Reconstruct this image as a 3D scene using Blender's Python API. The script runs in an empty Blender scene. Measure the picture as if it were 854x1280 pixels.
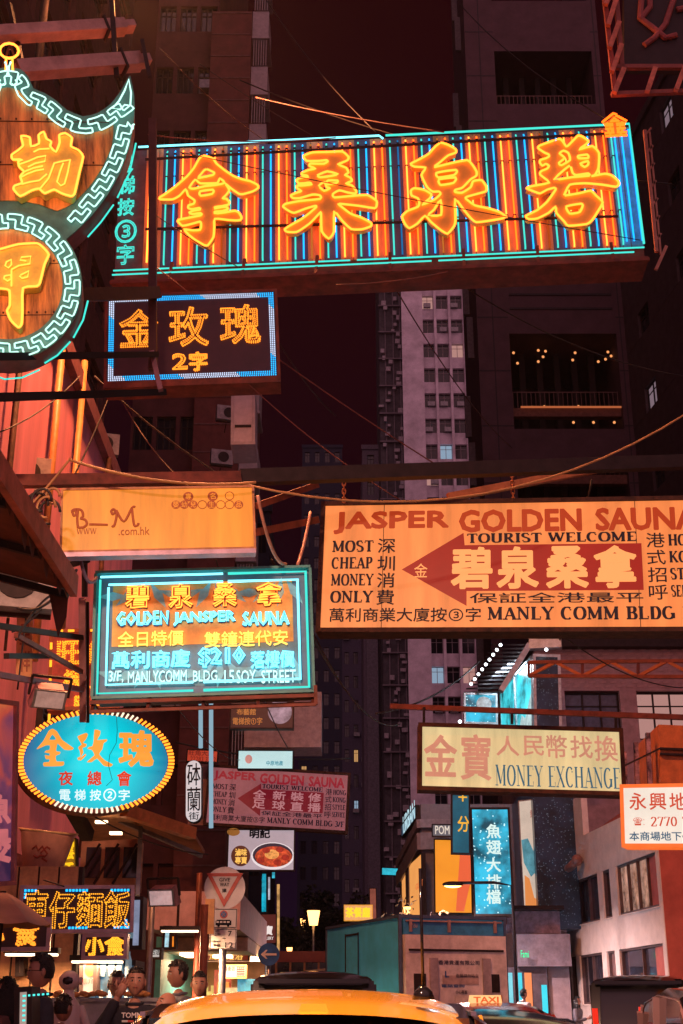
import bpy, bmesh, math, random
import numpy as np
from mathutils import Vector, Matrix
random.seed(7)
R = math.radians
C = bpy.context.scene.collection
sc = bpy.context.scene

# ------------------------------------------------------------- camera
PITCH, FPX, CAMZ = R(21.24), 1600.0, 1.4
cam_d = bpy.data.cameras.new('camera'); cam = bpy.data.objects.new('camera', cam_d); C.objects.link(cam)
cam.location = (0, 0, CAMZ); cam.rotation_euler = (R(90) + PITCH, 0, 0)
cam_d.sensor_fit = 'VERTICAL'; cam_d.sensor_height = 36; cam_d.lens = 36 * FPX / 1280
cam_d.clip_end = 2000
sc.camera = cam
# ------------------------------------------------------------- world, light, exposure
w = bpy.data.worlds.new('World'); sc.world = w; w.use_nodes = True
nt = w.node_tree; bg = nt.nodes['Background']
tc = nt.nodes.new('ShaderNodeTexCoord'); sx = nt.nodes.new('ShaderNodeSeparateXYZ')
rp = nt.nodes.new('ShaderNodeValToRGB')
nt.links.new(tc.outputs['Generated'], sx.inputs[0]); nt.links.new(sx.outputs['Z'], rp.inputs[0])
nt.links.new(rp.outputs[0], bg.inputs[0])
e = rp.color_ramp.elements
e[0].position = 0.0; e[0].color = (0.0095, 0.0035, 0.0125, 1)
e[1].position = 0.75; e[1].color = (0.0145, 0.0008, 0.0018, 1)
m_ = rp.color_ramp.elements.new(0.35); m_.color = (0.0100, 0.0010, 0.0032, 1)
bg.inputs[1].default_value = 1.0
sun_d = bpy.data.lights.new('city_glow', 'SUN'); sun_d.energy = 1.0; sun_d.angle = R(110); sun_d.color = (1.0, 0.46, 0.54)
sun = bpy.data.objects.new('city_glow', sun_d); C.objects.link(sun); sun.rotation_euler = (R(62), R(0), R(8))
sc.view_settings.view_transform = 'Standard'; sc.view_settings.look = 'None'
sc.view_settings.exposure = 0.0; sc.view_settings.gamma = 1.0
sc.cycles.max_bounces = 5; sc.cycles.diffuse_bounces = 2; sc.cycles.glossy_bounces = 3; sc.cycles.transparent_max_bounces = 4
sc.cycles.use_denoising = True
sc.cycles.caustics_reflective = False; sc.cycles.caustics_refractive = False
sc.cycles.sample_clamp_indirect = 4.0

# ------------------------------------------------------------- projection maths
cp, sp = math.cos(PITCH), math.sin(PITCH)
def ray(px, py):
    u, v = (px - 427) / FPX, (640 - py) / FPX
    return Vector((u, cp - v * sp, sp + v * cp))
def W(px, py, d):                       # world point seen at photo pixel (px,py), d metres down the street
    r = ray(px, py); return Vector((0, 0, CAMZ)) + r * (d / r.y)
def proj(p):
    x, y, z = p[0], p[1], p[2] - CAMZ
    dz = y * cp + z * sp; return 427 + FPX * x / dz, 640 - FPX * (z * cp - y * sp) / dz

# ------------------------------------------------------------- materials
_m = {}
def mat(key, col, rough=.6, metal=0., em=None, es=1., var=.3, scale=6., bump=0., spec=.5, streak=False):
    if key in _m: return _m[key]
    m = bpy.data.materials.new(key); m.use_nodes = True; n = m.node_tree; b = n.nodes['Principled BSDF']; L = n.links
    b.inputs['Roughness'].default_value = rough; b.inputs['Metallic'].default_value = metal
    b.inputs['Specular IOR Level'].default_value = spec
    b.inputs['Base Color'].default_value = (*col, 1)
    if var > 0 or bump > 0:
        t = n.nodes.new('ShaderNodeTexCoord'); mp = n.nodes.new('ShaderNodeMapping'); L.new(t.outputs['Object'], mp.inputs[0])
        if streak: mp.inputs['Scale'].default_value = (1, 1, .12)
        no = n.nodes.new('ShaderNodeTexNoise'); no.inputs['Scale'].default_value = scale; no.inputs['Detail'].default_value = 6
        no.inputs['Roughness'].default_value = .65
        L.new(mp.outputs[0], no.inputs['Vector'])
        r = n.nodes.new('ShaderNodeMapRange'); r.inputs[1].default_value = .3; r.inputs[2].default_value = .7
        r.inputs[3].default_value = 1 - var * 1.3; r.inputs[4].default_value = 1 + var * .5; L.new(no.outputs[0], r.inputs[0])
        mx = n.nodes.new('ShaderNodeVectorMath'); mx.operation = 'SCALE'; mx.inputs[0].default_value = col
        L.new(r.outputs[0], mx.inputs['Scale']); L.new(mx.outputs[0], b.inputs['Base Color'])
        if bump > 0:
            bp = n.nodes.new('ShaderNodeBump'); bp.inputs['Strength'].default_value = bump; bp.inputs['Distance'].default_value = .03
            L.new(no.outputs[0], bp.inputs['Height']); L.new(bp.outputs[0], b.inputs['Normal'])
        if em and var > 0:
            mx2 = n.nodes.new('ShaderNodeVectorMath'); mx2.operation = 'SCALE'; mx2.inputs[0].default_value = em
            L.new(r.outputs[0], mx2.inputs['Scale']); L.new(mx2.outputs[0], b.inputs['Emission Color'])
    if em:
        if var <= 0: b.inputs['Emission Color'].default_value = (*em, 1)
        b.inputs['Emission Strength'].default_value = es
    _m[key] = m; return m
def glow(key, col, s): return mat(key, (0, 0, 0), em=col, es=s, var=0, spec=0)
def srgb(r, g, b):
    f = lambda c: ((c / 255 + .055) / 1.055) ** 2.4 if c > 10 else c / 255 / 12.92
    return (f(r), f(g), f(b))
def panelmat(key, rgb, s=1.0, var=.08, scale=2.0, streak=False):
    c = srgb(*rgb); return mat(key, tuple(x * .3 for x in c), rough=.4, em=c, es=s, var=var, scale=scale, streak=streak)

# ------------------------------------------------------------- mesh builder
class MB:
    def __init__(s): s.v = []; s.f = []
    def add(s, vs, fs):
        k = len(s.v); s.v += [tuple(a) for a in vs]; s.f += [tuple(i + k for i in f) for f in fs]; return s
    def box(s, x0, x1, y0, y1, z0, z1):
        vs = [(x, y, z) for z in (z0, z1) for y in (y0, y1) for x in (x0, x1)]
        return s.add(vs, [(0, 2, 3, 1), (4, 5, 7, 6), (0, 1, 5, 4), (2, 6, 7, 3), (0, 4, 6, 2), (1, 3, 7, 5)])
    def bar(s, p, q, w, h=None, up=(0, 0, 1)):
        h = h or w; p, q = Vector(p), Vector(q); d = (q - p).normalized(); up = Vector(up)
        if abs(d.dot(up)) > .97: up = Vector((0, 1, 0)) if abs(d.y) < .9 else Vector((1, 0, 0))
        a = d.cross(up).normalized() * w / 2; b = a.cross(d).normalized() * h / 2
        vs = [o + i * a + j * b for o in (p, q) for i, j in ((-1, -1), (1, -1), (1, 1), (-1, 1))]
        return s.add(vs, [(0, 1, 2, 3), (7, 6, 5, 4), (0, 4, 5, 1), (1, 5, 6, 2), (2, 6, 7, 3), (3, 7, 4, 0)])
    def tube(s, pts, r, n=6, closed=False):
        pts = [Vector(p) for p in pts]; N = len(pts)
        if N < 2: return s
        vs, fs = [], []; prev = None
        for i, p in enumerate(pts):
            if closed: t = pts[(i + 1) % N] - pts[i - 1]
            else: t = pts[min(i + 1, N - 1)] - pts[max(i - 1, 0)]
            if t.length < 1e-9: t = Vector((1, 0, 0))
            t.normalize()
            if prev is None:
                a = t.cross(Vector((0, 1, 0)));
                if a.length < .1: a = t.cross(Vector((0, 0, 1)))
            else: a = prev - t * prev.dot(t)
            if a.length < 1e-6: a = t.orthogonal()
            a.normalize(); prev = a; b = t.cross(a)
            rr = r[i] if isinstance(r, (list, tuple)) else r
            for k in range(n):
                an = 2 * math.pi * k / n; vs.append(p + a * (rr * math.cos(an)) + b * (rr * math.sin(an)))
        for i in range(N if closed else N - 1):
            j = (i + 1) % N
            for k in range(n):
                l = (k + 1) % n; fs.append((i * n + k, i * n + l, j * n + l, j * n + k))
        if not closed: fs += [tuple(range(n))[::-1], tuple((N - 1) * n + k for k in range(n))]
        return s.add(vs, fs)
    def prism(s, poly, y0, y1):          # polygon in the local x,z plane
        n = len(poly); vs = [(x, y0, z) for x, z in poly] + [(x, y1, z) for x, z in poly]
        return s.add(vs, [tuple(range(n)), tuple(range(2 * n - 1, n - 1, -1))] + [(i, i + n, (i + 1) % n + n, (i + 1) % n) for i in range(n)])
    def lathe(s, prof, n=24, c=(0, 0, 0), cap=True):
        vs, fs = [], []; c = Vector(c)
        for r, z in prof:
            for k in range(n):
                a = 2 * math.pi * k / n; vs.append(c + Vector((r * math.cos(a), r * math.sin(a), z)))
        for i in range(len(prof) - 1):
            for k in range(n):
                l = (k + 1) % n; fs.append((i * n + k, i * n + l, (i + 1) * n + l, (i + 1) * n + k))
        if cap: fs += [tuple(range(n))[::-1], tuple((len(prof) - 1) * n + k for k in range(n))]
        return s.add(vs, fs)
    def ball(s, c, r, n=10, m=7):
        if not isinstance(r, (tuple, list)): r = (r, r, r)
        vs = []; fs = []
        for i in range(1, m):
            a = math.pi * i / m
            for k in range(n):
                b = 2 * math.pi * k / n; vs.append((c[0] + r[0] * math.sin(a) * math.cos(b), c[1] + r[1] * math.sin(a) * math.sin(b), c[2] + r[2] * math.cos(a)))
        vs += [(c[0], c[1], c[2] + r[2]), (c[0], c[1], c[2] - r[2])]; T = len(vs) - 2
        for i in range(m - 2):
            for k in range(n): l = (k + 1) % n; fs.append((i * n + k, (i + 1) * n + k, (i + 1) * n + l, i * n + l))
        for k in range(n): l = (k + 1) % n; fs += [(T, k, l), (T + 1, (m - 2) * n + l, (m - 2) * n + k)]
        return s.add(vs, fs)
    def quad(s, a, b, c, d): return s.add([a, b, c, d], [(0, 1, 2, 3)])
    def mesh(s, name, m, smooth=False):
        me = bpy.data.meshes.new(name); me.from_pydata(s.v, [], s.f); me.materials.append(m)
        if smooth: me.polygons.foreach_set('use_smooth', [True] * len(me.polygons))
        me.update(); return me
    def build(s, name, m, parent=None, smooth=False, **kw):
        o = bpy.data.objects.new(name, s.mesh(name, m, smooth)); C.objects.link(o)
        if parent: o.parent = parent
        for k, v in kw.items(): o[k] = v
        return o
def inst(me, name, parent, loc=(0, 0, 0), rot=(0, 0, 0), scale=(1, 1, 1)):
    o = bpy.data.objects.new(name, me); C.objects.link(o); o.parent = parent; o.location = loc; o.rotation_euler = rot; o.scale = scale; return o
def root(name, label, cat, loc=(0, 0, 0), rz=0, group=None, M=None):
    o = bpy.data.objects.new(name, None); C.objects.link(o); o.empty_display_size = .2
    if M is not None: o.matrix_world = M
    else: o.location = loc; o.rotation_euler = (0, 0, rz)
    o['label'] = label; o['category'] = cat
    if group: o['group'] = group
    return o
def tag(o, label, cat, group=None, kind=None):
    o['label'] = label; o['category'] = cat
    if group: o['group'] = group
    if kind: o['kind'] = kind
    return o
def copy_tree(o, parent=None):
    c = o.copy(); C.objects.link(c)
    if parent: c.parent = parent
    for ch in [x for x in C.objects if x.parent == o]: copy_tree(ch, c)
    return c

# ------------------------------------------------------------- upright plane in space fitted to four photo corners (rigid, real size)
class Plane:
    def __init__(s, TL, TR, BR, BL, d, reg=6.0):
        tgt = np.array([TL, TR, BR, BL], float); cx, cy = tgt.mean(0)
        x = np.array([cx, cy, 0., 0., np.linalg.norm(tgt[1] - tgt[0]) * d * 1.05 / FPX, np.linalg.norm(tgt[3] - tgt[0]) * d * 1.05 / FPX])
        def frame(q):
            c = W(q[0], q[1], d); M = Matrix.Rotation(q[2], 3, 'Z') @ Matrix.Rotation(q[3], 3, 'Y'); return c, M
        def res(q):
            c, M = frame(q); out = []
            for (i, j), t in zip(((-1, 1), (1, 1), (1, -1), (-1, -1)), tgt):
                a = proj(c + M @ Vector((i * q[4] / 2, 0, j * q[5] / 2))); out += [a[0] - t[0], a[1] - t[1]]
            return np.array(out + [reg * q[2], reg * .2 * q[3]])
        for _ in range(12):
            r0 = res(x); J = np.zeros((len(r0), 6))
            for k in range(6):
                h = 1e-4 if k > 1 else .01; y = x.copy(); y[k] += h; J[:, k] = (res(y) - r0) / h
            x = x - np.linalg.lstsq(J, r0, rcond=None)[0]; x[2] = max(-1.2, min(1.2, x[2]))
        s.c, M = frame(x); s.R = M; s.w, s.h = x[4], x[5]; s.M = Matrix.Translation(s.c) @ M.to_4x4()
        s.X = M @ Vector((1, 0, 0)); s.N = M @ Vector((0, -1, 0)); s.Z = M @ Vector((0, 0, 1)); s.d = d
    def l(s, px, py, off=0.):            # photo pixel -> local x,z on the plane
        r = ray(px, py); o = Vector((0, 0, CAMZ)); c = s.c + s.N * off
        t = (c - o).dot(s.N) / r.dot(s.N); p = o + r * t - s.c
        return p.dot(s.X), p.dot(s.Z)

class SidePlane(Plane):                   # upright panel running from point a (left) to point b (right), between two heights
    def __init__(s, a, b, z0, z1):
        a = Vector((a.x, a.y, 0)); b = Vector((b.x, b.y, 0)); s.X = (b - a).normalized(); s.Z = Vector((0, 0, 1)); s.N = s.X.cross(s.Z).normalized()
        if s.N.y > 0 and False: s.N = -s.N
        s.c = (a + b) / 2 + Vector((0, 0, (z0 + z1) / 2)); s.w = (b - a).length; s.h = z1 - z0; s.d = s.c.y
        s.M = Matrix.Translation(s.c) @ Matrix.Rotation(math.atan2(s.X.y, s.X.x), 4, 'Z')

# ------------------------------------------------------------- lettering
_lc = {}
def text_loops(t, off=0., res=2):
    k = (t, off, res)
    if k in _lc: return _lc[k]
    c = bpy.data.curves.new('t', 'FONT'); c.body = t; c.fill_mode = 'NONE'; c.resolution_u = res
    o = bpy.data.objects.new('t', c); C.objects.link(o)
    me = bpy.data.meshes.new_from_object(o.evaluated_get(bpy.context.evaluated_depsgraph_get()))
    bpy.data.objects.remove(o); bpy.data.curves.remove(c)
    adj = {}
    for ed in me.edges:
        a, b = ed.vertices; adj.setdefault(a, []).append(b); adj.setdefault(b, []).append(a)
    co = [(v.co.x, v.co.y) for v in me.vertices]; seen = set(); loops = []
    for st in adj:
        if st in seen: continue
        lp = [st]; seen.add(st); cur = st
        while True:
            nx = [b for b in adj[cur] if b not in seen]
            if not nx: break
            cur = nx[0]; seen.add(cur); lp.append(cur)
        if len(lp) > 2: loops.append(np.array([co[i] for i in lp]))
    bpy.data.meshes.remove(me)
    if off:
        big = loops; new = []
        def inside(p, L):
            x, y = L[:, 0], L[:, 1]; x2, y2 = np.roll(x, -1), np.roll(y, -1); c_ = (y > p[1]) != (y2 > p[1])
            return (np.count_nonzero(c_ & (p[0] < (x2 - x) * (p[1] - y) / np.where(y2 == y, 1e-9, y2 - y) + x)) % 2) == 1
        for i, L in enumerate(big):
            dep = sum(inside(L[0] + 1e-5, M) for j, M in enumerate(big) if j != i)
            if len(L) > 300: new.append(L); continue
            ar = .5 * np.sum(L[:, 0] * np.roll(L[:, 1], -1) - np.roll(L[:, 0], -1) * L[:, 1])
            if ar < 0: L = L[::-1]
            a_ = L - np.roll(L, 1, 0); b_ = np.roll(L, -1, 0) - L; a_ = a_ / np.maximum(np.linalg.norm(a_, axis=1), 1e-9)[:, None]; b_ = b_ / np.maximum(np.linalg.norm(b_, axis=1), 1e-9)[:, None]
            na = np.stack([a_[:, 1], -a_[:, 0]], 1); nb_ = np.stack([b_[:, 1], -b_[:, 0]], 1); n_ = na + nb_; ln_ = np.maximum(np.linalg.norm(n_, axis=1), .3); n_ = n_ / ln_[:, None]
            k_ = np.minimum(2 / ln_, 1.5)[:, None]; sgn = 1 if dep % 2 == 0 else -1
            if off > 0 and sgn < 0 and abs(ar) < (2 * off) ** 2 * 1.3: continue
            new.append(L + n_ * k_ * off * sgn)
        loops = new
    allp = np.concatenate(loops); mn, mx = allp.min(0), allp.max(0)
    loops = [(l - mn) / (mx - mn) for l in loops]
    _lc[k] = loops; return loops
def fit_loops(loops, x0, z0, x1, z1):     # to the local box (x0,z0) low corner .. (x1,z1)
    return [np.stack([x0 + l[:, 0] * (x1 - x0), z0 + l[:, 1] * (z1 - z0)], 1) for l in loops]
def fill(loops, y, depth=.004):
    c = bpy.data.curves.new('t', 'CURVE'); c.dimensions = '2D'; c.fill_mode = 'BOTH'; c.extrude = depth / 2
    for l in loops:
        s = c.splines.new('POLY'); s.points.add(len(l) - 1); s.use_cyclic_u = True
        s.points.foreach_set('co', np.concatenate([l, np.zeros((len(l), 1)), np.ones((len(l), 1))], 1).ravel())
    o = bpy.data.objects.new('t', c); C.objects.link(o)
    me = bpy.data.meshes.new_from_object(o.evaluated_get(bpy.context.evaluated_depsgraph_get()))
    bpy.data.objects.remove(o); bpy.data.curves.remove(c)
    mb = MB(); mb.add([(v.co.x, y + v.co.z * -1, v.co.y) for v in me.vertices], [tuple(p.vertices) for p in me.polygons])
    bpy.data.meshes.remove(me); return mb
def thin(loop, d):
    out = [loop[0]]
    for p in loop[1:]:
        if np.linalg.norm(p - out[-1]) >= d: out.append(p)
    return out
def smooth_loop(pts, k=3):
    n = len(pts); out = []
    P = [np.array(p, float) for p in pts]
    for i in range(n):
        a, b, c, d = P[i - 1], P[i], P[(i + 1) % n], P[(i + 2) % n]
        for j in range(k):
            t = j / k; q = .5 * ((2 * b) + (c - a) * t + (2 * a - 5 * b + 4 * c - d) * t * t + (3 * b - a - 3 * c + d) * t ** 3)
            lin = b + (c - b) * t; out.append(.55 * q + .45 * lin)
    return np.array(out)
def box_px(P, x0, y0, x1, y1, off=0.):    # photo pixel box -> local box (low,left,high,right)
    a = P.l(x0, (y0 + y1) / 2, off); b = P.l(x1, (y0 + y1) / 2, off); t = P.l((x0 + x1) / 2, y0, off); u = P.l((x0 + x1) / 2, y1, off)
    return a[0], u[1], b[0], t[1]
def text(P, par, t, box, m, off=0., y=-.006, depth=.006, name='lettering', **kw):
    b = box_px(P, *box); n_ = max(1, len(t)); hw = max(off, 0) * min((b[2] - b[0]) / n_, b[3] - b[1]) * .85
    lp = fit_loops(text_loops(t), b[0] + hw, b[1] + hw, b[2] - hw, b[3] - hw); mb = fill(lp, y, depth)
    if hw > 0:                             # embolden: a flat stroke laid along every outline
        k = 0
        for l in lp:
            q = thin(l, hw * .5)
            for i in range(len(q)):
                a, c = q[i], q[(i + 1) % len(q)]; d = c - a; L_ = np.linalg.norm(d)
                if L_ < 1e-6: continue
                d = d / L_; n = np.array([-d[1], d[0]]) * hw; e_ = d * hw * .55; k += 1; yy = y - depth / 2 - .0003 - (k % 7) * .0002
                mb.add([(p[0], yy, p[1]) for p in (a - e_ + n, c + e_ + n, c + e_ - n, a - e_ - n)], [(3, 2, 1, 0)])
    return mb.build(name, m, par, **kw)
def text_tube(P, par, t, box, m, r=.008, y=-.05, off=0., name='neon_tube', sm=.011):
    lp = fit_loops(text_loops(t, off, 1), *box_px(P, *box)); mb = MB()
    for l in lp:
        q = thin(l, sm)
        if len(q) > 2: mb.tube([(a[0], y, a[1]) for a in q], r, 5, True)
    return mb.build(name, m, par, True)
def text_leds(P, par, t, box, m, pitch=.03, r=.011, y=-.012, off=0., name='led_character', inner=None):
    mb = MB()
    for o_ in ([off] if inner is None else [off, inner]):
        for l in fit_loops(text_loops(t, o_, 2), *box_px(P, *box)):
            seg = np.linalg.norm(np.roll(l, -1, 0) - l, axis=1); tot = seg.sum()
            if tot < pitch * 3: continue
            n = int(tot / pitch); cs = np.concatenate([[0], np.cumsum(seg)])
            for k in range(n):
                s = k * tot / n; i = min(np.searchsorted(cs, s, 'right') - 1, len(l) - 1); f = (s - cs[i]) / max(seg[i], 1e-9)
                p = l[i] + (l[(i + 1) % len(l)] - l[i]) * f
                mb.box(p[0] - r, p[0] + r, y - r, y, p[1] - r, p[1] + r)
    return mb.build(name, m, par)
# a slab-serif alphabet drawn with a broad nib
def arc(cx, cy, rx, ry, a0, a1, n=12): return [(cx + rx * math.cos(R(a0 + (a1 - a0) * i / n)), cy + ry * math.sin(R(a0 + (a1 - a0) * i / n))) for i in range(n + 1)]
def G():
    l = lambda *p: [(p[i], p[i + 1]) for i in range(0, len(p), 2)]
    sf = lambda x, y, w=.17: ('s', x - w, x + w, y)
    g = {'A': (.9, [l(.45, 1, .12, 0, 'n') if 0 else ('t', l(.44, 1, .14, 0)), l(.44, 1, .76, 0), ('t', l(.22, .32, .66, .32)), sf(.13, 0), sf(.76, 0)]),
     'B': (.8, [l(.22, 0, .22, 1), [(.22, 1)] + arc(.4, .76, .22, .24, 90, -90) + [(.22, .52)], [(.22, .52)] + arc(.42, .26, .25, .26, 90, -90) + [(.1, 0)], sf(.18, 1, .14), sf(.18, 0, .14)]),
     'C': (.85, [arc(.45, .5, .33, .48, 48, 312), ('s', .62, .74, .75)]),
     'D': (.85, [l(.22, 0, .22, 1), [(.1, 1), (.3, 1)] + arc(.36, .5, .34, .5, 90, -90) + [(.1, 0)], ]),
     'E': (.78, [l(.22, 0, .22, 1), ('t', l(.06, 1, .68, 1, .68, .78)), ('t', l(.2, .52, .52, .52)), ('t', l(.06, 0, .7, 0, .7, .24))]),
     'F': (.72, [l(.22, 0, .22, 1), ('t', l(.06, 1, .66, 1, .66, .78)), ('t', l(.2, .52, .5, .52)), sf(.22, 0)]),
     'G': (.9, [arc(.45, .5, .33, .48, 48, 330), l(.74, .08, .74, .42), ('s', .58, .86, .44)]),
     'H': (.95, [l(.2, 0, .2, 1), l(.74, 0, .74, 1), ('t', l(.2, .52, .74, .52)), sf(.2, 0, .15), sf(.2, 1, .15), sf(.74, 0, .15), sf(.74, 1, .15)]),
     'I': (.44, [l(.22, 0, .22, 1), sf(.22, 0), sf(.22, 1)]),
     'J': (.6, [l(.38, 1, .38, .2, .25, 0, .1, .1), sf(.38, 1)]),
     'K': (.92, [l(.2, 0, .2, 1), ('t', l(.72, 1, .24, .42)), l(.38, .58, .76, 0), sf(.2, 0, .15), sf(.2, 1, .15), sf(.76, 0, .14), sf(.7, 1, .13)]),
     'L': (.75, [l(.22, 0, .22, 1), ('t', l(.06, 0, .68, 0, .68, .26)), sf(.22, 1)]),
     'M': (1.1, [('t', l(.17, 0, .17, 1)), l(.17, 1, .52, .1), ('t', l(.52, .1, .86, 1)), l(.88, 0, .88, 1), sf(.16, 0, .13), sf(.16, 1, .12), sf(.9, 1, .12), sf(.88, 0, .15)]),
     'N': (.95, [('t', l(.18, 0, .18, 1)), l(.18, 1, .76, 0), ('t', l(.76, 0, .76, 1)), sf(.18, 0, .14), sf(.14, 1, .12), sf(.76, 1, .14)]),
     'O': (.92, [arc(.46, .5, .34, .49, 0, 360, 20)]),
     'P': (.76, [l(.22, 0, .22, 1), [(.08, 1), (.3, 1)] + arc(.38, .74, .24, .26, 90, -90) + [(.22, .48)], sf(.22, 0)]),
     'R': (.88, [l(.22, 0, .22, 1), [(.08, 1), (.3, 1)] + arc(.38, .75, .24, .25, 90, -90) + [(.22, .5)], l(.42, .5, .7, 0), sf(.22, 0, .15), sf(.74, 0, .11)]),
     'S': (.72, [arc(.36, .75, .22, .23, 40, 230, 8) + arc(.36, .25, .24, .24, 60, -140, 8), ('s', .5, .6, .8), ('s', .1, .2, .2)]),
     'T': (.84, [l(.42, 0, .42, 1), ('t', l(.08, .76, .08, 1, .76, 1, .76, .76)), sf(.42, 0)]),
     'U': (.92, [l(.2, 1, .2, .3) + arc(.46, .3, .27, .28, 180, 360, 8) + [(.73, 1)], sf(.2, 1, .15), sf(.73, 1, .13)]),
     'V': (.9, [l(.14, 1, .46, 0), ('t', l(.46, 0, .76, 1)), sf(.14, 1, .14), sf(.76, 1, .12)]),
     'W': (1.25, [l(.12, 1, .38, 0), ('t', l(.38, 0, .62, 1)), l(.62, 1, .88, 0), ('t', l(.88, 0, 1.12, 1)), sf(.14, 1, .13), sf(1.12, 1, .12), sf(.62, 1, .12)]),
     'X': (.9, [l(.16, 1, .74, 0), ('t', l(.74, 1, .14, 0)), sf(.16, 1, .13), sf(.74, 0, .13), sf(.14, 0, .12), sf(.74, 1, .12)]),
     'Y': (.88, [l(.14, 1, .44, .48, .44, 0), ('t', l(.44, .48, .74, 1)), sf(.14, 1, .13), sf(.74, 1, .12), sf(.44, 0)]),
     '2': (.65, [arc(.32, .74, .2, .25, 170, -30, 8) + [(.1, .04)], l(.08, .03, .56, .03, .56, .2)]),
     '3': (.62, [arc(.3, .75, .2, .23, 150, -90, 8), arc(.3, .26, .23, .25, 90, -150, 8)]),
     '7': (.62, [l(.1, .8, .1, .97, .54, .97, .26, 0)]),
     '0': (.66, [arc(.33, .5, .22, .48, 0, 360, 16)]),
     '/': (.5, [l(.1, 0, .42, 1)]), ' ': (.42, []), '.': (.3, [l(.12, .04, .2, .04)]),
     ':': (.35, [l(.12, .2, .2, .2), l(.12, .7, .2, .7)])}
    return g
GL = G()
def serif(P, par, t, box, m, T=.2, th=.08, y=-.004, name='lettering', **kw):
    x0, z0, x1, z1 = box_px(P, *box); tw = sum(GL[c][0] for c in t); s = (x1 - x0) / tw; H = z1 - z0
    mb = MB(); cx = x0; q = 0
    for c in t:
        wd, st = GL[c]
        for k in st:
            a, b = T, th
            q += 1; yy = y - (q % 9) * .0004
            if isinstance(k, tuple) and k[0] == 's':
                zc = min(max(k[3], th * .5), 1 - th * .5)
                mb.box(cx + k[1] * s, cx + k[2] * s, yy - .002, yy, z0 + (zc - th * .5) * H, z0 + (zc + th * .5) * H); continue
            if isinstance(k, tuple): a = th * 1.1; k = k[1]
            pl = [np.array([u_, min(max(v_, th * .5), 1 - th * .5)]) for u_, v_ in k]; L_, R_ = [], []
            for i, p in enumerate(pl):
                t_ = pl[min(i + 1, len(pl) - 1)] - pl[max(i - 1, 0)]; n_ = np.linalg.norm(t_) or 1; n_ = np.array([-t_[1], t_[0]]) / n_
                hw = .5 * math.hypot(n_[0] * a, n_[1] * b); L_.append(p + n_ * hw); R_.append(p - n_ * hw)
            for i in range(len(pl) - 1):
                qd = [L_[i], L_[i + 1], R_[i + 1], R_[i]]
                mb.add([(cx + v_[0] * s, yy, z0 + v_[1] * H) for v_ in qd], [(3, 2, 1, 0)])
        cx += wd * s
    return mb.build(name, m, par, **kw)

# ------------------------------------------------------------- shared materials
rust = mat('rusty_steel', (.10, .035, .02), .75, .3, var=.5, scale=9, bump=.3)
darksteel = mat('dark_steel', (.035, .02, .02), .6, .5, var=.4, scale=7)
redsteel = mat('red_oxide_steel', (.22, .05, .03), .6, .2, var=.5, scale=5)
backpaint = mat('grey_sign_back', (.12, .10, .10), .6, .2, var=.4)
zinc = mat('galvanised_metal', (.32, .32, .34), .4, .7, var=.3)
cable_m = mat('black_cable', (.03, .02, .02), .6)
orange_cable_m = mat('orange_cable', (.5, .25, .1), .5)  # cable sheath coloured orange
glass_dark = mat('dark_glass', (.02, .02, .03), .08, 0, var=0, spec=.8)
white_paint = mat('white_paint', (.85, .82, .82), .5, var=.15)
black_print = mat('black_print', (.012, .012, .02), .7, var=0, spec=.1)
NEON = {'yellow': glow('neon_yellow', (1.0, .24, .028), 4.0), 'orange': glow('neon_orange', (1.0, .10, .006), 4.0),
        'teal': glow('neon_teal', (.05, .62, .52), 1.5), 'blue': glow('neon_blue', (.008, .34, .85), 2.2),
        'white': glow('neon_white_cyan', (.20, .85, 1.0), 2.4), 'pale': glow('neon_pale_green', (.55, 1.0, .85), 1.6),
        'char': glow('neon_amber', (1.0, .17, .014), 5.0)}
LED_O = glow('led_amber', (1.0, .26, .02), 2.0); LED_Y = glow('led_yellow', (1.0, .36, .02), 2.0)
LED_B = glow('led_blue', (.02, .45, 1.0), 1.8); LED_W = glow('led_white', (.65, .75, 1.0), 1.3)
# ============================================================= HANGING SIGNS
def signroot(P, name, label, cat='sign', group=None): return root(name, label, cat, group=group, M=P.M)
def casing(P, r, t=.25, rim=.05, m=rust, proud=.02, face=None, facename='face_panel'):
    w, h = P.w / 2, P.h / 2
    MB().box(-w, w, .02, t, -h, h).build('casing', m, r)
    f = MB(); f.box(-w - .003, w + .003, -proud, .018, h - rim, h + .003); f.box(-w - .003, w + .003, -proud, .018, -h - .003, -h + rim)
    f.box(-w - .003, -w + rim, -proud, .018, -h + rim, h - rim); f.box(w - rim, w + .003, -proud, .018, -h + rim, h - rim); f.build('frame', m, r)
    if face: MB().box(-w + rim, w - rim, 0, .019, -h + rim, h - rim).build(facename, face, r)

# ---- 1. the great striped neon sign
P = Plane((148, 190), (788, 157), (803, 311), (146, 337), 16.5)
g = signroot(P, 'neon_sign', 'huge landscape neon sign with four brushed amber characters on orange and blue neon stripes', 'neon sign')
w, h = P.w / 2, P.h / 2
board = mat('striped_board_paint', (.62, .46, .50), .55, var=.45, scale=3.5, bump=.15, streak=True)
boardb = mat('striped_board_blue_end', (.10, .45, .75), .5, var=.4, scale=5)
boardd = mat('striped_board_dark_end', (.14, .06, .08), .6, var=.4, scale=5)
xl = P.l(181, 260)[0]; xr = P.l(768, 240)[0]
bandw_ = [mat('blue_band', (.12, .09, .20), .5, var=.5, scale=4, streak=True), mat('orange_band', (.90, .36, .16), .5, var=.5, scale=4, streak=True)]  # alternating blue and orange bands, each two tubes wide
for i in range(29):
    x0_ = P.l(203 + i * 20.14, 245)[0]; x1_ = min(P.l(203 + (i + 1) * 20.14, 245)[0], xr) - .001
    if x0_ < xr: MB().box(x0_, x1_, 0, .06, -h, h).build('band_panel', bandw_[i % 2], g)
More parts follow.
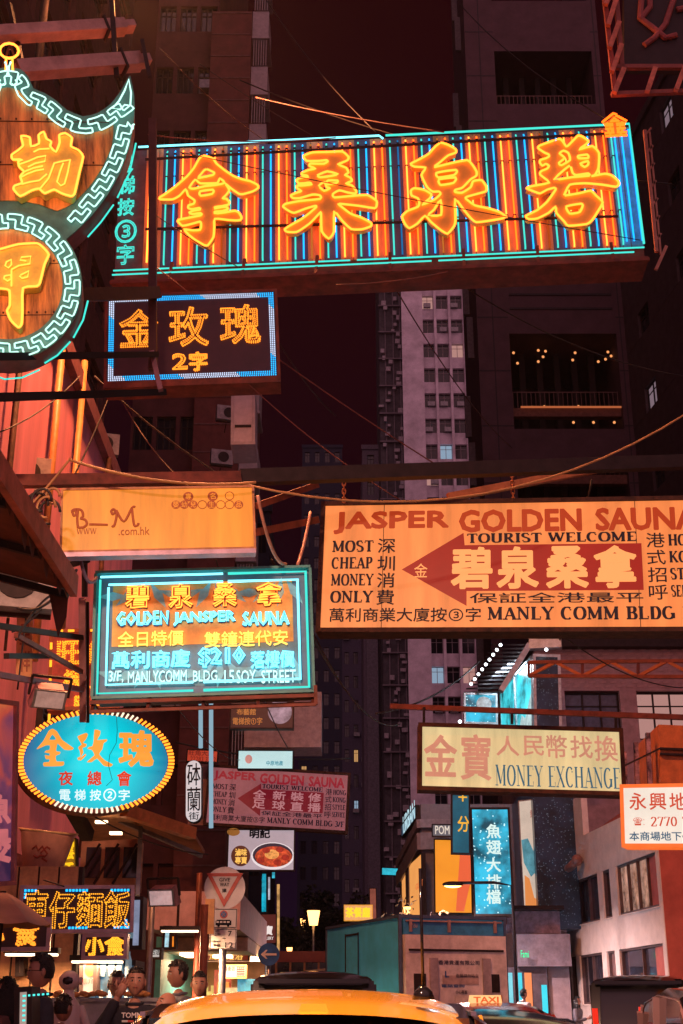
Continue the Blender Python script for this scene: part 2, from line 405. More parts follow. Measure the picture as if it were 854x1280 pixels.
MB().box(xl, P.l(203, 245)[0] - .001, 0, .06, -h, h).build('band_panel', bandw_[1], g)
MB().box(-w, xl - .004, .01, .06, -h, h).build('end_board', boardd, g)
MB().box(xr + .004, w, .0, .06, -h, h).build('end_board', boardb, g)
seams = MB()
for i in range(0, 59): x = P.l(203 + i * 10.07 - 5, 245)[0]; seams.box(x - .004, x + .004, -.006, .0005, -h + .01, h - .01)
seams.build('board_seams', mat('board_seam', (.16, .07, .06), .7), g)
MB().box(-w, w, .06, .5, -h, h).build('casing', rust, g)
clips = MB()
for i in range(57):
    px = 208 + i * 10.07
    x = P.l(px, 245)[0]; cname = ('teal', 'blue', 'yellow', 'orange')[i % 4]; dim_ = i in (7, 18, 29, 34, 47)
    MB().tube([(x, -.012, h - .06), (x, -.038, h - .10), (x, -.038, -h + .09), (x, -.012, -h + .05)], .0125, 6).build('neon_tube', NEON[cname] if not dim_ else glow('dim_tube_' + cname, {'teal': (.04, .35, .3), 'blue': (.01, .2, .5), 'yellow': (.7, .2, .03), 'orange': (.6, .09, .01)}[cname], .8), g, True)
    clips.box(x - .02, x + .02, -.05, 0, h * .5 - .02, h * .5).box(x - .02, x + .02, -.05, 0, -h * .4 - .02, -h * .4).box(x - .018, x + .018, -.052, 0, h - .16, h - .12)
clips.build('tube_clips', darksteel, g, kind='stuff')
for px in (775, 784, 794):
    x = P.l(px, 235)[0]
    MB().tube([(x, -.012, h - .06), (x, -.05, h - .10), (x, -.05, -h + .09)], .013, 6).build('neon_tube', NEON['blue'], g, True)
x = P.l(187, 260)[0]; MB().tube([(x, -.05, h - .3), (x, -.05, -h + .09)], .016, 6).build('neon_tube', NEON['yellow'], g, True)
tr = MB()                                                     # teal outline and tray tubes
MBt = lambda pts, c, r=.014: MB().tube(pts, r, 6).build('neon_tube', NEON[c], g, True)
MBt([(-w + .3, -.09, h - .01), (.1, -.09, h - .01), (.16, -.05, h - .04)], 'white', .016)
MBt([(.2, -.09, h - .012), (w - .01, -.09, h - .01), (w - .012, -.09, -h + .01)], 'teal', .018)
MBt([(-w + .02, -.16, -h - .10), (-.4, -.16, -h - .10)], 'teal'); MBt([(-.3, -.16, -h - .10), (w - .03, -.16, -h - .10)], 'teal')
MBt([(-w + .02, -.22, -h - .21), (.8, -.22, -h - .21)], 'teal'); MBt([(.9, -.22, -h - .21), (w - .2, -.22, -h - .21)], 'teal')
tray = MB(); tray.box(-w, w, -.20, .4, -h - .34, -h - .28); tray.box(-w, w, .02, .08, -h - .28, -h - .005)
tray.bar((-w, -.24, -h - .36), (w, -.24, -h - .36), .05)
tray.build('bottom_tray', redsteel, g)
for k in range(7):
    xx = -w + .9 + k * (2 * w - 1.4) / 6; MB().bar((xx, -.12, -h + .02), (xx - .02, -.25, -h - .36), .045).build('tray_bracket', redsteel, g)
for pa, pb in (((183, 203), (772, 170)), ((183, 290), (772, 274))):
    a, b = P.l(*pa), P.l(*pb); MB().bar((a[0], -.075, a[1]), (b[0], -.075, b[1]), .03).build('cross_rail', darksteel, g)
# traced brush characters (coordinates in photo crops, 5.693 crop px per photo px)
HAN = {
 'na': ((190, 180), [[370,92,400,98,440,115,462,148,520,195,580,235,640,258,700,272,752,298,758,320,720,345,650,365,620,362,560,320,525,290,545,318,552,340,530,370,505,395,530,397,552,420,545,440,500,450,452,457,446,467,500,456,535,457,542,473,500,486,450,490,447,503,520,495,590,483,620,495,640,530,632,548,600,552,540,548,450,540,446,600,440,670,400,728,370,725,310,690,260,650,232,615,290,622,345,618,352,580,345,560,290,575,220,590,185,556,200,545,350,515,348,500,290,507,268,496,300,481,345,474,340,463,290,472,262,465,262,445,300,432,305,408,260,375,243,330,200,375,150,402,60,402,58,388,100,362,170,310,250,240,300,180,340,110],
  [395,188,446,212,435,228,390,238,330,250,352,222,375,195],[345,345,438,333,432,362,348,376],[268,318,310,262,345,288,430,288,470,285,485,252,520,285,450,300,380,308,300,326]]),
 'sang': ((340, 170), [[225,150,290,125,400,122,500,118,545,155,540,180,490,202,468,210,530,235,545,270,520,285,560,305,570,328,528,346,570,360,600,400,595,418,540,410,480,395,435,420,445,445,560,435,680,428,745,470,745,505,730,522,620,505,480,490,482,500,560,560,640,590,705,625,705,650,640,672,565,670,500,610,445,545,442,690,405,738,355,685,350,555,342,555,270,630,180,690,110,690,92,672,130,645,210,600,270,555,318,512,310,505,240,525,160,555,120,540,80,510,100,490,200,470,345,455,342,430,290,425,200,450,150,450,135,430,180,410,210,400,182,380,180,362,225,360,285,352,270,340,225,345,190,345,178,320,205,305,262,298,250,290,215,285,215,270,260,250,310,240,268,222,272,205,300,205,370,205,398,190,390,180,340,185,250,185],
  [325,288,395,260,470,280,420,292,345,302],[385,345,400,325,470,325,460,342,400,352],[335,362,375,335,390,372,415,378,372,398]]),
 'quan': ((490, 165), [[350,85,400,100,452,130,455,155,400,175,340,225,300,258,420,230,535,208,575,245,602,290,600,320,560,345,500,405,450,420,450,435,500,440,560,400,575,360,600,352,640,352,670,395,668,430,600,450,530,470,525,482,590,530,680,550,760,575,805,605,790,622,700,638,600,650,560,620,510,560,450,485,452,640,440,680,395,732,340,700,280,650,235,605,180,660,125,692,95,665,72,610,110,570,185,540,195,510,185,480,140,460,135,425,160,408,230,420,280,450,270,480,215,525,300,490,345,450,335,432,290,432,250,400,210,315,240,262,160,255,132,235,200,200,260,165,310,110],
  [258,600,300,560,346,490,350,598],[315,300,390,285,455,278,462,292,440,315,330,332],[335,345,455,332,438,370,345,385]]),
 'bi': ((640, 155), [[330,115,355,125,385,168,400,160,440,120,470,90,500,98,542,128,530,150,475,190,570,165,618,215,615,320,590,370,560,380,660,362,710,375,755,415,758,440,735,455,640,440,520,430,410,440,375,505,375,517,480,500,560,482,600,520,645,565,610,630,570,690,530,720,400,732,370,700,315,640,310,595,260,640,180,680,120,685,97,662,180,620,250,560,310,475,300,462,250,475,200,502,160,490,102,465,140,450,265,425,200,370,205,345,250,325,262,305,240,292,215,305,198,285,200,265,240,252,262,240,260,225,230,212,185,180,200,160],
  [470,235,535,226,542,250,475,252],[485,290,540,272,540,298,515,314],[385,595,490,575,502,590,480,635,410,645],[300,402,408,305,430,355,455,372,540,360,548,376,430,386],[365,198,400,215,412,265,350,302,333,285,375,250,338,218]])}
face_o = mat('amber_character_paint', (.90, .60, .08), .45, var=.15, scale=3)
side_o = mat('amber_character_side', (.7, .2, .03), .5)
def traced(P, par, org, k, polys, face, tube, y=-.10, r=.019, dep=.08, parts=True, sm=3, name='character'):
    lp = []
    for q in polys:
        pts = [P.l(org[0] + q[i] / k, org[1] + q[i + 1] / k, -y) for i in range(0, len(q), 2)]
        lp.append(smooth_loop(pts, sm))
    o = fill(lp, y + dep / 2, dep).build(name, face, par)
    for l in lp:
        MB().tube([(a[0], y - .03, a[1]) for a in thin(l, .012)], r, 6, True).build('neon_tube', tube, o, True)
    return o
for nm, (org, polys) in HAN.items(): traced(P, g, org, 5.693, polys, face_o, NEON['char'], y=-.16, dep=.10)
for t, b in (('電', (149, 196, 167, 217)), ('梯', (150, 222, 169, 244)), ('按', (148, 250, 168, 271)), ('③', (145, 277, 171, 305)), ('字', (147, 308, 168, 332))):
    text_tube(P, g, t, b, NEON['teal'], .010, -.04, name='small_neon_character')
o = text_tube(P, g, '金', (752, 149, 782, 177), NEON['orange'], .020, -.14, .035, name='crest_character'); text(P, o, '金', (754, 151, 780, 175), face_o, .05, -.10, .05, 'crest_plate')

# ---- 2. LED sign with three characters
P = Plane((131, 370), (347, 361), (350, 474), (131, 480), 15.0)
g = signroot(P, 'led_sign', 'dark LED sign with amber dotted characters above the figure 2 and blue dotted border', 'LED sign')
casing(P, g, .28, .035, redsteel, .02, mat('led_board', (.05, .012, .03), .5, var=.2))
for t, b in (('金', (150, 388, 197, 434)), ('玫', (212, 385, 260, 433)), ('瑰', (276, 382, 325, 430))): text_leds(P, g, t, b, LED_O, .029, .0085, -.012, .012, inner=-.012)
for t, b in (('2', (216, 443, 234, 462)), ('字', (237, 441, 259, 464))): text_leds(P, g, t, b, LED_O, .026, .0085, -.012, .012, inner=-.01)
w, h = P.w / 2 - .06, P.h / 2 - .055
for rows in range(3):
    cols = {0: MB(), 1: MB()}; ww, hh = w - rows * .025, h - rows * .025; per = []
    step = .028; n = int(2 * ww / step)
    for i in range(n + 1): per += [(-ww + 2 * ww * i / n, hh), (-ww + 2 * ww * i / n, -hh)]
    n2 = int(2 * hh / step)
    for i in range(1, n2): per += [(-ww, -hh + 2 * hh * i / n2), (ww, -hh + 2 * hh * i / n2)]
    for (x, z) in per:
        c = int(((x + z) * 1.35 + 20)) % 2; cols[c].box(x - .0075, x + .0075, -.012, -.004, z - .0075, z + .0075)
    cols[0].build('border_lights', LED_B, g); cols[1].build('border_lights', LED_W, g)
MB().box(-P.w / 2, P.w / 2, -.06, .3, -P.h / 2 - .08, -P.h / 2 - .01).build('bottom_ledge', redsteel, g)

# ---- 3. small sign, sodium light on it put in as amber face glow
P = Plane((75.5, 612), (318, 606.5), (319, 687), (76.5, 690), 11.5)
g = signroot(P, 'lightbox_sign', 'plain sign given an amber glow for sodium light, with a curly B and M and brown circles', 'lightbox sign')
amber = panelmat('amber_face_glow', (242, 142, 42), .95, .36, 2.4, True); brown = mat('brown_print', (.22, .055, .02), .7, var=0)
brown.node_tree.nodes['Principled BSDF'].inputs['Emission Color'].default_value = (*srgb(150, 62, 30), 1); brown.node_tree.nodes['Principled BSDF'].inputs['Emission Strength'].default_value = .8
casing(P, g, .10, .018, mat('orange_lit_frame', (.6, .25, .1), .5, var=.4), .015, amber)
MB().box(-P.w / 2, P.w / 2, -.03, .10, -P.h / 2 - .05, -P.h / 2 - .006).build('bottom_ledge', mat('lavender_aluminium', (.5, .35, .5), .4, .3), g)
def ring(P, par, cx, cy, rpx, m, y=-.005, fillit=True, wpx=1.2, name='printed_circle'):
    c = P.l(cx, cy); rr = P.l(cx + rpx, cy)[0] - c[0]; pts = [(c[0] + rr * math.cos(a * math.pi / 12), c[1] + rr * math.sin(a * math.pi / 12)) for a in range(24)]
    if fillit: return MB().prism(pts[::-1], y, y + .004).build(name, m, par)
    return MB().tube([(p[0], y, p[1]) for p in pts], wpx * rr / rpx, 5, True).build(name, m, par)
def strokes(P, par, org, k, pl, m, r=.01, y=-.006, name='lettering'):
    mb = MB()
    for q in pl:
        pts = [P.l(org[0] + q[i] / k, org[1] + q[i + 1] / k) for i in range(0, len(q), 2)]
        n = len(pts); out = []
        for i in range(n - 1):
            a, b, c, d = [np.array(pts[min(max(j, 0), n - 1)]) for j in (i - 1, i, i + 1, i + 2)]
            for j in range(4): t = j / 4; out.append(.5 * ((2 * b) + (c - a) * t + (2 * a - 5 * b + 4 * c - d) * t * t + (3 * b - a - 3 * c + d) * t ** 3))
        out.append(np.array(pts[-1])); mb.tube([(p[0], y, p[1]) for p in out], r, 6)
    return mb.build(name, m, par)
strokes(P, g, (0, 480), 1.986, [[180,318,184,328,190,322,186,314,178,318,184,312,198,312,205,318,206,330,200,334,212,338,216,348,208,356,194,357],[194,312,192,335,194,358],[222,349,268,350]], brown, .012)
strokes(P, g, (0, 480), 1.986, [[276,316,280,324,286,318,282,311,276,316],[284,312,290,325,284,352,278,353],[289,314,308,342,328,308,336,306],[328,310,330,330,334,352,342,351,344,346]], brown, .012)
serif(P, g, 'WWW.', (95.7, 661, 123, 668), brown, .16); text(P, g, '.com.hk', (148.5, 659, 187, 669), brown, .0)
for cx, cy, t in ((235.5, 621, '專'), (266, 620.5, '名'), (220, 631, '嬰'), (230.5, 631, '幼'), (241.5, 631, '兒'), (264.5, 631, '生'), (298.5, 631, '品')):
    ring(P, g, cx, cy, 5.6 if cy > 630 else 6.4, brown, -.005 - (cx % 3) * .0006); text(P, g, t, (cx - 3.6, cy - 3.8, cx + 3.6, cy + 3.8), amber, .01, -.009, .003)
for cx, cy in ((253, 631), (276, 631), (287, 631), (287, 620)): ring(P, g, cx, cy, 5.4, brown, -.005, False, .5)

# ---- 4. cyan-framed neon price board
P = Plane((122, 722), (386, 712), (390, 866), (120, 871), 12.5)
g = signroot(P, 'neon_sign', 'cyan bordered neon price board with white 210 dollar figures in its fourth row', 'neon sign')
w, h = P.w / 2, P.h / 2
MB().box(-w, w, .0, .05, -h, h).build('board', mat('printed_neon_board', (.12, .20, .30), .5, var=.35, scale=3.0), g)
MB().box(-w, w, .052, .4, -h, h).build('casing', rust, g)
fr = MB(); fr.box(-w - .02, w + .02, -.10, .05, h + .003, h + .03); fr.box(-w - .02, w + .02, -.10, .05, -h - .03, -h - .003); fr.box(-w - .03, -w - .003, -.10, .05, -h, h); fr.box(w + .003, w + .03, -.10, .05, -h, h)
fr.build('frame', mat('teal_frame', (.06, .35, .36), .45), g)
MB().box(-w * .86, w * .84, -.0022, -.0005, -h * .18, h * .86).build('orange_spill_field', mat('orange_spill_paint', (1.0, .46, .10), .5, var=.45, scale=2.6), g)  # orange spill of the tubes painted on the board
MB().box(-w * .9, w * .88, -.0022, -.0005, -h * .86, -h * .19).build('teal_spill_field', mat('teal_spill_paint', (.12, .24, .30), .5, var=.4, scale=2), g)  # cooler spill of the lower tubes, likewise put into the board colour
leaf = MB()
for i in range(26):                                            # pale printed leaves on the board
    a = i * .7; x = (-w + .15 + (i % 13) * (2 * w - .3) / 12); z = (h - .22) * (1 if i < 13 else -1); dx, dz = .16 * math.cos(a), .16 * math.sin(a)
    leaf.prism([(x - dx, z - dz), (x + dz * .3, z - dx * .3), (x + dx, z + dz), (x - dz * .3, z + dx * .3)], -.003 - i * .0002, -.001)
leaf.build('printed_leaves', mat('leaf_print', (.25, .55, .62), .5), g)
for ins, c in ((.03, 'teal'), (.115, 'white')):
    W_, H_ = w - ins, h - ins
    MB().tube([(-W_, -.07, H_), (.2, -.07, H_)], .012).build('neon_tube', NEON['white'], g, True)
    MB().tube([(.25, -.07, H_), (W_, -.07, H_), (W_, -.07, -H_), (.0, -.07, -H_)], .015).build('neon_tube', NEON['white' if ins > .1 else 'teal'], g, True)
    MB().tube([(-.1, -.07, -H_), (-W_, -.07, -H_), (-W_, -.07, H_ - .03)], .012).build('neon_tube', NEON['white' if ins > .1 else 'teal'], g, True)
dk = mat('dark_red_outline', (.12, .02, .02), .5)
for t, b in (('碧', (157, 732, 188, 762)), ('泉', (211, 731, 242, 762)), ('桑', (266, 730, 297, 760)), ('拿', (320, 729, 353, 759))):
    text(P, g, t, b, dk, .06, -.008, .006, 'character_plate')
    text_tube(P, g, t, (b[0] + 1, b[1] + 1, b[2] - 1, b[3] - 1), NEON['yellow'], .0085, -.045, .012, name='neon_character')
nw = glow('neon_sky', (.14, .80, 1.0), 3.0)
for t, x0, x1 in (('GOLDEN', 146, 212), ('JANSPER', 217, 295), ('SAUNA', 303, 362)):
    text(P, g, t, (x0, 764.5, x1, 784), mat('navy_plate', (.02, .03, .14), .5), .05, -.012, .01, 'word_plate')
    text_tube(P, g, t, (x0 + 1, 766, x1 - 1, 782.5), nw, .0085, -.045, 0, name='neon_word')
for t, x0, x1 in (('全日特價', 148, 230), ('雙鐘連代安', 256, 360)): text(P, g, t, (x0, 790, x1, 809), glow('neon_price_amber', (1.0, .50, .08), 2.6), 0, -.04, .02, 'neon_character')
for t, x0, x1 in (('萬利商廈', 141, 238), ('落樓價', 314, 368)): text_tube(P, g, t, (x0, 815, x1, 836), nw, .008, -.045, -.004, name='neon_character')
text_tube(P, g, '$210', (249, 811, 306, 834), nw, .011, -.045, .02, name='neon_price')
gw = glow('neon_soft_white', (.6, 1.0, .95), 1.5)
for t, x0, x1 in (('3/F,', 137, 155), ('MANLYCOMM', 161, 234), ('BLDG,', 242, 275), ('15', 281, 293), ('SOY', 296, 320), ('STREET', 327, 370)):
    text(P, g, t, (x0, 840 - (x0 - 137) * .005, x1, 855), gw, -.022, -.05, .02, 'neon_word')
tray = MB(); tray.bar((-w - .02, -.16, -h - .08), (w + .03, -.16, -h - .08), .035); tray.bar((-w - .02, -.16, -h - .17), (w + .03, -.16, -h - .17), .03); tray.bar((-w, .2, -h - .08), (w, .2, -h - .08), .035)
for k in range(5): x = -w + k * w / 2; tray.bar((x, -.16, -h - .08), (x, .2, -h - .08), .03); tray.bar((x, -.16, -h - .17), (x, -.05, -h - .04), .03)
tray.bar((w + .03, -.16, -h - .17), (w + .03, -.16, -h + .02), .035)
tray.build('bottom_tray', redsteel, g)

# ---- 5. the two printed arrow signs
def arrow_sign(P, g, bgm, c_title, c_arrow, c_char, c_navy, chars, rim=.035):
    X0, Y0, XW, YH = 400, 630, 488, 153
    w, h = P.w / 2 - rim, P.h / 2 - rim
    class Q:                                                    # maps the master layout on to this sign's own face
        @staticmethod
        def l(px, py, off=0): return (-w + (px - X0) / XW * 2 * w, h - (py - Y0) / YH * 2 * h)
    casing(P, g, .3, rim, rust, .02, bgm)
    T = lambda t, b, m, off=0., y=-.006, n='lettering': text(Q, g, t, b, m, off, y, .004, n)
    for f_ in (-.34, .32): MB().box(2 * w * f_ * 1 - .004, 2 * w * f_ + .004, -.0016, 0, -h, h).build('panel_joint', mat('panel_joint', (.1, .04, .02), .7), g)
    bl = MB().box(-.018, .018, -.03, -.021, -.018, .018).mesh('bolt', rust)
    for i_ in range(9):
        for s_ in (-1, 1): inst(bl, 'bolt', g, (-w + i_ * w / 4, 0, s_ * (h + rim / 2)))
    T('JASPER', (412, 638, 563, 667), c_title, .07); T('GOLDEN', (576, 638, 733, 667), c_title, .07); T('SAUNA', (750, 638, 878, 667), c_title, .07)
    for t, y, x1 in (('MOST', 675, 466), ('CHEAP', 696, 465), ('MONEY', 717, 467), ('ONLY', 738, 467)): serif(Q, g, t, (411, y, x1, y + 14.5), c_navy, .24, .11)
    for t, y in zip('深圳消費', (673, 695, 716, 737)): T(t, (471, y, 494, y + 18.5), c_navy, .015)
    a = lambda *p: [Q.l(x, y) for x, y in p]
    MB().prism(a((503, 712), (582, 667), (583.5, 682.5), (806, 682.5), (806, 739), (586, 739), (586, 757)), -.004, 0).build('printed_arrow', c_arrow, g)
    if len(chars) == 1:
        T('金', (519, 705, 536, 722), c_char, .0, -.009)
        for t, x in zip(chars[0], (566, 624, 686, 746)): T(t, (x, 685, x + 53, 737), c_char, .042, -.009)
    else:
        for r_, row in enumerate(chars):
            for t, x in zip(row, (556, 626, 690, 752)): T(t, (x, 685 + r_ * 27, x + 46, 710 + r_ * 27), c_char, .03, -.009)
    serif(Q, g, 'TOURIST WELCOME', (586, 668, 801, 680), c_navy, .24, .12)
    T('保証全港最平', (590, 741.5, 805, 754), c_navy, .02)
    for t, y in zip('港式招呼', (670, 691, 712, 733)): T(t, (812, y, 835, y + 18), c_navy, .01)
    for t, y in zip(('HONG', 'KONG', 'STYLE', 'SERVICE'), (672, 692.5, 713, 733.5)): serif(Q, g, t, (839, y, 885, y + 14), c_navy, .26, .11)
    T('萬利商業大廈按③字', (411, 759, 604, 776), c_navy, .015); serif(Q, g, 'MANLY COMM BLDG 3/F', (612, 758.5, 884, 774), c_navy, .24, .1)
P = Plane((397, 627), (892, 620), (894, 789), (400, 791), 14.0)
g = signroot(P, 'lightbox_sign', 'wide glowing orange lightbox with red left arrow, cut off by the right edge', 'lightbox sign', 'printed sauna signs with a red arrow')
arrow_sign(P, g, panelmat('orange_acrylic', (244, 138, 72), 1.0, .30, 2.2, True), panelmat('title_red_brown', (176, 54, 10), .9, 0), panelmat('arrow_red', (160, 28, 12), .9, .1), panelmat('sign_peach', (252, 165, 95), 1.0, 0), mat('navy_print', (.012, .010, .03), .6, var=0), ['碧泉桑拿'], .05)
P = Plane((257, 953), (436, 968), (437, 1043), (258, 1031), 42.0, reg=40)
g = signroot(P, 'printed_sign', 'distant unlit pink sign given its own glow, with red left arrow, tilted down to the right', 'printed sign', 'printed sauna signs with a red arrow')
arrow_sign(P, g, panelmat('pink_panel_glow', (158, 90, 96), .75, .2, 1.5), panelmat('title_glow', (150, 30, 45), .8, 0), panelmat('arrow_glow', (120, 20, 34), .8, .1), panelmat('char_glow', (190, 125, 130), .8, 0), mat('faded_navy', (.03, .02, .06), .6, var=0), ['全新裝修', '足球直播'], .09)  # unlit sign: street light falling on it is put in as glow
MB().bar((-P.w / 2 - .25, .1, -P.h / 2), (-P.w / 2 - .25, .1, P.h / 2), .5, .06).build('side_flange', mat('peach_edge', (.5, .25, .2), .6), g)

# ---- 6. oval nightclub sign
P = Plane((21, 888), (217, 888.6), (217, 1017), (21, 1016), 13.5)
g = signroot(P, 'oval_sign', 'oval cyan lightbox ringed with small amber bulbs and big orange brush characters', 'oval sign')
a_, b_ = P.w / 2, P.h / 2
ov = lambda k, n=56: [(a_ * k * math.cos(2 * math.pi * i / n), b_ * k * math.sin(2 * math.pi * i / n)) for i in range(n)]
MB().prism(ov(1.0)[::-1], .03, .3).build('casing', redsteel, g)
def cyan_mat():
    m = mat('cyan_to_blue_acrylic', (.0, .1, .12), .35, em=(0, .5, .6), es=1., var=.05); n = m.node_tree; b = n.nodes['Principled BSDF']; L = n.links
    t = n.nodes.new('ShaderNodeTexCoord'); v = n.nodes.new('ShaderNodeMapping'); v.inputs['Scale'].default_value = (1 / a_, 0, .55 / b_); v.inputs['Location'].default_value = (-.06, 0, 0)
    l = n.nodes.new('ShaderNodeVectorMath'); l.operation = 'LENGTH'; r = n.nodes.new('ShaderNodeValToRGB')
    L.new(t.outputs['Object'], v.inputs[0]); L.new(v.outputs[0], l.inputs[0]); L.new(l.outputs['Value'], r.inputs[0])
    r.color_ramp.elements[0].position = .28; r.color_ramp.elements[0].color = (0, .72, .82, 1); r.color_ramp.elements[1].position = .98; r.color_ramp.elements[1].color = (.006, .07, .26, 1)
    L.new(r.outputs[0], b.inputs['Emission Color']); return m
MB().prism(ov(.925)[::-1], -.005, .028).build('face_panel', cyan_mat(), g)
rim = MB(); n = 56; o1, o2 = ov(1.0), ov(.925)
for i in range(n):
    j = (i + 1) % n
    rim.add([(o1[i][0], -.03, o1[i][1]), (o1[j][0], -.03, o1[j][1]), (o2[j][0], -.03, o2[j][1]), (o2[i][0], -.03, o2[i][1]), (o1[i][0], .03, o1[i][1]), (o1[j][0], .03, o1[j][1]), (o2[j][0], -.004, o2[j][1]), (o2[i][0], -.004, o2[i][1])], [(0, 1, 2, 3), (0, 4, 5, 1), (2, 6, 7, 3)])
rim.build('rim', mat('rim_dark_red', (.16, .03, .03), .5), g)
bulb_a = glow('bulb_amber', (1.0, .27, .02), 2.6); bulb_w = glow('bulb_pale', (1.0, .80, .55), 1.5)
bm_a = MB().box(-.0155, .0155, -.018, 0, -.0105, .0105).mesh('bulb', bulb_a); bm_w = MB().box(-.0155, .0155, -.018, 0, -.0105, .0105).mesh('bulb', bulb_w)
nb = 92; others = MB(); ins_ = 0
for i in range(nb):
    an = 2 * math.pi * i / nb; t = an / (2 * math.pi)
    me = bm_w if (.66 < t < .80 or .16 < t < .22) else bm_a
    for k in (.943, .982):
        inst(me, 'bulb', g, (a_ * k * math.cos(an), -.03, b_ * k * math.sin(an)), (0, -math.atan2(b_ * math.sin(an) , a_ * math.cos(an)), 0))
ob = panelmat('orange_print', (250, 160, 60), 1.0, 0); rb = panelmat('red_print', (215, 52, 20), 1.0, 0); wb = panelmat('white_print_lit', (225, 250, 250), 1.0, 0)
OV = {'jin': ((0, 900), 6.1, [[400,68,435,90,475,155,560,215,545,230,490,228,440,180,430,215,428,240,460,245,455,262,425,275,430,318,485,318,488,340,470,352,335,355,332,325,372,322,378,300,350,300,342,268,375,275,378,255,340,250,350,235,378,228,380,195,350,195,290,222,280,220,330,160,370,85],[375,152,400,112,428,150]]),
      'mei': ((0, 900), 6.1, [[592,125,655,100,670,112,655,150,632,175,660,185,655,205,628,215,635,250,600,310,590,290,612,280,608,235,595,215,605,200,622,190,610,165,600,150],[605,298,650,260,655,272,615,312],[720,75,765,85,760,120,740,155,815,148,812,165,790,178,780,225,755,262,800,310,860,340,840,358,790,350,740,295,700,322,660,322,720,270,700,230,668,222,675,208,705,200,715,150]]),}
for nm in ('jin', 'mei'):
    org, k, polys = OV[nm]
    lp = [smooth_loop([P.l(org[0] + q[i] / k, org[1] + q[i + 1] / k) for i in range(0, len(q), 2)], 2) for q in polys]
    fill(lp, -.012, .006).build('character', ob, g)
text(P, g, '瑰', (148, 913, 192, 959), ob, .045, -.012, name='character')
for t, b in (('夜', (73, 964, 91, 982)), ('總', (109, 964, 127, 982)), ('會', (146, 964, 164, 983))): text(P, g, t, b, rb, .03, -.012, name='character')
for t, b in (('電', (74, 987, 88, 1001)), ('梯', (93, 987, 107, 1001)), ('按', (112, 987, 126, 1001)), ('②', (129, 986, 145, 1002)), ('字', (148, 987, 162, 1001))): text(P, g, t, b, wb, .02, -.012, name='character')
MB().tube([(.20, -.03, b_ * .9), (.21, -.03, b_ * .6), (.20, -.03, b_ * .35), (.13, -.03, .06), (.12, -.03, -.05), (.16, -.03, -.2), (.1, -.02, -.26)], .003, 5).build('loose_wire', cable_m, g, True)

# ---- 7. money exchange lightbox
P = Plane((522.5, 903), (779.5, 911), (781.5, 994), (523.5, 988), 20.0, reg=20)
g = signroot(P, 'lightbox_sign', 'cream money exchange lightbox with pink characters and blue serif lettering', 'lightbox sign')
cream = panelmat('cream_acrylic', (230, 205, 148), .95, .26, 2.0, True); casing(P, g, .35, .06, rust, .03, cream)
pinkp = panelmat('faded_pink_print', (206, 138, 112), .95, .1, 4); bluep = panelmat('steel_blue_print', (48, 96, 116), .95, .1, 4)
for t, b in (('金', (530, 918.5, 571.5, 971)), ('寶', (576, 918, 614, 975.5)), ('人', (620.5, 920, 649, 945)), ('民', (654, 920, 680, 945)), ('幣', (683, 919, 709, 948)), ('找', (713, 920, 741, 948)), ('換', (743, 920, 772, 952))):
    text(P, g, t, b, pinkp, .03 if b[0] < 600 else .015, -.006, name='character')
serif(P, g, 'MONEY EXCHANGE', (619, 958, 776, 984), bluep, .17, .045)

# ---- 8. white property lightbox at the right edge
P = Plane((775, 982), (880, 978), (881, 1059), (777.5, 1059), 17.0)
g = signroot(P, 'lightbox_sign', 'white lightbox with glowing orange rim and a red telephone symbol at the right edge', 'lightbox sign')
casing(P, g, .35, .045, panelmat('orange_rim', (250, 110, 40), 1.0, .15, 4), .015, panelmat('white_acrylic', (232, 226, 212), 1.0, .12, 1.6))
redp = panelmat('vermilion_print', (196, 60, 30), .95, 0); navp = panelmat('teal_print', (22, 82, 112), .95, 0)
for t, x in zip('永興地', (787, 812, 837)): text(P, g, t, (x, 991, x + 21, 1012.5), redp, .015, name='character')
text(P, g, '☎', (792, 1022, 803, 1032), redp, .01); serif(P, g, ': 2770 7', (803, 1021, 861, 1033), redp, .16, .08)
text(P, g, '本商場地下G', (787, 1039.5, 862, 1051), navp, .02)

# ---- 9. gourd-and-bat pawnshop sign
P = Plane((-160, 60), (180, 60), (180, 480), (-160, 480), 10.5)
g = signroot(P, 'pawnshop_sign', 'bat and coin shaped neon sign with teal key pattern border at the left edge', 'neon sign')
CX, CY, CR = 10, 358, 93
half = [(10, 86), (26, 88), (36, 98), (42, 112), (56, 118), (70, 127), (84, 139), (104, 147), (122, 143), (138, 132), (150, 117), (158, 103), (163, 96), (168, 122), (168, 150), (162, 185), (150, 218), (134, 246), (114, 272), (93, 292)]
circ = [(CX + CR * math.cos(R(a)), CY - CR * math.sin(R(a))) for a in range(38, -91, -8)]
right = half + circ
full = right + [(20 - x, y) for x, y in right[::-1]]
fl = smooth_loop([P.l(*p) for p in full], 2)
tealpaint = mat('verdigris_sign_paint', (.09, .30, .27), .5, var=.4, scale=5, bump=.2)
fill([fl], .13, .26).build('casing', mat('maroon_sign_side', (.22, .05, .07), .5, var=.4), g)
fill([fl], -.012, .02).build('border_band', tealpaint, g)
def offs(pts, d, ctr):
    out = []
    for i in range(len(pts)):
        a, b = np.array(pts[max(i - 1, 0)]), np.array(pts[min(i + 1, len(pts) - 1)]); t = b - a; t = t / (np.linalg.norm(t) or 1); out.append((pts[i][0] - t[1] * d, pts[i][1] + t[0] * d))
    return out
BW = 24
inner = offs(half, BW, None); inner = [(10, 112)] + [p for p in inner if p[0] > 10 and p[1] > 105]
inner = [(10,112),(24,116),(34,128),(48,138),(64,150),(84,163),(106,170),(128,166),(142,158),(140,185),(128,212),(112,236),(92,256),(72,266),(50,258),(30,254),(10,253)]
inner_full = inner + [(20 - x, y) for x, y in inner[::-1]][1:-1]
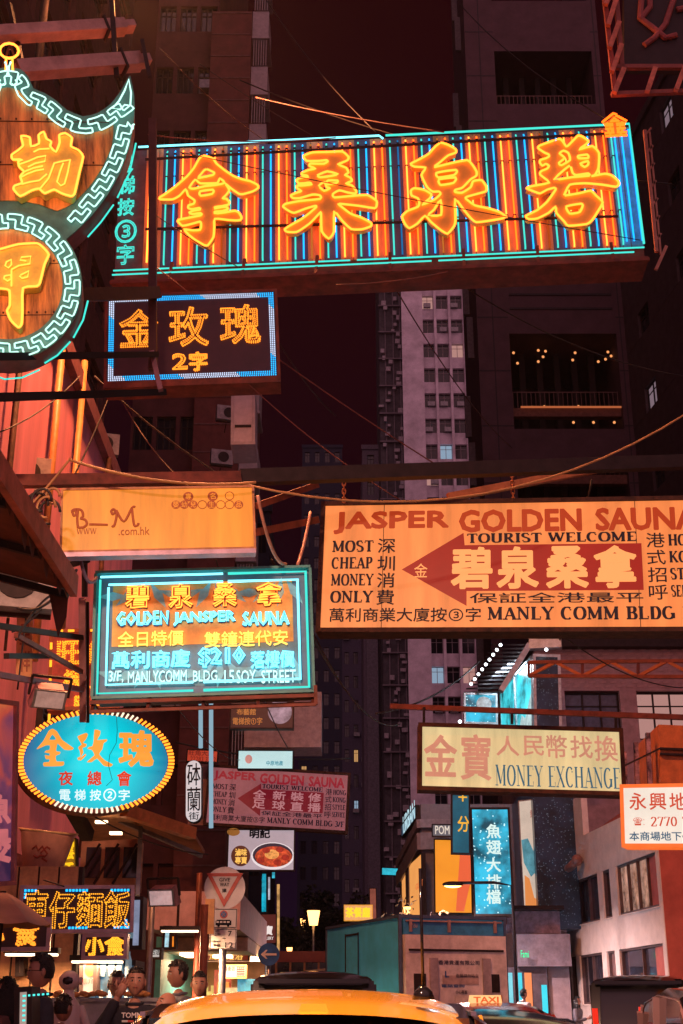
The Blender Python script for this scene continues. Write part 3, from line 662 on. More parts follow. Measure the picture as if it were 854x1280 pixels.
stain = mat('stained_red_panel', (1.0, .42, .10), .4, var=.8, scale=7, bump=.25, streak=True)
fill([smooth_loop([P.l(*p) for p in inner_full], 2)], -.03, .012).build('upper_panel', stain, g)
c2 = [(CX + (CR - 24) * math.cos(R(a)), CY - (CR - 24) * math.sin(R(a))) for a in range(0, 360, 10)]
fill([np.array([P.l(*p) for p in c2])], -.032, .014).build('coin_panel', stain, g)
c3 = [(CX + (CR - 1) * math.cos(R(a)), CY - (CR - 1) * math.sin(R(a))) for a in range(0, 360, 8)]
c3i = [(CX + (CR - 24) * math.cos(R(a)), CY - (CR - 24) * math.sin(R(a))) for a in range(0, 360, 8)]
fill([np.array([P.l(*p) for p in c3]), np.array([P.l(*p) for p in c3i])], -.035, .02).build('coin_band', tealpaint, g)
sm_ = MB()
for yy in (150, 205, 330, 395):
    a, b = P.l(-118 if yy < 250 else -60, yy, .04), P.l(136 if yy < 250 else 78, yy, .04); sm_.box(a[0], b[0], -.043, -.036, a[1] - .004, a[1] + .004)
    for k in range(14): x = a[0] + (b[0] - a[0]) * k / 13; sm_.box(x - .008, x + .008, -.048, -.036, a[1] + .02, a[1] + .036)
sm_.build('seams_and_rivets', rust, g, kind='stuff')
KEY = [(-.02, 1), (.72, 1), (.72, .36), (1.12, .36), (1.12, 0), (.40, 0), (.40, .62), (-.02, .62)]
def meander(path, d0, d1, unit, y):
    pts = np.array(path, float); seg = np.linalg.norm(np.diff(pts, axis=0), axis=1); cs = np.concatenate([[0], np.cumsum(seg)]); n = max(1, round(cs[-1] / unit)); u = cs[-1] / n
    def at(s, k):
        s = min(max(s, 0), cs[-1] - 1e-6); i = min(np.searchsorted(cs, s, 'right') - 1, len(seg) - 1); t = (pts[i + 1] - pts[i]) / seg[i]; p = pts[i] + t * (s - cs[i])
        j = min(i + 1, len(seg) - 1); return p[0] - t[1] * k, p[1] + t[0] * k
    for i in range(n):
        lp = []
        for q in range(len(KEY)):
            a, b = KEY[q], KEY[(q + 1) % len(KEY)]
            for m_ in range(4):
                f = .1 + .8 * m_ / 3; lp.append(P.l(*at((i + (a[0] + (b[0] - a[0]) * f)) * u, d0 + (d1 - d0) * (1 - (a[1] + (b[1] - a[1]) * f))), 0.07))
        MB().tube([(p[0], y, p[1]) for p in lp], .0085, 6, True).build('neon_tube', NEON['pale'], g, True)
hp = smooth_loop(half, 3)[:-5]
def openpath(pts, k=4):
    return [tuple(p) for p in smooth_loop(list(pts), k)][: (len(pts) - 1) * k]
mir = lambda pts: [(20 - x, y) for x, y in pts]
A_ = openpath(half[:11]); B_ = openpath([(167, 152), (164, 178), (154, 208), (138, 238), (118, 264), (98, 286)])
meander(A_, 3, 20, 27, -.07); meander(B_, 3, 20, 27, -.07); meander(mir(A_), -3, -20, 27, -.07); meander(mir(B_), -3, -20, 27, -.07)
wing = [P.l(x, y, .07) for x, y in ((161, 99), (156, 113), (149, 126), (141, 135), (150, 137), (156, 131), (163, 132), (164, 116))]
MB().tube([(p[0], -.07, p[1]) for p in wing], .0095, 6, True).build('neon_tube', NEON['pale'], g, True)
cc = [(CX + (CR - 3) * math.cos(R(a)), CY - (CR - 3) * math.sin(R(a))) for a in range(90, -271, -4)]
meander(cc, 0, 18, 27, -.08)
for seg in (((166, 175), (158, 212), (143, 243)), ((138, 252), (122, 274), (106, 292)), ((106, 372), (100, 396), (88, 418)), ((84, 423), (68, 440), (52, 450)), ((46, 458), (24, 468), (2, 470), (-20, 462))):
    q = [P.l(x + 4, y + 4, -.2) for x, y in seg]; MB().tube([(p[0], .2, p[1]) for p in q], .009, 6).build('rear_neon_tube', NEON['teal'], g, True)
yface = mat('gold_letter_paint', (.90, .80, .14), .4, var=.25, scale=5)
o = traced(P, g, (0, 40), 4.27, [[115,565,160,572,168,620,210,605,208,560,235,543,250,580,275,595,270,620,300,650,320,600,318,560,350,550,385,575,380,620,420,640,445,675,425,760,400,870,380,885,330,870,290,850,240,870,210,845,170,855,110,885,75,850,80,830,120,815,110,780,130,755,105,730,100,700,125,690,70,690,65,665,100,640,125,615]], yface, NEON['yellow'], y=-.14, r=.012, dep=.1)
def opent(par, org, k, q, y, r, m): 
    pts = [P.l(org[0] + q[i] / k, org[1] + q[i + 1] / k, -y) for i in range(0, len(q), 2)]; MB().tube([(p[0], y, p[1]) for p in pts], r, 6).build('neon_tube', m, par, True)
for q in ([215,835,260,780,290,700,330,690,375,682,362,750,345,810,325,820,305,800,322,740,338,700], [105,705,150,690,200,668,245,660,240,690,190,700,150,720], [112,775,150,755,190,740,235,732], [115,812,160,800,210,792,250,758], [180,640,210,625,265,622], [130,745,180,725,230,715]): opent(o, (0, 40), 4.27, q, -.17, .009, NEON['yellow'])
o = traced(P, g, (0, 250), 4.27, [[-170,330,-60,290,0,272,100,245,200,240,235,265,262,300,240,350,215,450,200,468,125,478,122,600,118,670,100,688,60,650,40,600,55,570,52,490,0,480,-100,470,-160,400]], yface, NEON['yellow'], y=-.14, r=.012, dep=.1)
for q in ([35,330,60,318,62,345,45,362,28,350,35,330], [60,372,100,350,160,340,165,300,115,305,108,320,140,325], [25,405,55,400,62,420,40,432,22,420,25,405], [110,400,155,378,148,410,118,418,105,405], [62,375,62,460]): opent(o, (0, 250), 4.27, q, -.17, .009, NEON['yellow'])
text(P, g, '押', (-135, 185, -60, 250), yface, .05, -.1, .08, 'character')
rg = MB(); c = P.l(12, 66); rr = .095; rg.tube([(c[0] + rr * math.cos(a * .524), -.03, c[1] + rr * math.sin(a * .524)) for a in range(12)], .014, 6, True)
rg.tube([(c[0] - .03, -.03, c[1] - rr), (c[0] - .035, -.03, c[1] - rr - .15)], .012); rg.tube([(c[0] + .03, -.03, c[1] - rr), (c[0] + .035, -.03, c[1] - rr - .15)], .012)
rg.build('top_ring_tube', NEON['yellow'], g, True)
MB().bar((c[0] - .12, .05, c[1] - .32), (c[0], .05, c[1] + .14), .02).bar((c[0] + .14, .05, c[1] - .32), (c[0], .05, c[1] + .14), .02).build('top_bracket', rust, g)

# ---- 10. street-level LED signs
def led_board(corn, d, label, chars, m, edge=True, pitch=.026, rr=.008):
    P = Plane(*corn, d); g = signroot(P, 'led_sign', label, 'LED sign', 'food stall LED signs')
    casing(P, g, .2, .03, mat('pinkish_aluminium', (.45, .3, .32), .35, .5), .02, mat('led_board_dark', (.03, .012, .018), .4, var=.2))
    for t, b in chars: text_leds(P, g, t, b, m, pitch, rr, -.012, .016, inner=None if edge else -.012)
    if edge:
        mb = MB(); w, h = P.w / 2 - .045, P.h / 2 - .042
        for (x0, x1, z0, z1) in ((-w, -w + .10, h, h - .02), (-.10, .10, h, h), (w - .16, w, h, h), (w - .02, w, -h + .06, -h), (w - .12, w, -h, -h), (-.06, .10, -h, -h), (-w, -w + .02, h, h - .08)):
            for i in range(int(abs(x1 - x0) / .03) + 1):
                for j in range(int(abs(z1 - z0) / .03) + 1): x = x0 + i * .03; z = z0 - j * .03; mb.box(x - .01, x + .01, -.012, 0, z - .01, z + .01)
        mb.build('border_lights', LED_B, g)
    return P, g
led_board(((24, 1107), (167, 1107), (167, 1166), (24, 1166)), 12.2, 'wide LED noodle sign with four yellow outlined characters and blue corner lights', [('車', (30.5, 1113.5, 60, 1160)), ('仔', (62, 1115, 93, 1160)), ('麵', (96, 1115, 128, 1159)), ('飯', (130, 1114, 162, 1160))], LED_Y, pitch=.0185, rr=.0052)
led_board(((103, 1167), (159, 1167), (159, 1199), (103, 1199)), 12.0, 'small two-character LED sign hung under the right end of the noodle sign', [('小', (106, 1169, 130, 1195)), ('食', (131.5, 1169, 156.5, 1196))], LED_Y, False, .018, .006)
led_board(((-50, 1147), (63, 1147), (63, 1189), (-50, 1189)), 11.0, 'dark LED sign with one visible amber character under the brown umbrella', [('食', (17, 1150, 48, 1182)), ('小', (-25, 1152, 5, 1182))], LED_O, False)

# ---- 11. dotted red sign behind the price board
P = Plane((62, 790), (150, 783), (150, 890), (60, 885), 18.0)
g = signroot(P, 'led_sign', 'square red board of dotted yellow characters partly behind the cyan price board', 'LED sign')
casing(P, g, .3, .05, mat('orange_red_frame', (.5, .12, .03), .5), .03, mat('red_led_board', (.75, .12, .07), .5, var=.3))
for t, b in (('旺', (72, 802, 100, 830)), ('角', (108, 800, 134, 832)), ('樓', (80, 838, 102, 860)), ('上', (106, 840, 128, 860)), ('麻', (92, 868, 112, 888)), ('雀', (114, 868, 134, 888))):
    text_leds(P, g, t, b, LED_Y, .035, .008, -.012, .012, inner=-.012)
mb = MB()
for i in range(7): mb.box(-P.w / 2 + .1 + i * .16, -P.w / 2 + .19 + i * .16, -.035, -.03, P.h / 2 - .045, P.h / 2 - .01)
for i in range(5): mb.box(-P.w / 2 + .01, -P.w / 2 + .045, -.035, -.03, P.h / 2 - .3 - i * .26, P.h / 2 - .2 - i * .26)
mb.build('border_lights', LED_Y, g)

# ---- 12. vertical yellow character sign, seen at a steep angle
P = Plane((66, 1052), (95, 1046), (96, 1107), (66, 1107), 15.5)
g = signroot(P, 'vertical_sign', 'bright yellow vertical character sign beside the giant bowl', 'sign')
casing(P, g, .12, .01, darksteel, .01, mat('white_cut_board', (.4, .35, .3), .5))
for i, (t, b) in enumerate((('細', (68, 1050, 80, 1076)), ('蓉', (68, 1079, 80, 1105)), ('雲', (83, 1049, 94, 1075)), ('吞', (83, 1079, 94, 1105)))):
    text(P, g, t, b, panelmat('yellow_lit', (255, 190, 30), 1.2, 0), .05, -.05, .06, 'character')
# ---- 13. small distant signs on the left
def plain_sign(name, label, cat, corn, d, bgm, items=(), t=.25, rim=.03, frame=None, reg=40):
    P = Plane(*corn, d, reg=reg); g = signroot(P, name, label, cat); casing(P, g, t, rim, frame or darksteel, .02, bgm)
    for it in items: text(P, g, it[0], it[1], it[2], it[3] if len(it) > 3 else .02, -.01)
    return P, g
plain_sign('lightbox_sign', 'small tilted orange red phone number sign above the distant pink arrow sign', 'sign', ((232, 935), (272, 939), (273, 954), (235, 952)), 41, panelmat('orange_red_sign', (190, 62, 40), .8, .15), [('旺角大廈', (236, 938, 268, 945), panelmat('dull_red', (110, 25, 22), .7, 0)), ('22283 3322', (238, 946, 270, 952), panelmat('dull_red', (110, 25, 22), .7, 0))])
P = Plane((232, 950), (252, 950), (252, 1028), (232, 1028), 30, reg=40)
g = signroot(P, 'rounded_sign', 'tall white rounded sign with black line characters left of the pink arrow sign', 'sign')
w, h = P.w / 2, P.h / 2; pill = [(w * math.cos(R(a)), h - w + w * math.sin(R(a))) for a in range(0, 181, 15)] + [(w * math.cos(R(a)), -h + w + w * math.sin(R(a))) for a in range(180, 361, 15)]
MB().prism(pill[::-1], .02, .3).build('casing', darksteel, g); MB().prism([(x * .94, z * .98) for x, z in pill][::-1], -.01, .018).build('face_panel', panelmat('white_lit', (205, 205, 210), .9, .1), g)
for t, b in (('砵', (234, 954, 251, 982)), ('蘭', (234, 984, 251, 1014)), ('街', (236, 1015, 249, 1025))): text(P, g, t, b, black_print, .01, -.014, name='character')
# ============================================================= GROUND
def struct(o): o['kind'] = 'structure'; return o
asph = mat('asphalt', (.045, .042, .045), .45, var=.35, scale=12, bump=.2)
struct(MB().quad((-150, -40, 0), (150, -40, 0), (150, 240, 0), (-150, 240, 0)).build('ground', mat('dark_ground', (.04, .035, .035), .8, var=.3)))
struct(MB().quad((-3.0, -20, .004), (5.2, -20, .004), (3.6, 160, .004), (-6.2, 160, .004)).build('road', asph))
pave = mat('paving', (.20, .17, .16), .7, var=.3, scale=5)
struct(MB().add([(-3.0, -20, .13), (-6.2, 160, .13), (-16, 160, .13), (-9, -20, .13), (-3.0, -20, 0), (-6.2, 160, 0), (-16, 160, 0), (-9, -20, 0)], [(0, 1, 2, 3), (0, 4, 5, 1), (1, 5, 6, 2), (0, 3, 7, 4)]).build('pavement', pave))
struct(MB().add([(5.2, -20, .13), (3.6, 160, .13), (16, 160, .13), (14, -20, .13), (5.2, -20, 0), (3.6, 160, 0), (16, 160, 0), (14, -20, 0)], [(3, 2, 1, 0), (1, 5, 4, 0), (1, 2, 6, 5), (0, 4, 7, 3)]).build('pavement', pave))
ln = MB()
for i in range(16): y = 4 + i * 8; ln.box(.9 - y * .02, 1.02 - y * .02, y, y + 3.5, .008, .010)
struct(ln.build('road_marking', white_paint))

# ============================================================= BUILDINGS
wlit = [glow('window_amber_light', (1.0, .52, .2), .55), glow('window_cool_light', (.55, .75, 1.0), .45), glow('window_pink_light', (.9, .45, .4), .5)]
def winmesh(w, h, nx, fm, gm, ny=2, dep=.1):
    f = MB(); t = .05
    f.box(-w / 2, w / 2, -dep, 0, h / 2 - t, h / 2); f.box(-w / 2, w / 2, -dep, 0, -h / 2, -h / 2 + t)
    for i in range(nx + 1): x = -w / 2 + t / 2 + i * (w - t) / nx; f.box(x - t / 2, x + t / 2, -dep, 0, -h / 2 + t, h / 2 - t)
    if ny > 1: f.box(-w / 2 + t, w / 2 - t, -dep * .7, 0, h * .2, h * .2 + t * .8)
    return f.mesh('window_frame', fm), MB().box(-w / 2 + .01, w / 2 - .01, -.03, .0, -h / 2 + .01, h / 2 - .01).mesh('pane', gm)
def bldg(label, A, B, z0, z1, wallm, fh=3.2, cols=5, wf=.7, hf=.55, dep=14., lit=.0, name='building', nx=2, fm=None, skip=(), base=0., pier=.25, seed=1, cat='building', minz=None, gm=None, boxes=0, noaircon=False, litm=None):
    rnd = random.Random(seed); A, B = Vector((A[0], A[1], 0)), Vector((B[0], B[1], 0)); L = (B - A).length; rz = math.atan2(B.y - A.y, B.x - A.x)
    g = root(name, label, cat, A, rz); fm = fm or darksteel
    MB().box(0, L, pier, dep, 0, z1).build('core', wallm, g)
    nf = max(1, int(round((z1 - z0) / fh))); fh = (z1 - z0) / nf; cw = L / cols; ww, wh = cw * wf, fh * hf
    wl = MB()
    if z0 > .2: wl.box(0, L, 0, pier - .002, 0, z0)
    for k in range(nf):
        zb = z0 + k * fh; s0 = zb + fh * (1 - hf) * .6
        wl.box(0, L, 0, pier - .002, zb, s0); wl.box(0, L, 0, pier - .002, s0 + wh, zb + fh)
        wl.box(0, (cw - ww) / 2, -.012, pier - .002, s0, s0 + wh); wl.box(L - (cw - ww) / 2, L, -.012, pier - .002, s0, s0 + wh)
        for c in range(1, cols): wl.box(c * cw - (cw - ww) / 2, c * cw + (cw - ww) / 2, -.012, pier - .002, s0, s0 + wh)
    wl.box(-.1, L + .1, -.15, pier, z1, z1 + .5)
    wl.build('wall', wallm, g)
    fme, gme = winmesh(ww, wh, nx, fm, gm or glass_dark); lits = []
    for q in (litm or wlit): lits.append(MB().box(-ww / 2 + .01, ww / 2 - .01, -.03, 0, -wh / 2 + .01, wh / 2 - .01).mesh('pane', q))
    ac = MB().box(-.35, .35, -.35, 0, -.22, .22).mesh('air_conditioner', zinc)
    for k in range(nf):
        zc = z0 + k * fh + fh * (1 - hf) * .6 + wh / 2
        if minz and zc < minz: continue
        for c in range(cols):
            if (k, c) in skip: continue
            f = inst(fme, 'window', g, ((c + .5) * cw, pier - .005, zc)); inst(rnd.choice(lits) if rnd.random() < lit else gme, 'pane', f)
            if not noaircon and rnd.random() < .25: inst(ac, 'air_conditioner', g, ((c + .5) * cw + rnd.uniform(-.2, .2) * ww, -.02, zc - wh / 2 + .25))
    return g
def X(px, py, d): p = W(px, py, d); return (p.x, p.y)
# left row: near pink rendered building (its face runs along the street)
pinkw = mat('pink_render', (.95, .34, .46), .8, var=.25, scale=1.5, bump=.15, streak=True)
g = root('building', 'low magenta rendered building running along the left side under the signs', 'building', (-4.7, 7, 0), R(90.8))
MB().box(0, 22, .0, 8, 3.6, 12.0).build('wall', pinkw, g)
MB().box(0, 22, .6, 8, .13, 3.58).build('shop_wall', mat('shop_wood_wall', (.30, .14, .08), .7, var=.4, scale=4), g)
MB().box(-.1, 22.1, -.15, 8.1, 12.0, 12.35).build('parapet', mat('parapet_render', (.30, .10, .12), .8), g)
wf_, wg_ = winmesh(1.5, 1.3, 2, darksteel, glass_dark)
for x in (4, 9, 14, 19): f = inst(wf_, 'window', g, (x, -.005, 5.6)); inst(wg_, 'pane', f)
for x, dx in ((12.2, .0), (14.0, .1)):
    MB().tube([(x, -.14, 6.4), (x + dx, -.14, 12.6)], .06, 8).build('drain_pipe', mat('orange_pipe', (.6, .27, .08), .5, var=.3), g, True)  # pipes coloured orange
# left row: taller set-back building with horizontal bands above
bandw = mat('dark_brick_bands', (.14, .04, .035), .8, var=.4, scale=3)
g = bldg('tall dark red building set back behind the pawnshop sign, with banded floors', (-8.6, 12), (-8.2, 40), 12.6, 48, bandw, 3.3, 7, .8, .5, 10, .02, seed=2, fm=redsteel, noaircon=True)
# left: building facing up the street
facb = mat('dim_tenement_render', (.13, .035, .035), .8, var=.35, scale=1.2)
A, B = X(140, 900, 46), X(262, 300, 46)
g = bldg('dim brown tenement facing the camera at upper left behind the signs', A, B, 3.5, 62, facb, 3.4, 3, .82, .42, 14, .015, seed=3, minz=10, nx=3)
B0 = X(262, 100, 46); B1 = X(312, 100, 46)
g = root('building', 'windowless brick wing with stacked grilles at its right corner', 'building', (B0[0] + .05, 45.6, 0))
L = B1[0] - B0[0]; zt = W(290, 22, 46).z
MB().box(0, L, 0, 12, 0, zt).build('wall', mat('plain_brick_wing', (.20, .055, .045), .8, var=.3, scale=2), g)
brickl = MB()
for k in range(int(zt / 1.2)): brickl.box(.02, L - .02, -.03, 0, 6 + k * 1.2, 6.06 + k * 1.2)
brickl.build('string_course', mat('string_course', (.22, .1, .09), .8), g)
gril = mat('white_grille', (.5, .42, .42), .5, var=.2)
for k in range(14):
    z = 8 + k * 3.1
    q = MB().box(L + .02, L + .75, .3, 2.0, z, z + 1.5); q.box(L + .02, L + .8, .2, 2.1, z - .1, z); q.build('balcony_box', gril, g)
    q = MB()
    for j in range(6): q.box(L + .1 + j * .11, L + .13 + j * .11, .22, .26, z + 1.5, z + 2.9)
    q.build('grille', gril, g)
# pale advert box hung at the wing corner (around photo row 520)
P = Plane((288, 484), (320, 486), (318, 556), (290, 556), 30, reg=40); g = signroot(P, 'blank_sign', 'pale blank panel box high beside the dark tenement windows', 'sign')
casing(P, g, 1.2, .08, mat('lilac_grey_metal', (.5, .42, .46), .5, var=.2), .03, mat('lilac_panel', (.62, .52, .56), .5, var=.15))
MB().box(-P.w / 2 + .1, P.w / 2 - .1, -.04, -.001, -.32, -.26).build('joint_strip', darksteel, g)

# right: dark tower with parking voids, facing the camera
dkt = mat('maroon_dark_concrete', (.105, .05, .062), .8, var=.25, scale=1.0)
D = 62.; xa = X(606, 620, D)[0]; xb = X(800, 620, D)[0]
g = root('building', 'huge dark tower at upper right with black recessed terraces', 'building', (xa, D, 0))
Lw = xb - xa
zz = [W(700, y, D).z for y in (620, 576, 536, 417, 343, 130, 64, -20)]
xv0 = X(640, 480, D)[0] - xa; xv1 = X(776, 480, D)[0] - xa
q = MB(); q.box(0, xv0, 0, 7, 0, 75).box(xv1, Lw, 0, 7, 0, 75)
levels = [(0, 30.), (zz[1], zz[2]), (zz[3], zz[5] if 0 else zz[5])]
voids = [(W(700, 700, D).z, W(700, 576, D).z), (W(700, 536, D).z, W(700, 417, D).z), (W(700, 130, D).z, W(700, 64, D).z), (W(700, 1, D).z, 90)]
z = 0
for a, b in voids: q.box(xv0 + .002, xv1 - .002, .0, 7, z, a); z = b
q.build('wall', dkt, g)
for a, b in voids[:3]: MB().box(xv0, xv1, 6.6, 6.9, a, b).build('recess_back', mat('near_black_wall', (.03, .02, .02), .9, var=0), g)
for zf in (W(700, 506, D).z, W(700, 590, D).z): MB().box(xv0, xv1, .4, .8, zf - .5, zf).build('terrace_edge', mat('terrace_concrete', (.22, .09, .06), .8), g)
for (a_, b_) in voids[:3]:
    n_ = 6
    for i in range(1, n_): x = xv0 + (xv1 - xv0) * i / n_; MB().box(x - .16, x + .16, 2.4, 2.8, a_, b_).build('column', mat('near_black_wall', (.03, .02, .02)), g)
for zf in (W(700, 506, D).z, W(700, 590, D).z, voids[2][0]):
    rl = MB().box(xv0 + .05, xv1 - .05, .55, .6, zf + 1.0, zf + 1.06)
    for i in range(24): x = xv0 + .1 + (xv1 - xv0 - .2) * i / 23; rl.box(x - .02, x + .02, .55, .6, zf + .01, zf + 1.0)
    rl.build('railing', mat('dim_rail', (.16, .08, .07), .6, .3), g)
jt = MB()
for i in range(22): jt.box(.02, xv0 - .02, -.012, 0, 4 + i * 3.3, 4.07 + i * 3.3); jt.box(xv1 + .02, Lw - .02, -.012, 0, 4 + i * 3.3, 4.07 + i * 3.3)
for x in (xv0 * .5, (xv1 + Lw) / 2): jt.box(x - .03, x + .03, -.013, 0, .5, 74)
jt.build('facade_joints', mat('groove', (.04, .03, .035), .8), g)
lampm = MB().ball((0, 0, 0), .13, 6, 4).mesh('ceiling_lamp', glow('terrace_lamp', (1, .36, .12), 1.1))
for px, py in ((642, 441), (647, 454), (673, 438), (673, 452), (679, 446), (682, 439), (716, 450), (719, 441), (748, 452), (757, 449), (760, 440), (764, 445), (666, 509), (681, 508), (723, 508), (622 + 95, 528), (742, 528), (768, 528), (622, 60), (675, 57), (730, 57), (688, 60)):
    p = W(px, py, D + (1.2 if py > 400 else .4)); inst(lampm, 'ceiling_lamp', g, (p.x - xa, p.y - D, p.z), scale=(.62, .62, .62))
q = MB(); p0, p1 = W(652, 507, D), W(778, 505, D); q.box(p0.x - xa, p1.x - xa, .25, .3, p0.z, p0.z + .10); q.build('light_strip', glow('terrace_strip', (.55, .14, .05), .8), g)
for px0, px1, py in ((660, 684, 349), (740, 764, 347), (812, 830, 345)):
    p0, p1 = W(px0, py, D), W(px1, py, D); MB().box(p0.x - xa, p1.x - xa, -.3, 0, p0.z - .15, p0.z + .1).build('vent_light', glow('vent_light_grey', (.5, .28, .27), .45), g)
pan = MB()
for i in range(9): zl = zz[3] + 1.5 + i * .9; pan.box(xv0 + .1, xv1 - .1, -.05, 0, zl, zl + .12)
pan.build('facade_groove', mat('groove', (.08, .04, .05), .8), g)
for k in range(16):                                              # ribs on its receding left flank
    zq = 14 + k * 3.6; MB().box(-.35, -.002, 2 + (k % 3) * 1.4, 2.2 + (k % 3) * 1.4, zq, zq + 2.6).build('flank_fin', mat('pale_fin', (.2, .16, .17), .7), g)

# tower wing running towards us on the right
g = bldg('dark brick wing at the far right edge with a few slanted windows', X(800, 620, 62), (X(800, 620, 62)[0] + 3.4, 34), 2, 46, mat('dark_red_brick', (.085, .05, .055), .8, var=.3, scale=2), 4.6, 5, .28, .32, 12, .4, seed=5, noaircon=True, litm=[glow('window_slate_light', (.22, .3, .5), .5), glow('window_mauve_light', (.4, .27, .33), .5)])
# white tower
D = 112.; A = X(512, 600, D); B = X(606, 600, D); zt = W(540, 250, D).z
wt = mat('grey_white_tower', (.88, .78, .88), .7, var=.3, scale=.8)
g = bldg('tall pale office tower rising in the middle behind the black tower', A, B, 6, zt, wt, 2.75, 5, .84, .56, 20, .10, seed=6, pier=.35, nx=2, fm=mat('grey_mullion', (.45, .38, .4), .6), minz=8)
q = MB()
for k in range(6): x = k * (B[0] - A[0]) / 5; q.box(x - .12, x + .12, -.5, -.02, 6, zt)
q.box(-.5, 1.6, -.6, -.51, 6, zt); q.build('fin', wt, g)
q = MB().box(-2.6, -.01, 3, 14, 0, zt - 2); q.build('side_wing', mat('side_wing_grey', (.12, .11, .13), .8, var=.4, scale=2), g)
acm = MB().box(-.42, 0, -.35, .35, -.22, .22).mesh('air_conditioner', mat('ac_white', (.6, .55, .6), .5))
rr = random.Random(3)
for k in range(120): inst(acm, 'air_conditioner', g, (-.35 - rr.random() ** 2 * 2.1, 2.96, 8 + k * .62 + rr.random() * .5), scale=(rr.uniform(.6, 1.3), 1, rr.uniform(.5, 1.2)))
lg = MB()
for k in range(24): lg.box(-2.7, -.02, 2.6, 2.98, 7.6 + k * 3.05, 7.72 + k * 3.05)
lg.build('side_ledges', mat('side_ledge', (.3, .26, .3), .7), g, kind='stuff')
pp_ = MB()
for xx in (-.5, -1.2, -2.0): pp_.tube([(xx, 2.9, 5), (xx, 2.9, zt - 3)], .07, 5)
pp_.build('drain_pipes', mat('side_ledge', (.3, .26, .3)), g)
# lower neighbours of it
g = bldg('plain narrow block with small windows left of the pale tower', X(455, 900, 122), X(500, 900, 122), 5, W(470, 562, 122).z, mat('mauve_block', (.20, .17, .22), .8, var=.3), 3.0, 2, .4, .5, 14, .05, seed=8, minz=6)
MB().box(.3, 1.4, -.9, -.02, 5, 44).build('pilaster', mat('mauve_pilaster', (.24, .22, .27), .8), g)
bldg('dim violet housing block beyond the centre of the street', X(428, 900, 150), X(462, 900, 150), 4, W(440, 780, 150).z, mat('violet_block', (.09, .08, .13), .8, var=.3), 3.0, 3, .5, .5, 12, .04, seed=9, minz=6)
bldg('faint dark blue tower left of the street gap', X(374, 900, 175), X(428, 900, 175), 3, W(400, 560, 175).z, mat('blue_black_block', (.02, .022, .05), .8, var=.3), 3.4, 4, .5, .5, 12, .02, seed=10, minz=6, noaircon=True)
bldg('very dark block behind the billboards on the left', X(240, 1000, 60), X(330, 1000, 60), 3, W(300, 640, 60).z, mat('navy_block', (.03, .03, .06), .8, var=.3), 3.0, 4, .6, .5, 12, .03, seed=11, minz=6)

# brown brick building (middle right)
brick = mat('brown_brick', (.46, .28, .30), .8, var=.3, scale=3, bump=.2)
D = 40.; A = X(670, 850, D); B = X(930, 850, D)
g = root('building', 'brown brick building with two wide steel windows right of the screens', 'building', (A[0], D, 0)); Lb = B[0] - A[0]
ztop = W(750, 700, D).z; za, zb = W(700, 905, D).z, W(700, 873, D).z; zc = W(700, 812, D).z
wx = [X(p, 885, D)[0] - A[0] for p in (707, 776, 797, 862)]
q = MB().box(0, Lb, 0, 10, 0, za - .5).box(0, Lb, 0, 10, zb + .25, zc).box(0, wx[0], .0, 10, za - .498, zb + .248).box(wx[1], wx[2], 0, 10, za - .498, zb + .248).box(wx[3], Lb, 0, 10, za - .498, zb + .248)
q.build('wall', brick, g)
bk = MB().box(-.11, .11, -.02, 0, -.032, .032).mesh('brick', mat('brick_face', (.52, .32, .33), .8, var=.4, scale=2))
i = 0
for r_ in range(12):
    for c in range(24):
        inst(bk, 'brick', g, (.25 + c * .34 + (r_ % 2) * .17, 0, zb + .40 + r_ * .13 )); i += 1
for (x0, x1), lit_ in (((wx[0], wx[1]), 0), ((wx[2], wx[3]), 1)):
    wm, gm_ = winmesh(x1 - x0, zb - za + .7, 3, darksteel, wlit[2] if lit_ else mat('slate_glass', (.1, .1, .16), .15), 2)
    f = inst(wm, 'window', g, ((x0 + x1) / 2, .3, (za + zb) / 2 - .12)); inst(gm_, 'pane', f)
q = MB().box(-.2, Lb, -.4, 8, zc + .002, zc + .3); q.build('cornice', darksteel, g)
q = MB()
for i in range(14): q.box(i * Lb / 14, i * Lb / 14 + .08, .1, .2, zc + .3, ztop)
q.box(0, Lb, .22, 8, zc + .3, ztop); q.build('dark_upper_floor', mat('dark_glazed_floor', (.035, .025, .03), .3, var=.2), g)

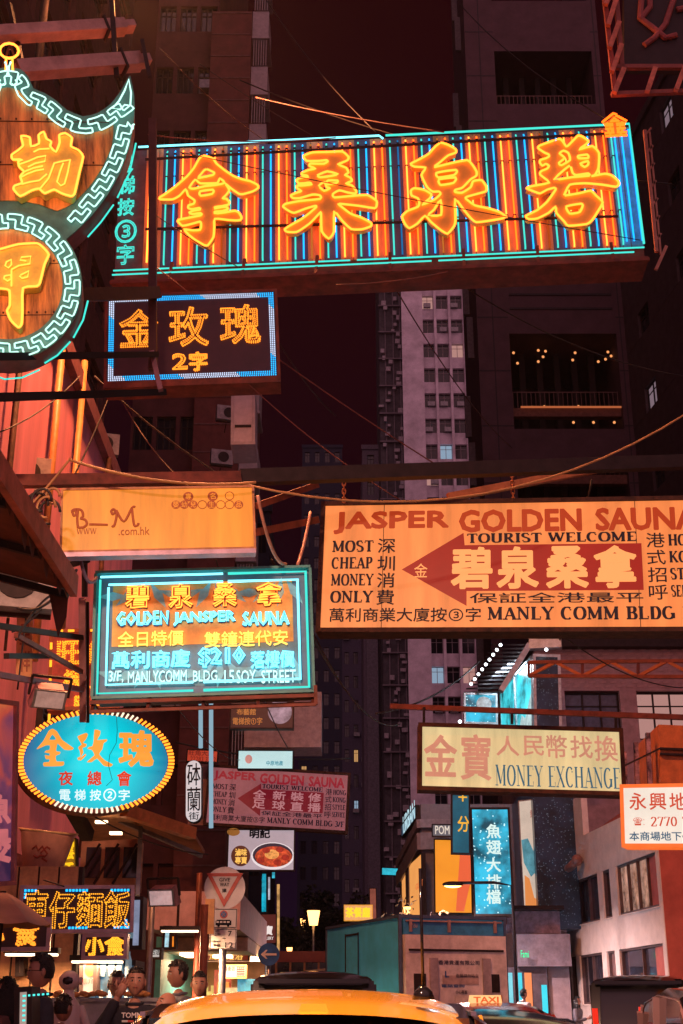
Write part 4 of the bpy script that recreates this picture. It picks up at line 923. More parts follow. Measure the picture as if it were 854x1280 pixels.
# LED screen corner building
def star_mat(key, base, star, thr=.62, sc_=60., es=1.0):
    m = mat(key, (.01, .02, .03), .3, em=base, es=es, var=0); n = m.node_tree; b = n.nodes['Principled BSDF']; L = n.links
    t = n.nodes.new('ShaderNodeTexCoord'); v = n.nodes.new('ShaderNodeTexVoronoi'); v.inputs['Scale'].default_value = sc_
    no = n.nodes.new('ShaderNodeTexNoise'); no.inputs['Scale'].default_value = 1.6; no.inputs['Detail'].default_value = 5
    r = n.nodes.new('ShaderNodeValToRGB'); r.color_ramp.elements[0].position = .10; r.color_ramp.elements[0].color = (1, 1, 1, 1); r.color_ramp.elements[1].position = .22; r.color_ramp.elements[1].color = (0, 0, 0, 1)
    r2 = n.nodes.new('ShaderNodeValToRGB'); r2.color_ramp.elements[0].position = .38; r2.color_ramp.elements[0].color = (*[x * .25 for x in base], 1); r2.color_ramp.elements[1].position = thr; r2.color_ramp.elements[1].color = (*[min(1, x * 2.2) for x in base], 1)
    mx = n.nodes.new('ShaderNodeMix'); mx.data_type = 'RGBA'; mx.inputs['B'].default_value = (*star, 1)
    L.new(t.outputs['Object'], v.inputs['Vector']); L.new(t.outputs['Object'], no.inputs['Vector']); L.new(v.outputs['Distance'], r.inputs[0]); L.new(no.outputs[0], r2.inputs[0])
    L.new(r.outputs[0], mx.inputs['Factor']); L.new(r2.outputs[0], mx.inputs['A']); L.new(mx.outputs['Result'], b.inputs['Emission Color']); return m
scr_t = star_mat('starfield_teal_screen', (.012, .19, .28), (.6, .95, 1.0), sc_=9, es=1.4)
scr_d = star_mat('starfield_dark_panel', (.004, .004, .008), (.16, .19, .24), sc_=16)
white_l = mat('lit_white_metal', (.7, .72, .75), .4, .3)
P = Plane((580, 866), (622, 867), (622, 905), (580, 905), 40, reg=60); g = signroot(P, 'led_screen', 'small starry video screen showing a banded planet above the cream sign', 'video screen'); casing(P, g, .3, .06, white_l, .03, scr_t)
c = P.l(605, 880); q = MB().ball((c[0], -.0, c[1]), (.24, .03, .24), 20, 12); q.build('planet_image', panelmat('planet', (190, 195, 200), .9, .5, 5), g, True)
P = SidePlane(W(625, 862, 41.5), W(664, 820, 36.8), W(664, 905, 36.8).z - 1., W(664, 820, 36.8).z); g = signroot(P, 'led_screen', 'bright cyan angled video wall under the white canopy edge', 'video screen')
casing(P, g, .3, .06, white_l, .03, mat('cyan_mountain_screen', (0, .1, .12), .3, em=(.06, .65, .75), es=1.3, var=.9, scale=1.1)); MB().box(-.05, .05, -.05, 0, -P.h / 2, P.h / 2).build('mullion', white_l, g)
w, h = P.w / 2, P.h / 2
MB().prism([(-w * .8, -h * .6), (-w * .3, -h * .2), (-w * .1, -h * .5), (w * .3, .1), (w * .5, -.1), (w * .9, h * .3), (w * .9, -h * .4)], -.01, .0).build('mountain_image', panelmat('mountain_white', (200, 225, 225), .9, .4, 3), g)
P = Plane((667, 818), (700, 818), (703, 912), (667, 912), 36.5, reg=60); g = signroot(P, 'video_panel', 'dark speckled panel with cool white frame right of the cyan video wall', 'wall panel'); casing(P, g, .5, .08, white_l, .03, scr_d)
# canopy with bulbs
g = root('canopy', 'grey slatted canopy with a row of white bulbs above the planet screen', 'canopy')
c4 = [W(608, 812, 42), W(660, 800, 36.5), W(700, 803, 36.4), W(668, 803, 42)]
a, b, c_, d_ = W(582, 866, 42), W(618, 806, 42), W(662, 806, 36.6), W(626, 864, 36.6)
sl = MB()
for i in range(13):
    f = i / 12; p = a.lerp(b, f); q_ = d_.lerp(c_, f); sl.bar(p, q_, .12, .05)
sl.build('slats', mat('grey_slat', (.30, .30, .34), .4, .5), g)
MB().bar(d_, c_, .28, .16).bar(c_, W(702, 804, 36.4), .3, .3).build('white_edge', white_l, g)
bm = MB().ball((0, 0, 0), .05, 8, 5).mesh('bulb', glow('cool_bulb', (.9, .95, 1.0), 6.0))
for i in range(9): p = W(589 + i * 4.6, 855 - i * 6.1, 40 - .3 * i); inst(bm, 'bulb', g, p)
for px, py in ((683, 812), (575, 902)): inst(bm, 'bulb', g, W(px, py, 36))
L = bpy.data.lights.new('canopy_light', 'AREA'); L.energy = 160; L.color = (.75, .88, 1.0); L.size = 1.5; o = bpy.data.objects.new('canopy_light', L); C.objects.link(o); o.parent = g; o.location = W(640, 835, 38.2)
# teal vertical video banner
P = Plane((588, 1009), (636, 1010), (644, 1145), (592, 1145), 34, reg=60); g = signroot(P, 'led_banner', 'tall starry teal video banner with five white characters', 'video banner'); casing(P, g, .35, .05, darksteel, .03, scr_t)
for t, y in zip('魚翅大排檔', (1030, 1050, 1072, 1093, 1112)): text(P, g, t, (608, y, 626, y + 18), glow('banner_white', (.75, .95, .9), 1.0), .03, -.012, name='character')
P = Plane((564, 992), (588, 992), (588, 1068), (564, 1068), 33, reg=60); g = signroot(P, 'banner_sign', 'teal hanging banner with yellow marks left of the starry banner', 'banner'); casing(P, g, .15, .04, darksteel, .02, panelmat('teal_banner_face', (20, 92, 112), .9, .3, 2))
text(P, g, '分', (572, 1020, 587, 1040), panelmat('banner_yellow', (235, 175, 50), 1, 0), .02); text(P, g, '＋', (573, 991, 584, 1002), panelmat('banner_yellow', (235, 175, 50), 1, 0), .05)
# shop corner with orange billboard
D = 42.; A = X(500, 1100, 46); B = X(528, 1100, 40)
g = root('building', 'corner shop block carrying glowing orange wall adverts behind the blue truck', 'building', (B[0], 40, 0)); zq = W(545, 1005, 40).z
xw = X(700, 1100, 40)[0] - B[0]
MB().box(0, xw, 0, 10, 0, zq).build('wall', mat('grey_shop_wall', (.30, .27, .32), .7, var=.2), g)
rzv = math.atan2(40 - 46, B[0] - A[0]); LL = math.hypot(B[0] - A[0], 6)
sw = root_tmp = MB(); sw.add([(A[0] - B[0], 6, 0), (-.01, 0, 0), (-.01, 0, zq), (A[0] - B[0], 6, zq - 1.4)], [(0, 1, 2, 3)]); sw.build('side_wall', mat('grey_shop_side', (.34, .30, .36), .7, var=.2), g)
for z_, t_ in ((W(545, 1052, 40).z, .5), (W(545, 1030, 40).z, .25)): MB().bar((A[0] - B[0] - .05, 5.9, z_ - .6), (-.05, -.1, z_), .18, t_).bar((-.05, -.1, z_), (xw * .35, -.1, z_), .18, t_).build('fascia_ledge', mat('lilac_ledge', (.42, .38, .46), .6), g)
def wallad(label, corn, d, m, reg=60, name='billboard', fm=None):
    P = corn if isinstance(corn, Plane) else Plane(*corn, d, reg=reg); g = signroot(P, name, label, 'billboard'); casing(P, g, .12, .03, fm or darksteel, .02, m); return P, g
oraw = panelmat('orange_billboard', (244, 150, 40), 1.0, .12, .7)
P, g = wallad('orange wall advert facing the camera beside the teal banner', ((542, 1049), (590, 1049), (590, 1142), (544, 1142)), 39.6, oraw)
MB().prism([P.l(588, 1052), P.l(576, 1052), P.l(570, 1139), P.l(580, 1139), P.l(589, 1100)][::-1], -.006, 0).build('advert_shape', panelmat('salmon_shape', (232, 100, 60), .95, 0), g)
P, g = wallad('orange wall advert receding along the side street at left of the corner', SidePlane(W(502, 1085, 44.8), W(527, 1062, 39.2), W(531, 1147, 39.2).z, W(531, 1066, 39.2).z),  43.5, panelmat('orange_billboard_side', (240, 160, 85), 1.0, .12, .7), .5)
MB().box(-1.4, -.5, -.03, 0, -P.h / 2, P.h / 2).build('slate_strip', mat('slate_strip', (.2, .2, .28), .5), g)
text(P, g, 'GUEST', (520, 1102, 529, 1110), panelmat('dull_orange', (215, 110, 60), .9, 0), .01)
P, g = wallad('slanted white sign with blue lettering on the dark tower corner', SidePlane(W(502, 1030, 47), W(520, 1006, 42), W(520, 1023, 42).z, W(520, 1006, 42).z), 43, panelmat('slate_sign', (60, 80, 100), .9, .1), .5, 'wall_sign')
text(P, g, 'URBAN', (504, 1010, 519, 1035), panelmat('pale_blue_text', (190, 225, 235), 1.0, 0), .02)
P, g = wallad('grey fascia sign with pale letters above the orange advert', ((540, 1030), (566, 1030), (566, 1046), (540, 1046)), 39.2, panelmat('slate_fascia', (120, 118, 125), .6, .2), 60, 'wall_sign')
text(P, g, 'POM', (544, 1032, 562, 1043), panelmat('pale_text', (225, 215, 200), .9, 0), .03)
P, g = wallad('tall cream poster with blue and orange ink shapes right of the starry banner', ((648, 1003), (672, 996), (680, 1139), (655, 1134)), 36, panelmat('cream_poster', (215, 195, 178), .9, .15, 1.5), 2, fm=white_l)
c = P.l(665, 1128)
ap = lambda *p: [P.l(x, y) for x, y in p]
MB().prism(ap((656, 1094), (662, 1098), (668, 1122), (678, 1128), (678, 1136), (657, 1132))[::-1], -.006, 0).build('ink_shape', panelmat('poster_orange', (230, 140, 75), .95, 0), g)
MB().prism(ap((652, 1050), (660, 1048), (668, 1066), (672, 1088), (664, 1096), (655, 1078))[::-1], -.006, 0).build('ink_shape', panelmat('poster_teal', (90, 150, 165), .95, .4, 4), g)
text(P, g, '鯨', (663, 1012, 668, 1022), panelmat('poster_brown', (170, 100, 90), .9, 0), 0)
# black speckled tower strip
x0 = X(672, 1100, 35.5)[0]; x1 = X(708, 1100, 35.5)[0]
g = root('building', 'narrow black speckled shopfront tower between the cream poster and pale building', 'building', (x0, 35.6, 0))
MB().box(0, x1 - x0 + .35, 0, 9, 3.4, W(690, 985, 35.5).z + .2).build('wall', scr_d, g); MB().box(.2, x1 - x0, .3, 9, 0, 3.39).build('ground_floor', mat('lilac_tile', (.40, .32, .36), .6, var=.2), g)
MB().box(-.65, .75, -.25, .29, 2.45, 3.25).build('grey_fascia', mat('grey_fascia', (.28, .24, .30), .5), g)
MB().box(-1.5, .6, -.5, .28, 3.85, 3.95).build('awning_ledge', darksteel, g); q = MB().box(-1.2, .55, -.02, .28, 3.27, 3.84); q.build('striped_band', mat('striped_band', (.35, .22, .27), .5, var=.5, scale=6), g)
MB().box(-1.25, .15, .1, .5, .1, 2.44).build('shop_window', mat('shop_glass_dim', (.12, .10, .12), .1), g)
for xx, wd, hh, c in ((-1.15, .38, 1.7, (110, 200, 215)), (-.62, .10, 1.7, (60, 205, 225)), (-.45, .18, 1.7, (235, 140, 85)), (-.02, .14, 1.0, (50, 215, 235))): MB().box(xx, xx + wd, .05, .09, .5 if hh > 1.2 else 1.0, .6 + hh if hh > 1.2 else 2.0).build('lit_strip', panelmat('lit_%d' % c[0], c, .9, .1), g)
P = Plane((652, 1187), (661, 1187), (661, 1197), (652, 1197), 35.0, reg=60); g = signroot(P, 'wall_sign', 'tiny glowing green sign on the grey fascia right of the truck', 'sign'); text(P, g, 'Fami', (651, 1188, 661, 1197), glow('green_led', (.02, .9, .35), 1.4), .03)

# pale rendered building on the right
rend = mat('pale_pink_render', (.90, .82, .78), .8, var=.16, scale=2.2, bump=.15)
pf = W(698, 1150, 38); pn = W(830, 1150, 28.8); v = Vector((pn.x - pf.x, pn.y - pf.y, 0)); LB = v.length
g = root('building', 'pale rendered two-storey building with dark square windows at lower right', 'building', (pf.x, pf.y, 0), math.atan2(v.y, v.x))
Mi = g.matrix_basis.inverted() if False else (Matrix.Translation((pf.x, pf.y, 0)) @ Matrix.Rotation(math.atan2(v.y, v.x), 4, 'Z')).inverted()
nrm = Vector((-v.y, v.x, 0)).normalized()
def onwall(px, py):
    r = ray(px, py); o = Vector((0, 0, CAMZ)); t = (Vector((pf.x, pf.y, 0)) - o).dot(nrm) / r.dot(nrm); p = Mi @ (o + r * t); return p.x, p.z
H = onwall(699, 1010)[1]
def zoompt(x, y): return onwall(620 + x / 3.65, 960 + y / 3.65)
op = []
for (a, b, kind) in (((325, 535), (352, 728), 0), ((372, 512), (470, 712), 1), ((488, 465), (524, 690), 0), ((552, 440), (738, 640), 2), ((345, 862), (372, 1110), 0), ((388, 850), (492, 1090), 1), ((512, 838), (550, 1060), 3), ((570, 830), (772, 1040), 1), ((392, 130), (552, 262), 4)):
    xa_, za_ = zoompt(a[0], (a[1] + b[1]) / 2); xb_, _ = zoompt(b[0], (a[1] + b[1]) / 2); xm = (a[0] + b[0]) / 2
    zt_ = zoompt(a[0], a[1])[1]; zb_ = zoompt(xm, b[1])[1]; op.append((xa_, xb_, zb_, zt_, kind))
up = [o for o in op[:4]]; lo = op[4:8]; ro = op[8:]
def wallrow(q, ops, z0, z1):
    x = 0
    zb = sum(o[2] for o in ops) / len(ops); zt = sum(o[3] for o in ops) / len(ops)
    q.box(0, LB, 0, .16, z0, zb); q.box(0, LB, 0, .16, zt, z1)
    for o in sorted(ops): q.box(x, o[0], 0, .16, zb + .001, zt - .001); x = o[1]
    q.box(x, LB, 0, .16, zb + .001, zt - .001); return zb, zt
q = MB(); r1 = wallrow(q, lo, 0, (lo[0][3] + up[0][2]) / 2); r2 = wallrow(q, up, (lo[0][3] + up[0][2]) / 2 + .001, ro[0][2] - .2); r3 = (ro[0][2] - .2, ro[0][2] + 1.6)
q.box(0, ro[0][0], 0, .16, r3[0] + .001, H); q.box(ro[0][0], LB, 0, .16, r3[0] + .001, r3[0] + .15); q.build('wall', rend, g)
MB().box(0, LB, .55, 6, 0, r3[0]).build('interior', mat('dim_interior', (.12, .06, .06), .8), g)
MB().box(-.05, LB, 2.2, 6, r3[0], H - .3).build('roof_room', mat('roof_room_render', (.45, .25, .26), .8), g)
for ops, (zb, zt) in ((lo, r1), (up, r2)):
    for o in ops:
        wd, hh = o[1] - o[0], zt - zb; nx = {0: 1, 1: 2, 2: 4, 3: 1}[o[4]]
        gm_ = {2: mat('curtained_glass', (.3, .2, .18), .2, em=(.55, .30, .22), es=.7, var=.8, scale=2.5), 3: mat('brown_shutter', (.25, .14, .13), .6)}.get(o[4], mat('street_glass', (.05, .05, .08), .06, var=.8, scale=2, spec=1.))
        fme, gme = winmesh(wd, hh, nx, mat('brown_frame', (.13, .08, .08), .5), gm_, 1)
        f = inst(fme, 'window', g, ((o[0] + o[1]) / 2, .145, (zb + zt) / 2)); inst(gme, 'pane', f)
        MB().box(o[0] - .03, o[1] + .03, -.03, .04, zb - .03, zb - .004).build('sill', rend, g)
p0, p1, p2 = zoompt(280, 515), zoompt(385, 450), zoompt(405, 420)
MB().tube([(p0[0], -.25, p0[1] - .5), (p0[0], -.25, p0[1]), (p1[0], -.25, p1[1]), (p2[0], -.2, p2[1])], .11, 8).build('flue_pipe', mat('flue_metal', (.4, .2, .17), .5, .3), g, True)
MB().ball((p2[0], -.2, p2[1]), .15, 10, 6).build('flue_cap', mat('flue_metal', (.4, .2, .17), .5, .3), g, True)
p = pn; g = root('building', 'plain brick-red wall at the right edge beyond the pale building', 'building', (p.x + .02, p.y, 0))
MB().box(0, 14, 0, 9, 0, H - .8).build('wall', mat('terracotta_wall', (.60, .15, .12), .8, var=.2, scale=2), g)
# orange slatted hut above the white lightbox
P = Plane((825, 908), (900, 906), (900, 982), (825, 982), 24, reg=60); g = signroot(P, 'rooftop_cage', 'orange corrugated rooftop cage above the white lightbox at right', 'rooftop cage')
w, h = P.w / 2, P.h / 2
orm = mat('orange_corrugated', (.65, .19, .05), .6, var=.3, scale=4)
MB().box(-w, w, 0, 2, -h, h).build('front_panel', orm, g)
q = MB().bar((-w, -.03, -h * .0), (w, -.03, 0), .04).bar((-w, -.03, h * .18), (w, -.03, h * .18), .04); q.build('rail', darksteel, g)
for i in range(6):
    x = -w - .12 - i * .16; MB().box(x - .10, x - .02, .1 + i * .35, .2 + i * .35, -h, h - .14 - i * .12).build('slat', mat('glossy_slat', (.6, .3, .25), .2, .6, var=.9, scale=5), g)
MB().bar((-w - 1.1, .1, -h + .1), (-w, -.05, .1), .03).build('brace', darksteel, g)
# ============================================================= STEELWORK OVER THE STREET
def beam(label, a, b, w_, h_=None, m=darksteel, extra=None):
    o = MB().bar(a, b, w_, h_ or w_).build('steel_beam', m); tag(o, label, 'steel beam'); 
    return o
def sag(p, q, s, n=14): return [p.lerp(q, i / n) + Vector((0, 0, -s * 4 * (i / n) * (1 - i / n))) for i in range(n + 1)]
def cable(label, p, q, s, r=.012, m=cable_m):
    o = MB().tube(sag(p, q, s), r, 5).build('cable', m, None, True); tag(o, label, 'cable'); return o
beam('long horizontal beam carrying the two lightboxes across the middle', W(15, 602, 11.8), W(300, 597, 12.6), .10, .12, redsteel)
beam('dark beam above the wide orange lightbox', W(300, 597, 12.7), W(870, 577, 14.2), .12, .16)
beam('orange diagonal strut above the wide orange lightbox', W(560, 622, 14.4), W(782, 579, 14.9), .07, .1, mat('orange_strut', (.55, .18, .06), .5, .3))
beam('thin diagonal brace running from the curly letter box to the orange lightbox', W(322, 665, 12.8), W(396, 650, 13.8), .07, .08, redsteel)
beam('upper diagonal brace right of the curly letter box', W(322, 632, 12.8), W(396, 606, 13.8), .06, .07, redsteel)
beam('dark beam behind the LED character sign left end', W(-10, 372, 11), W(196, 366, 14.2), .11, .15)
beam('black beam crossing below the coin shape', W(-10, 446, 9.8), W(196, 443, 14.2), .06, .07, black_print)
beam('lower black beam under the coin shape', W(-10, 497, 10.2), W(205, 490, 14.5), .07, .08, black_print)
beam('tall vertical steel post standing in front of the striped sign', W(191, 150, 14.2), W(191, 462, 14.2), .10, .10, mat('maroon_post', (.07, .025, .03), .6, .3))
beam('short leaning stay at the foot of the vertical post', W(190, 440, 14.1), W(201, 488, 14.1), .08, .06, mat('mauve_stay', (.28, .14, .2), .5, .4))
beam('vertical flat bar holding the oval sign', W(103, 748, 12.4), W(104, 902, 13.1), .068, .05, mat('mauve_steel_bar', (.45, .22, .25), .5, .3))
beam('dark stay beside the flat bar of the oval sign', W(109.5, 752, 12.6), W(110, 903, 13.2), .03, .03)
beam('dark cross arm left of the oval sign', W(-4, 782, 10.8), W(102, 797, 12.6), .05)
beam('second cross arm running behind the dotted red sign', W(-4, 843, 10.8), W(102, 862, 12.6), .05, .05, mat('mauve_arm', (.25, .10, .13), .6))
beam('slanting arm between the two left cross arms', W(20, 794, 11), W(102, 840, 12.6), .035, .045, redsteel)
beam('short arm between the two left cross arms', W(8, 820, 11), W(60, 820, 12), .05)
beam('long arm below the dark awning', W(12, 727, 12), W(110, 700, 12.6), .06)
beam('long thin beam above the cream lightbox', W(488, 883, 20.2), W(860, 897, 19.6), .07, .08, redsteel)
for i, (p0, p1, l) in enumerate((((530, 884), (530, 905), 'left'), ((640, 888), (640, 905), 'middle'), ((770, 893), (770, 910), 'right'))):
    beam('%s short hanger above the cream lightbox' % l, W(p0[0], p0[1], 20.1), W(p1[0], p1[1], 20.1), .04)
beam('slim post standing between the oval sign and price board', W(106, 700, 12.8), W(106, 746, 12.9), .05)
# chain hangers above orange lightbox
for px, l in ((430, 'left chain hanging the wide orange lightbox'), (640, 'right chain hanging the wide orange lightbox')):
    g = root('chain', l, 'chain', W(px, 590, 14.1)); a = W(px, 590, 14.1); b = W(px, 626, 14.1); L_ = (a - b).length; n = 7
    lk = MB().tube([(.022 * math.cos(t), 0, .04 * math.sin(t)) for t in [i * math.pi / 4 for i in range(8)]], .008, 5, True).mesh('link', mat('orange_chain', (.5, .16, .06), .5, .5), True)
    for i in range(n): inst(lk, 'link', g, (0, 0, -.04 - i * L_ / n), (0, 0, (i % 2) * 1.57))
# lattice arm right
g = root('lattice_arm', 'orange lattice arm crossing the brick building at middle right', 'lattice arm', W(661, 828, 19)); o_ = W(661, 828, 19)
T0, T1, B0, B1 = W(661, 828, 19), W(870, 826, 18), W(661, 845, 19), W(870, 846, 18); q = MB()
q.bar(T0 - o_, T1 - o_, .05).bar(B0 - o_, B1 - o_, .05).build('chord', redsteel, g)
for i in range(6):
    a = T0.lerp(T1, i / 6); b = B0.lerp(B1, i / 6); c = (B0.lerp(B1, (i + 1) / 6) if i % 2 else T0.lerp(T1, (i + 1) / 6)); s_ = a if i % 2 else b
    MB().bar(s_ - o_, c - o_, .045).build('diagonal', mat('orange_chain', (.5, .16, .06)), g)
    if i % 2 == 0: MB().bar(a - o_, b - o_, .04).build('upright', redsteel, g)
# upper-left bracket of two pale box beams
palebox = mat('pale_box_beam', (.62, .36, .30), .5, .1, var=.35, scale=3)
for (a, b, wpx, l) in (((-10, 44), (167, 33), 14, 'upper pale box beam with rounded end at top left'), ((22, 88), (186, 76), 17, 'lower pale box beam with rounded end above the bat shape')):
    p, q_ = W(*a, 12.5), W(*b, 13.2); g = root('steel_bracket', l, 'steel bracket', p); hh = wpx * 17.5 / FPX; dv = q_ - p
    MB().bar(Vector(), dv * .78, .2, hh).build('box_beam', palebox, g)
    MB().bar(dv * .78, dv * .795, .24, hh * 1.5).build('clamp', darksteel, g)
    MB().bar(dv * .795, dv * .93, .2, hh).bar(dv * .93, dv * 1.0, .18, hh * .6).build('end_cap', palebox, g)
beam('thin hanger left of the two pale box beams', W(12, 5, 12.8), W(30, 92, 12.6), .05)
beam('thin hanger at the clamp of the two pale box beams', W(139, -10, 13), W(146, 96, 13), .06)
beam('leaning hanger at the rounded ends of the pale box beams', W(178, 50, 13), W(187, 96, 13), .05)
# right-top steel sign frame
g = root('unlit_sign_frame', 'orange-red steel ladder frame of an unlit sign cut off at top right', 'sign frame', W(770, 60, 16)); o_ = W(770, 60, 16)
of = mat('orange_primer_steel', (.75, .22, .13), .5, .2, var=.4)
fr = MB()
for a, b in (((768, 84), (900, 84)), ((764, 118), (900, 113)), ((755, -10), (769, 118)), ((770, -8), (778, 88))): fr.bar(W(*a, 16) - o_, W(*b, 16) - o_, .07)
fr.build('frame', mat('dark_red_frame', (.35, .08, .06), .6, var=.3), g)
for (a, b) in (((780, 86), (768, 116)), ((819, 85), (809, 115)), ((856, 84), (845, 113)), ((770, 0), (760, 32)), ((774, 28), (762, 60)), ((777, 56), (765, 90)), ((765, -12), (757, 6))):
    MB().bar(W(*a, 15.9) - o_, W(*b, 15.9) - o_, .075).build('rung', of, g)
P = Plane((778, -70), (900, -70), (900, 82), (782, 84), 16.3, reg=60); g = signroot(P, 'unlit_sign', 'unlit near-black sign with one dull red brushed character at top right', 'sign')
MB().box(-P.w / 2, P.w / 2, 0, .2, -P.h / 2, P.h / 2).build('board', mat('black_board', (.03, .014, .018), .7), g)
q = MB()
for l in ([705,0,700,70,740,100,790,140,830,130], [820,0,790,90,750,140,715,165], [700,75,735,30,735,0], [830,40,854,35]):
    pts = [P.l(554 + l[i] / 2.847, l[i + 1] / 2.847) for i in range(0, len(l), 2)]; q.tube([(p[0], -.03, p[1]) for p in pts], .05, 8)
q.build('character', mat('dull_red_character', (.40, .09, .08), .6), g)
# vertical ladder at right of striped sign
g = root('ladder_bracket', 'narrow peach lattice ladder standing right of the striped neon sign', 'ladder bracket', W(808, 160, 17)); o_ = W(808, 160, 17)
MB().bar(W(806, 163, 17) - o_, W(821, 315, 17) - o_, .05).bar(W(812, 165, 17) - o_, W(826, 318, 17) - o_, .03).build('stile', mat('peach_steel', (.5, .18, .13), .5), g)
for i in range(7): MB().bar(W(806 + i * 2.1, 170 + i * 22, 17) - o_, W(814 + i * 2.1, 160 + i * 22, 17) - o_, .03).build('rung', mat('peach_steel', (.5, .18, .13)), g)
MB().bar(W(833, 308, 17) - o_, W(820, 337, 17) - o_, .05).build('foot_stay', mat('peach_steel', (.5, .18, .13)), g)

# cables
cable('long orange cable sweeping up to the right above the wide orange lightbox', W(300, 604, 11.6), W(860, 516, 13), .55, .012, orange_cable_m)
cable('orange cable looping over the curly letter box', W(88, 575, 11), W(320, 603, 11.4), .10, .014, orange_cable_m)
cable('orange cable from the drain pipe to the coiled wires', W(30, 640, 11), W(88, 573, 11), .02, .012, orange_cable_m)
cable('thin red wire high across the sky left of centre', W(185, 168, 16), W(420, 172, 16), .1, .010, mat('red_wire', (.16, .04, .03), .6))
cable('thin red wire rising from the left into the striped sign corner', W(320, 122, 18), W(555, 165, 16), .05, .012, mat('red_wire', (.5, .12, .05)))
cable('thin wire crossing down to the pale tower', W(190, 330, 16), W(560, 590, 17), .1, .010, mat('red_wire', (.5, .12, .05)))
cable('thin wire from striped sign down past the LED sign', W(250, 80, 15), W(470, 210, 18), .1, .007, cable_m)
cable('long diagonal wire below the LED character sign', W(300, 470, 15), W(500, 625, 15), .1, .008, mat('red_wire', (.5, .12, .05)))
cable('paired wire just below the striped sign', W(420, 356, 16), W(560, 340, 16), .05, .012, mat('red_wire', (.5, .12, .05)))
cable('short pale cable drooping at the right end of the curly letter box', W(322, 620, 11.4), W(357, 705, 12.5), .18, .018, mat('peach_cable', (.8, .4, .3), .5))
cable('pale cable hanging at the left edge of the wide orange lightbox', W(388, 640, 13.6), W(372, 706, 13), .06, .018, mat('peach_cable', (.8, .4, .3)))
cable('black cable swinging low behind the price board', W(340, 700, 13), W(500, 905, 30), .6, .015)
cable('black wire between the two sides above the pink arrow sign', W(220, 928, 38), W(440, 948, 40), .2, .03)
cable('thin wire in front of the striped sign from upper left', W(225, 190, 15.6), W(800, 300, 15.9), .05, .007, cable_m)
cable('thin wire crossing the first amber character', W(185, 262, 15.6), W(300, 335, 15.8), .03, .007, cable_m)
cable('wire rising from the planet screen to the far left beam', W(470, 892, 30), W(600, 826, 38), .3, .025)
cable('dark looping cable above the dotted red sign', W(20, 800, 11), W(75, 740, 11.5), -.1, .012)
cable('dark wire hanging by the torn awning', W(22, 760, 11), W(96, 712, 11.5), .15, .014)
cable('thin stay wire down to the noodle sign', W(55, 1100, 12.4), W(80, 1108, 12), .0, .008)
cable('purple cable at the lower left of the curly letter box', W(101, 700, 11.6), W(121, 722, 12), .12, .018, mat('purple_cable', (.2, .12, .22)))
g = root('coiled_cables', 'tangle of coiled orange cables beside the curly letter box', 'cables', W(60, 630, 10.5)); o_ = W(60, 630, 10.5)
for i, (cx, cy, r_) in enumerate(((52, 625, 13), (58, 634, 12), (46, 632, 15), (66, 620, 9), (62, 640, 14))):
    c = W(cx, cy, 10.5 + i * .05) - o_; rr_ = r_ * .0068; MB().tube([(c.x + rr_ * math.cos(a * .35), c.y, c.z + rr_ * 1.2 * math.sin(a * .35)) for a in range(15)], .013, 5).build('loop', orange_cable_m if i % 2 else cable_m, g, True)
# drain-pipe wire
# ============================================================= AWNINGS
g = root('awning', 'dark brown sloping canopy with torn valance at the left edge', 'awning', (-2.0, 9, 4.2)); 
f1 = W(86, 738, 9.0); f0 = Vector((f1.x - .02, 3.5, f1.z)); b1 = f1 + Vector((-2.8, 0, .75)); b0 = f0 + Vector((-2.8, 0, .75)); o_ = Vector((-2.0, 9, 4.2))
vs = [p - o_ for p in (f0, f1, b1, b0)]; t = Vector((0, 0, .08))
MB().add([*vs, *[p + t for p in vs]], [(0, 1, 2, 3), (7, 6, 5, 4), (0, 4, 5, 1), (1, 5, 6, 2), (2, 6, 7, 3), (3, 7, 4, 0)]).build('canopy_sheet', mat('brown_canopy', (.20, .055, .03), .7, var=.4, scale=3), g)
MB().bar(f0 - o_ + Vector((.04, 0, .03)), f1 - o_ + Vector((.04, 0, .03)), .05, .16).build('fascia', mat('pink_fascia', (.50, .16, .14), .6, var=.4), g)
q = MB(); rr = random.Random(5)
for i in range(26): p = f0.lerp(f1, i / 26) - o_; l_ = rr.uniform(.06, .17); q.add([p, p + Vector((0, .2, 0)), p + Vector((0, .17, -l_)), p + Vector((.01, .02, -l_ * .8))], [(0, 1, 2, 3)])
p = f1 - o_; q.add([p, p + Vector((-.16, 0, .03)), p + Vector((-.05, 0, -.36)), p + Vector((-.0, 0, -.2))], [(0, 1, 2, 3)]); q.build('torn_valance', mat('torn_cloth', (.10, .035, .03), .9), g)
bt = MB()
for i in range(7): a = vs[0].lerp(vs[1], i / 6); b = vs[3].lerp(vs[2], i / 6); bt.bar(a - t * .5, b - t * .5, .05)
bt.build('rib', darksteel, g)
g = root('awning', 'orange-lit retractable awning folded out under the oval sign', 'awning', W(200, 1020, 16)); o_ = W(200, 1020, 16)
a, b, c, d = W(155, 1013, 15.2), W(241, 1042, 16.2), W(256, 1068, 17.8), W(150, 1032, 18.2)
MB().add([p - o_ for p in (a, b, c, d)] + [p - o_ + Vector((0, 0, .05)) for p in (a, b, c, d)], [(0, 1, 2, 3), (7, 6, 5, 4), (0, 4, 5, 1), (1, 5, 6, 2), (2, 6, 7, 3), (3, 7, 4, 0)]).build('cloth', mat('awning_cloth', (.35, .13, .06), .7, var=.3), g)
MB().bar(a - o_, b - o_, .12, .14).build('front_bar', mat('orange_bar', (.85, .30, .10), .4, .2), g)
MB().bar(W(150, 1026, 16) - o_, W(252, 1070, 17) - o_, .05).bar(W(176, 1034, 16) - o_, W(172, 1120, 15.5) - o_, .05).build('arm', zinc, g)
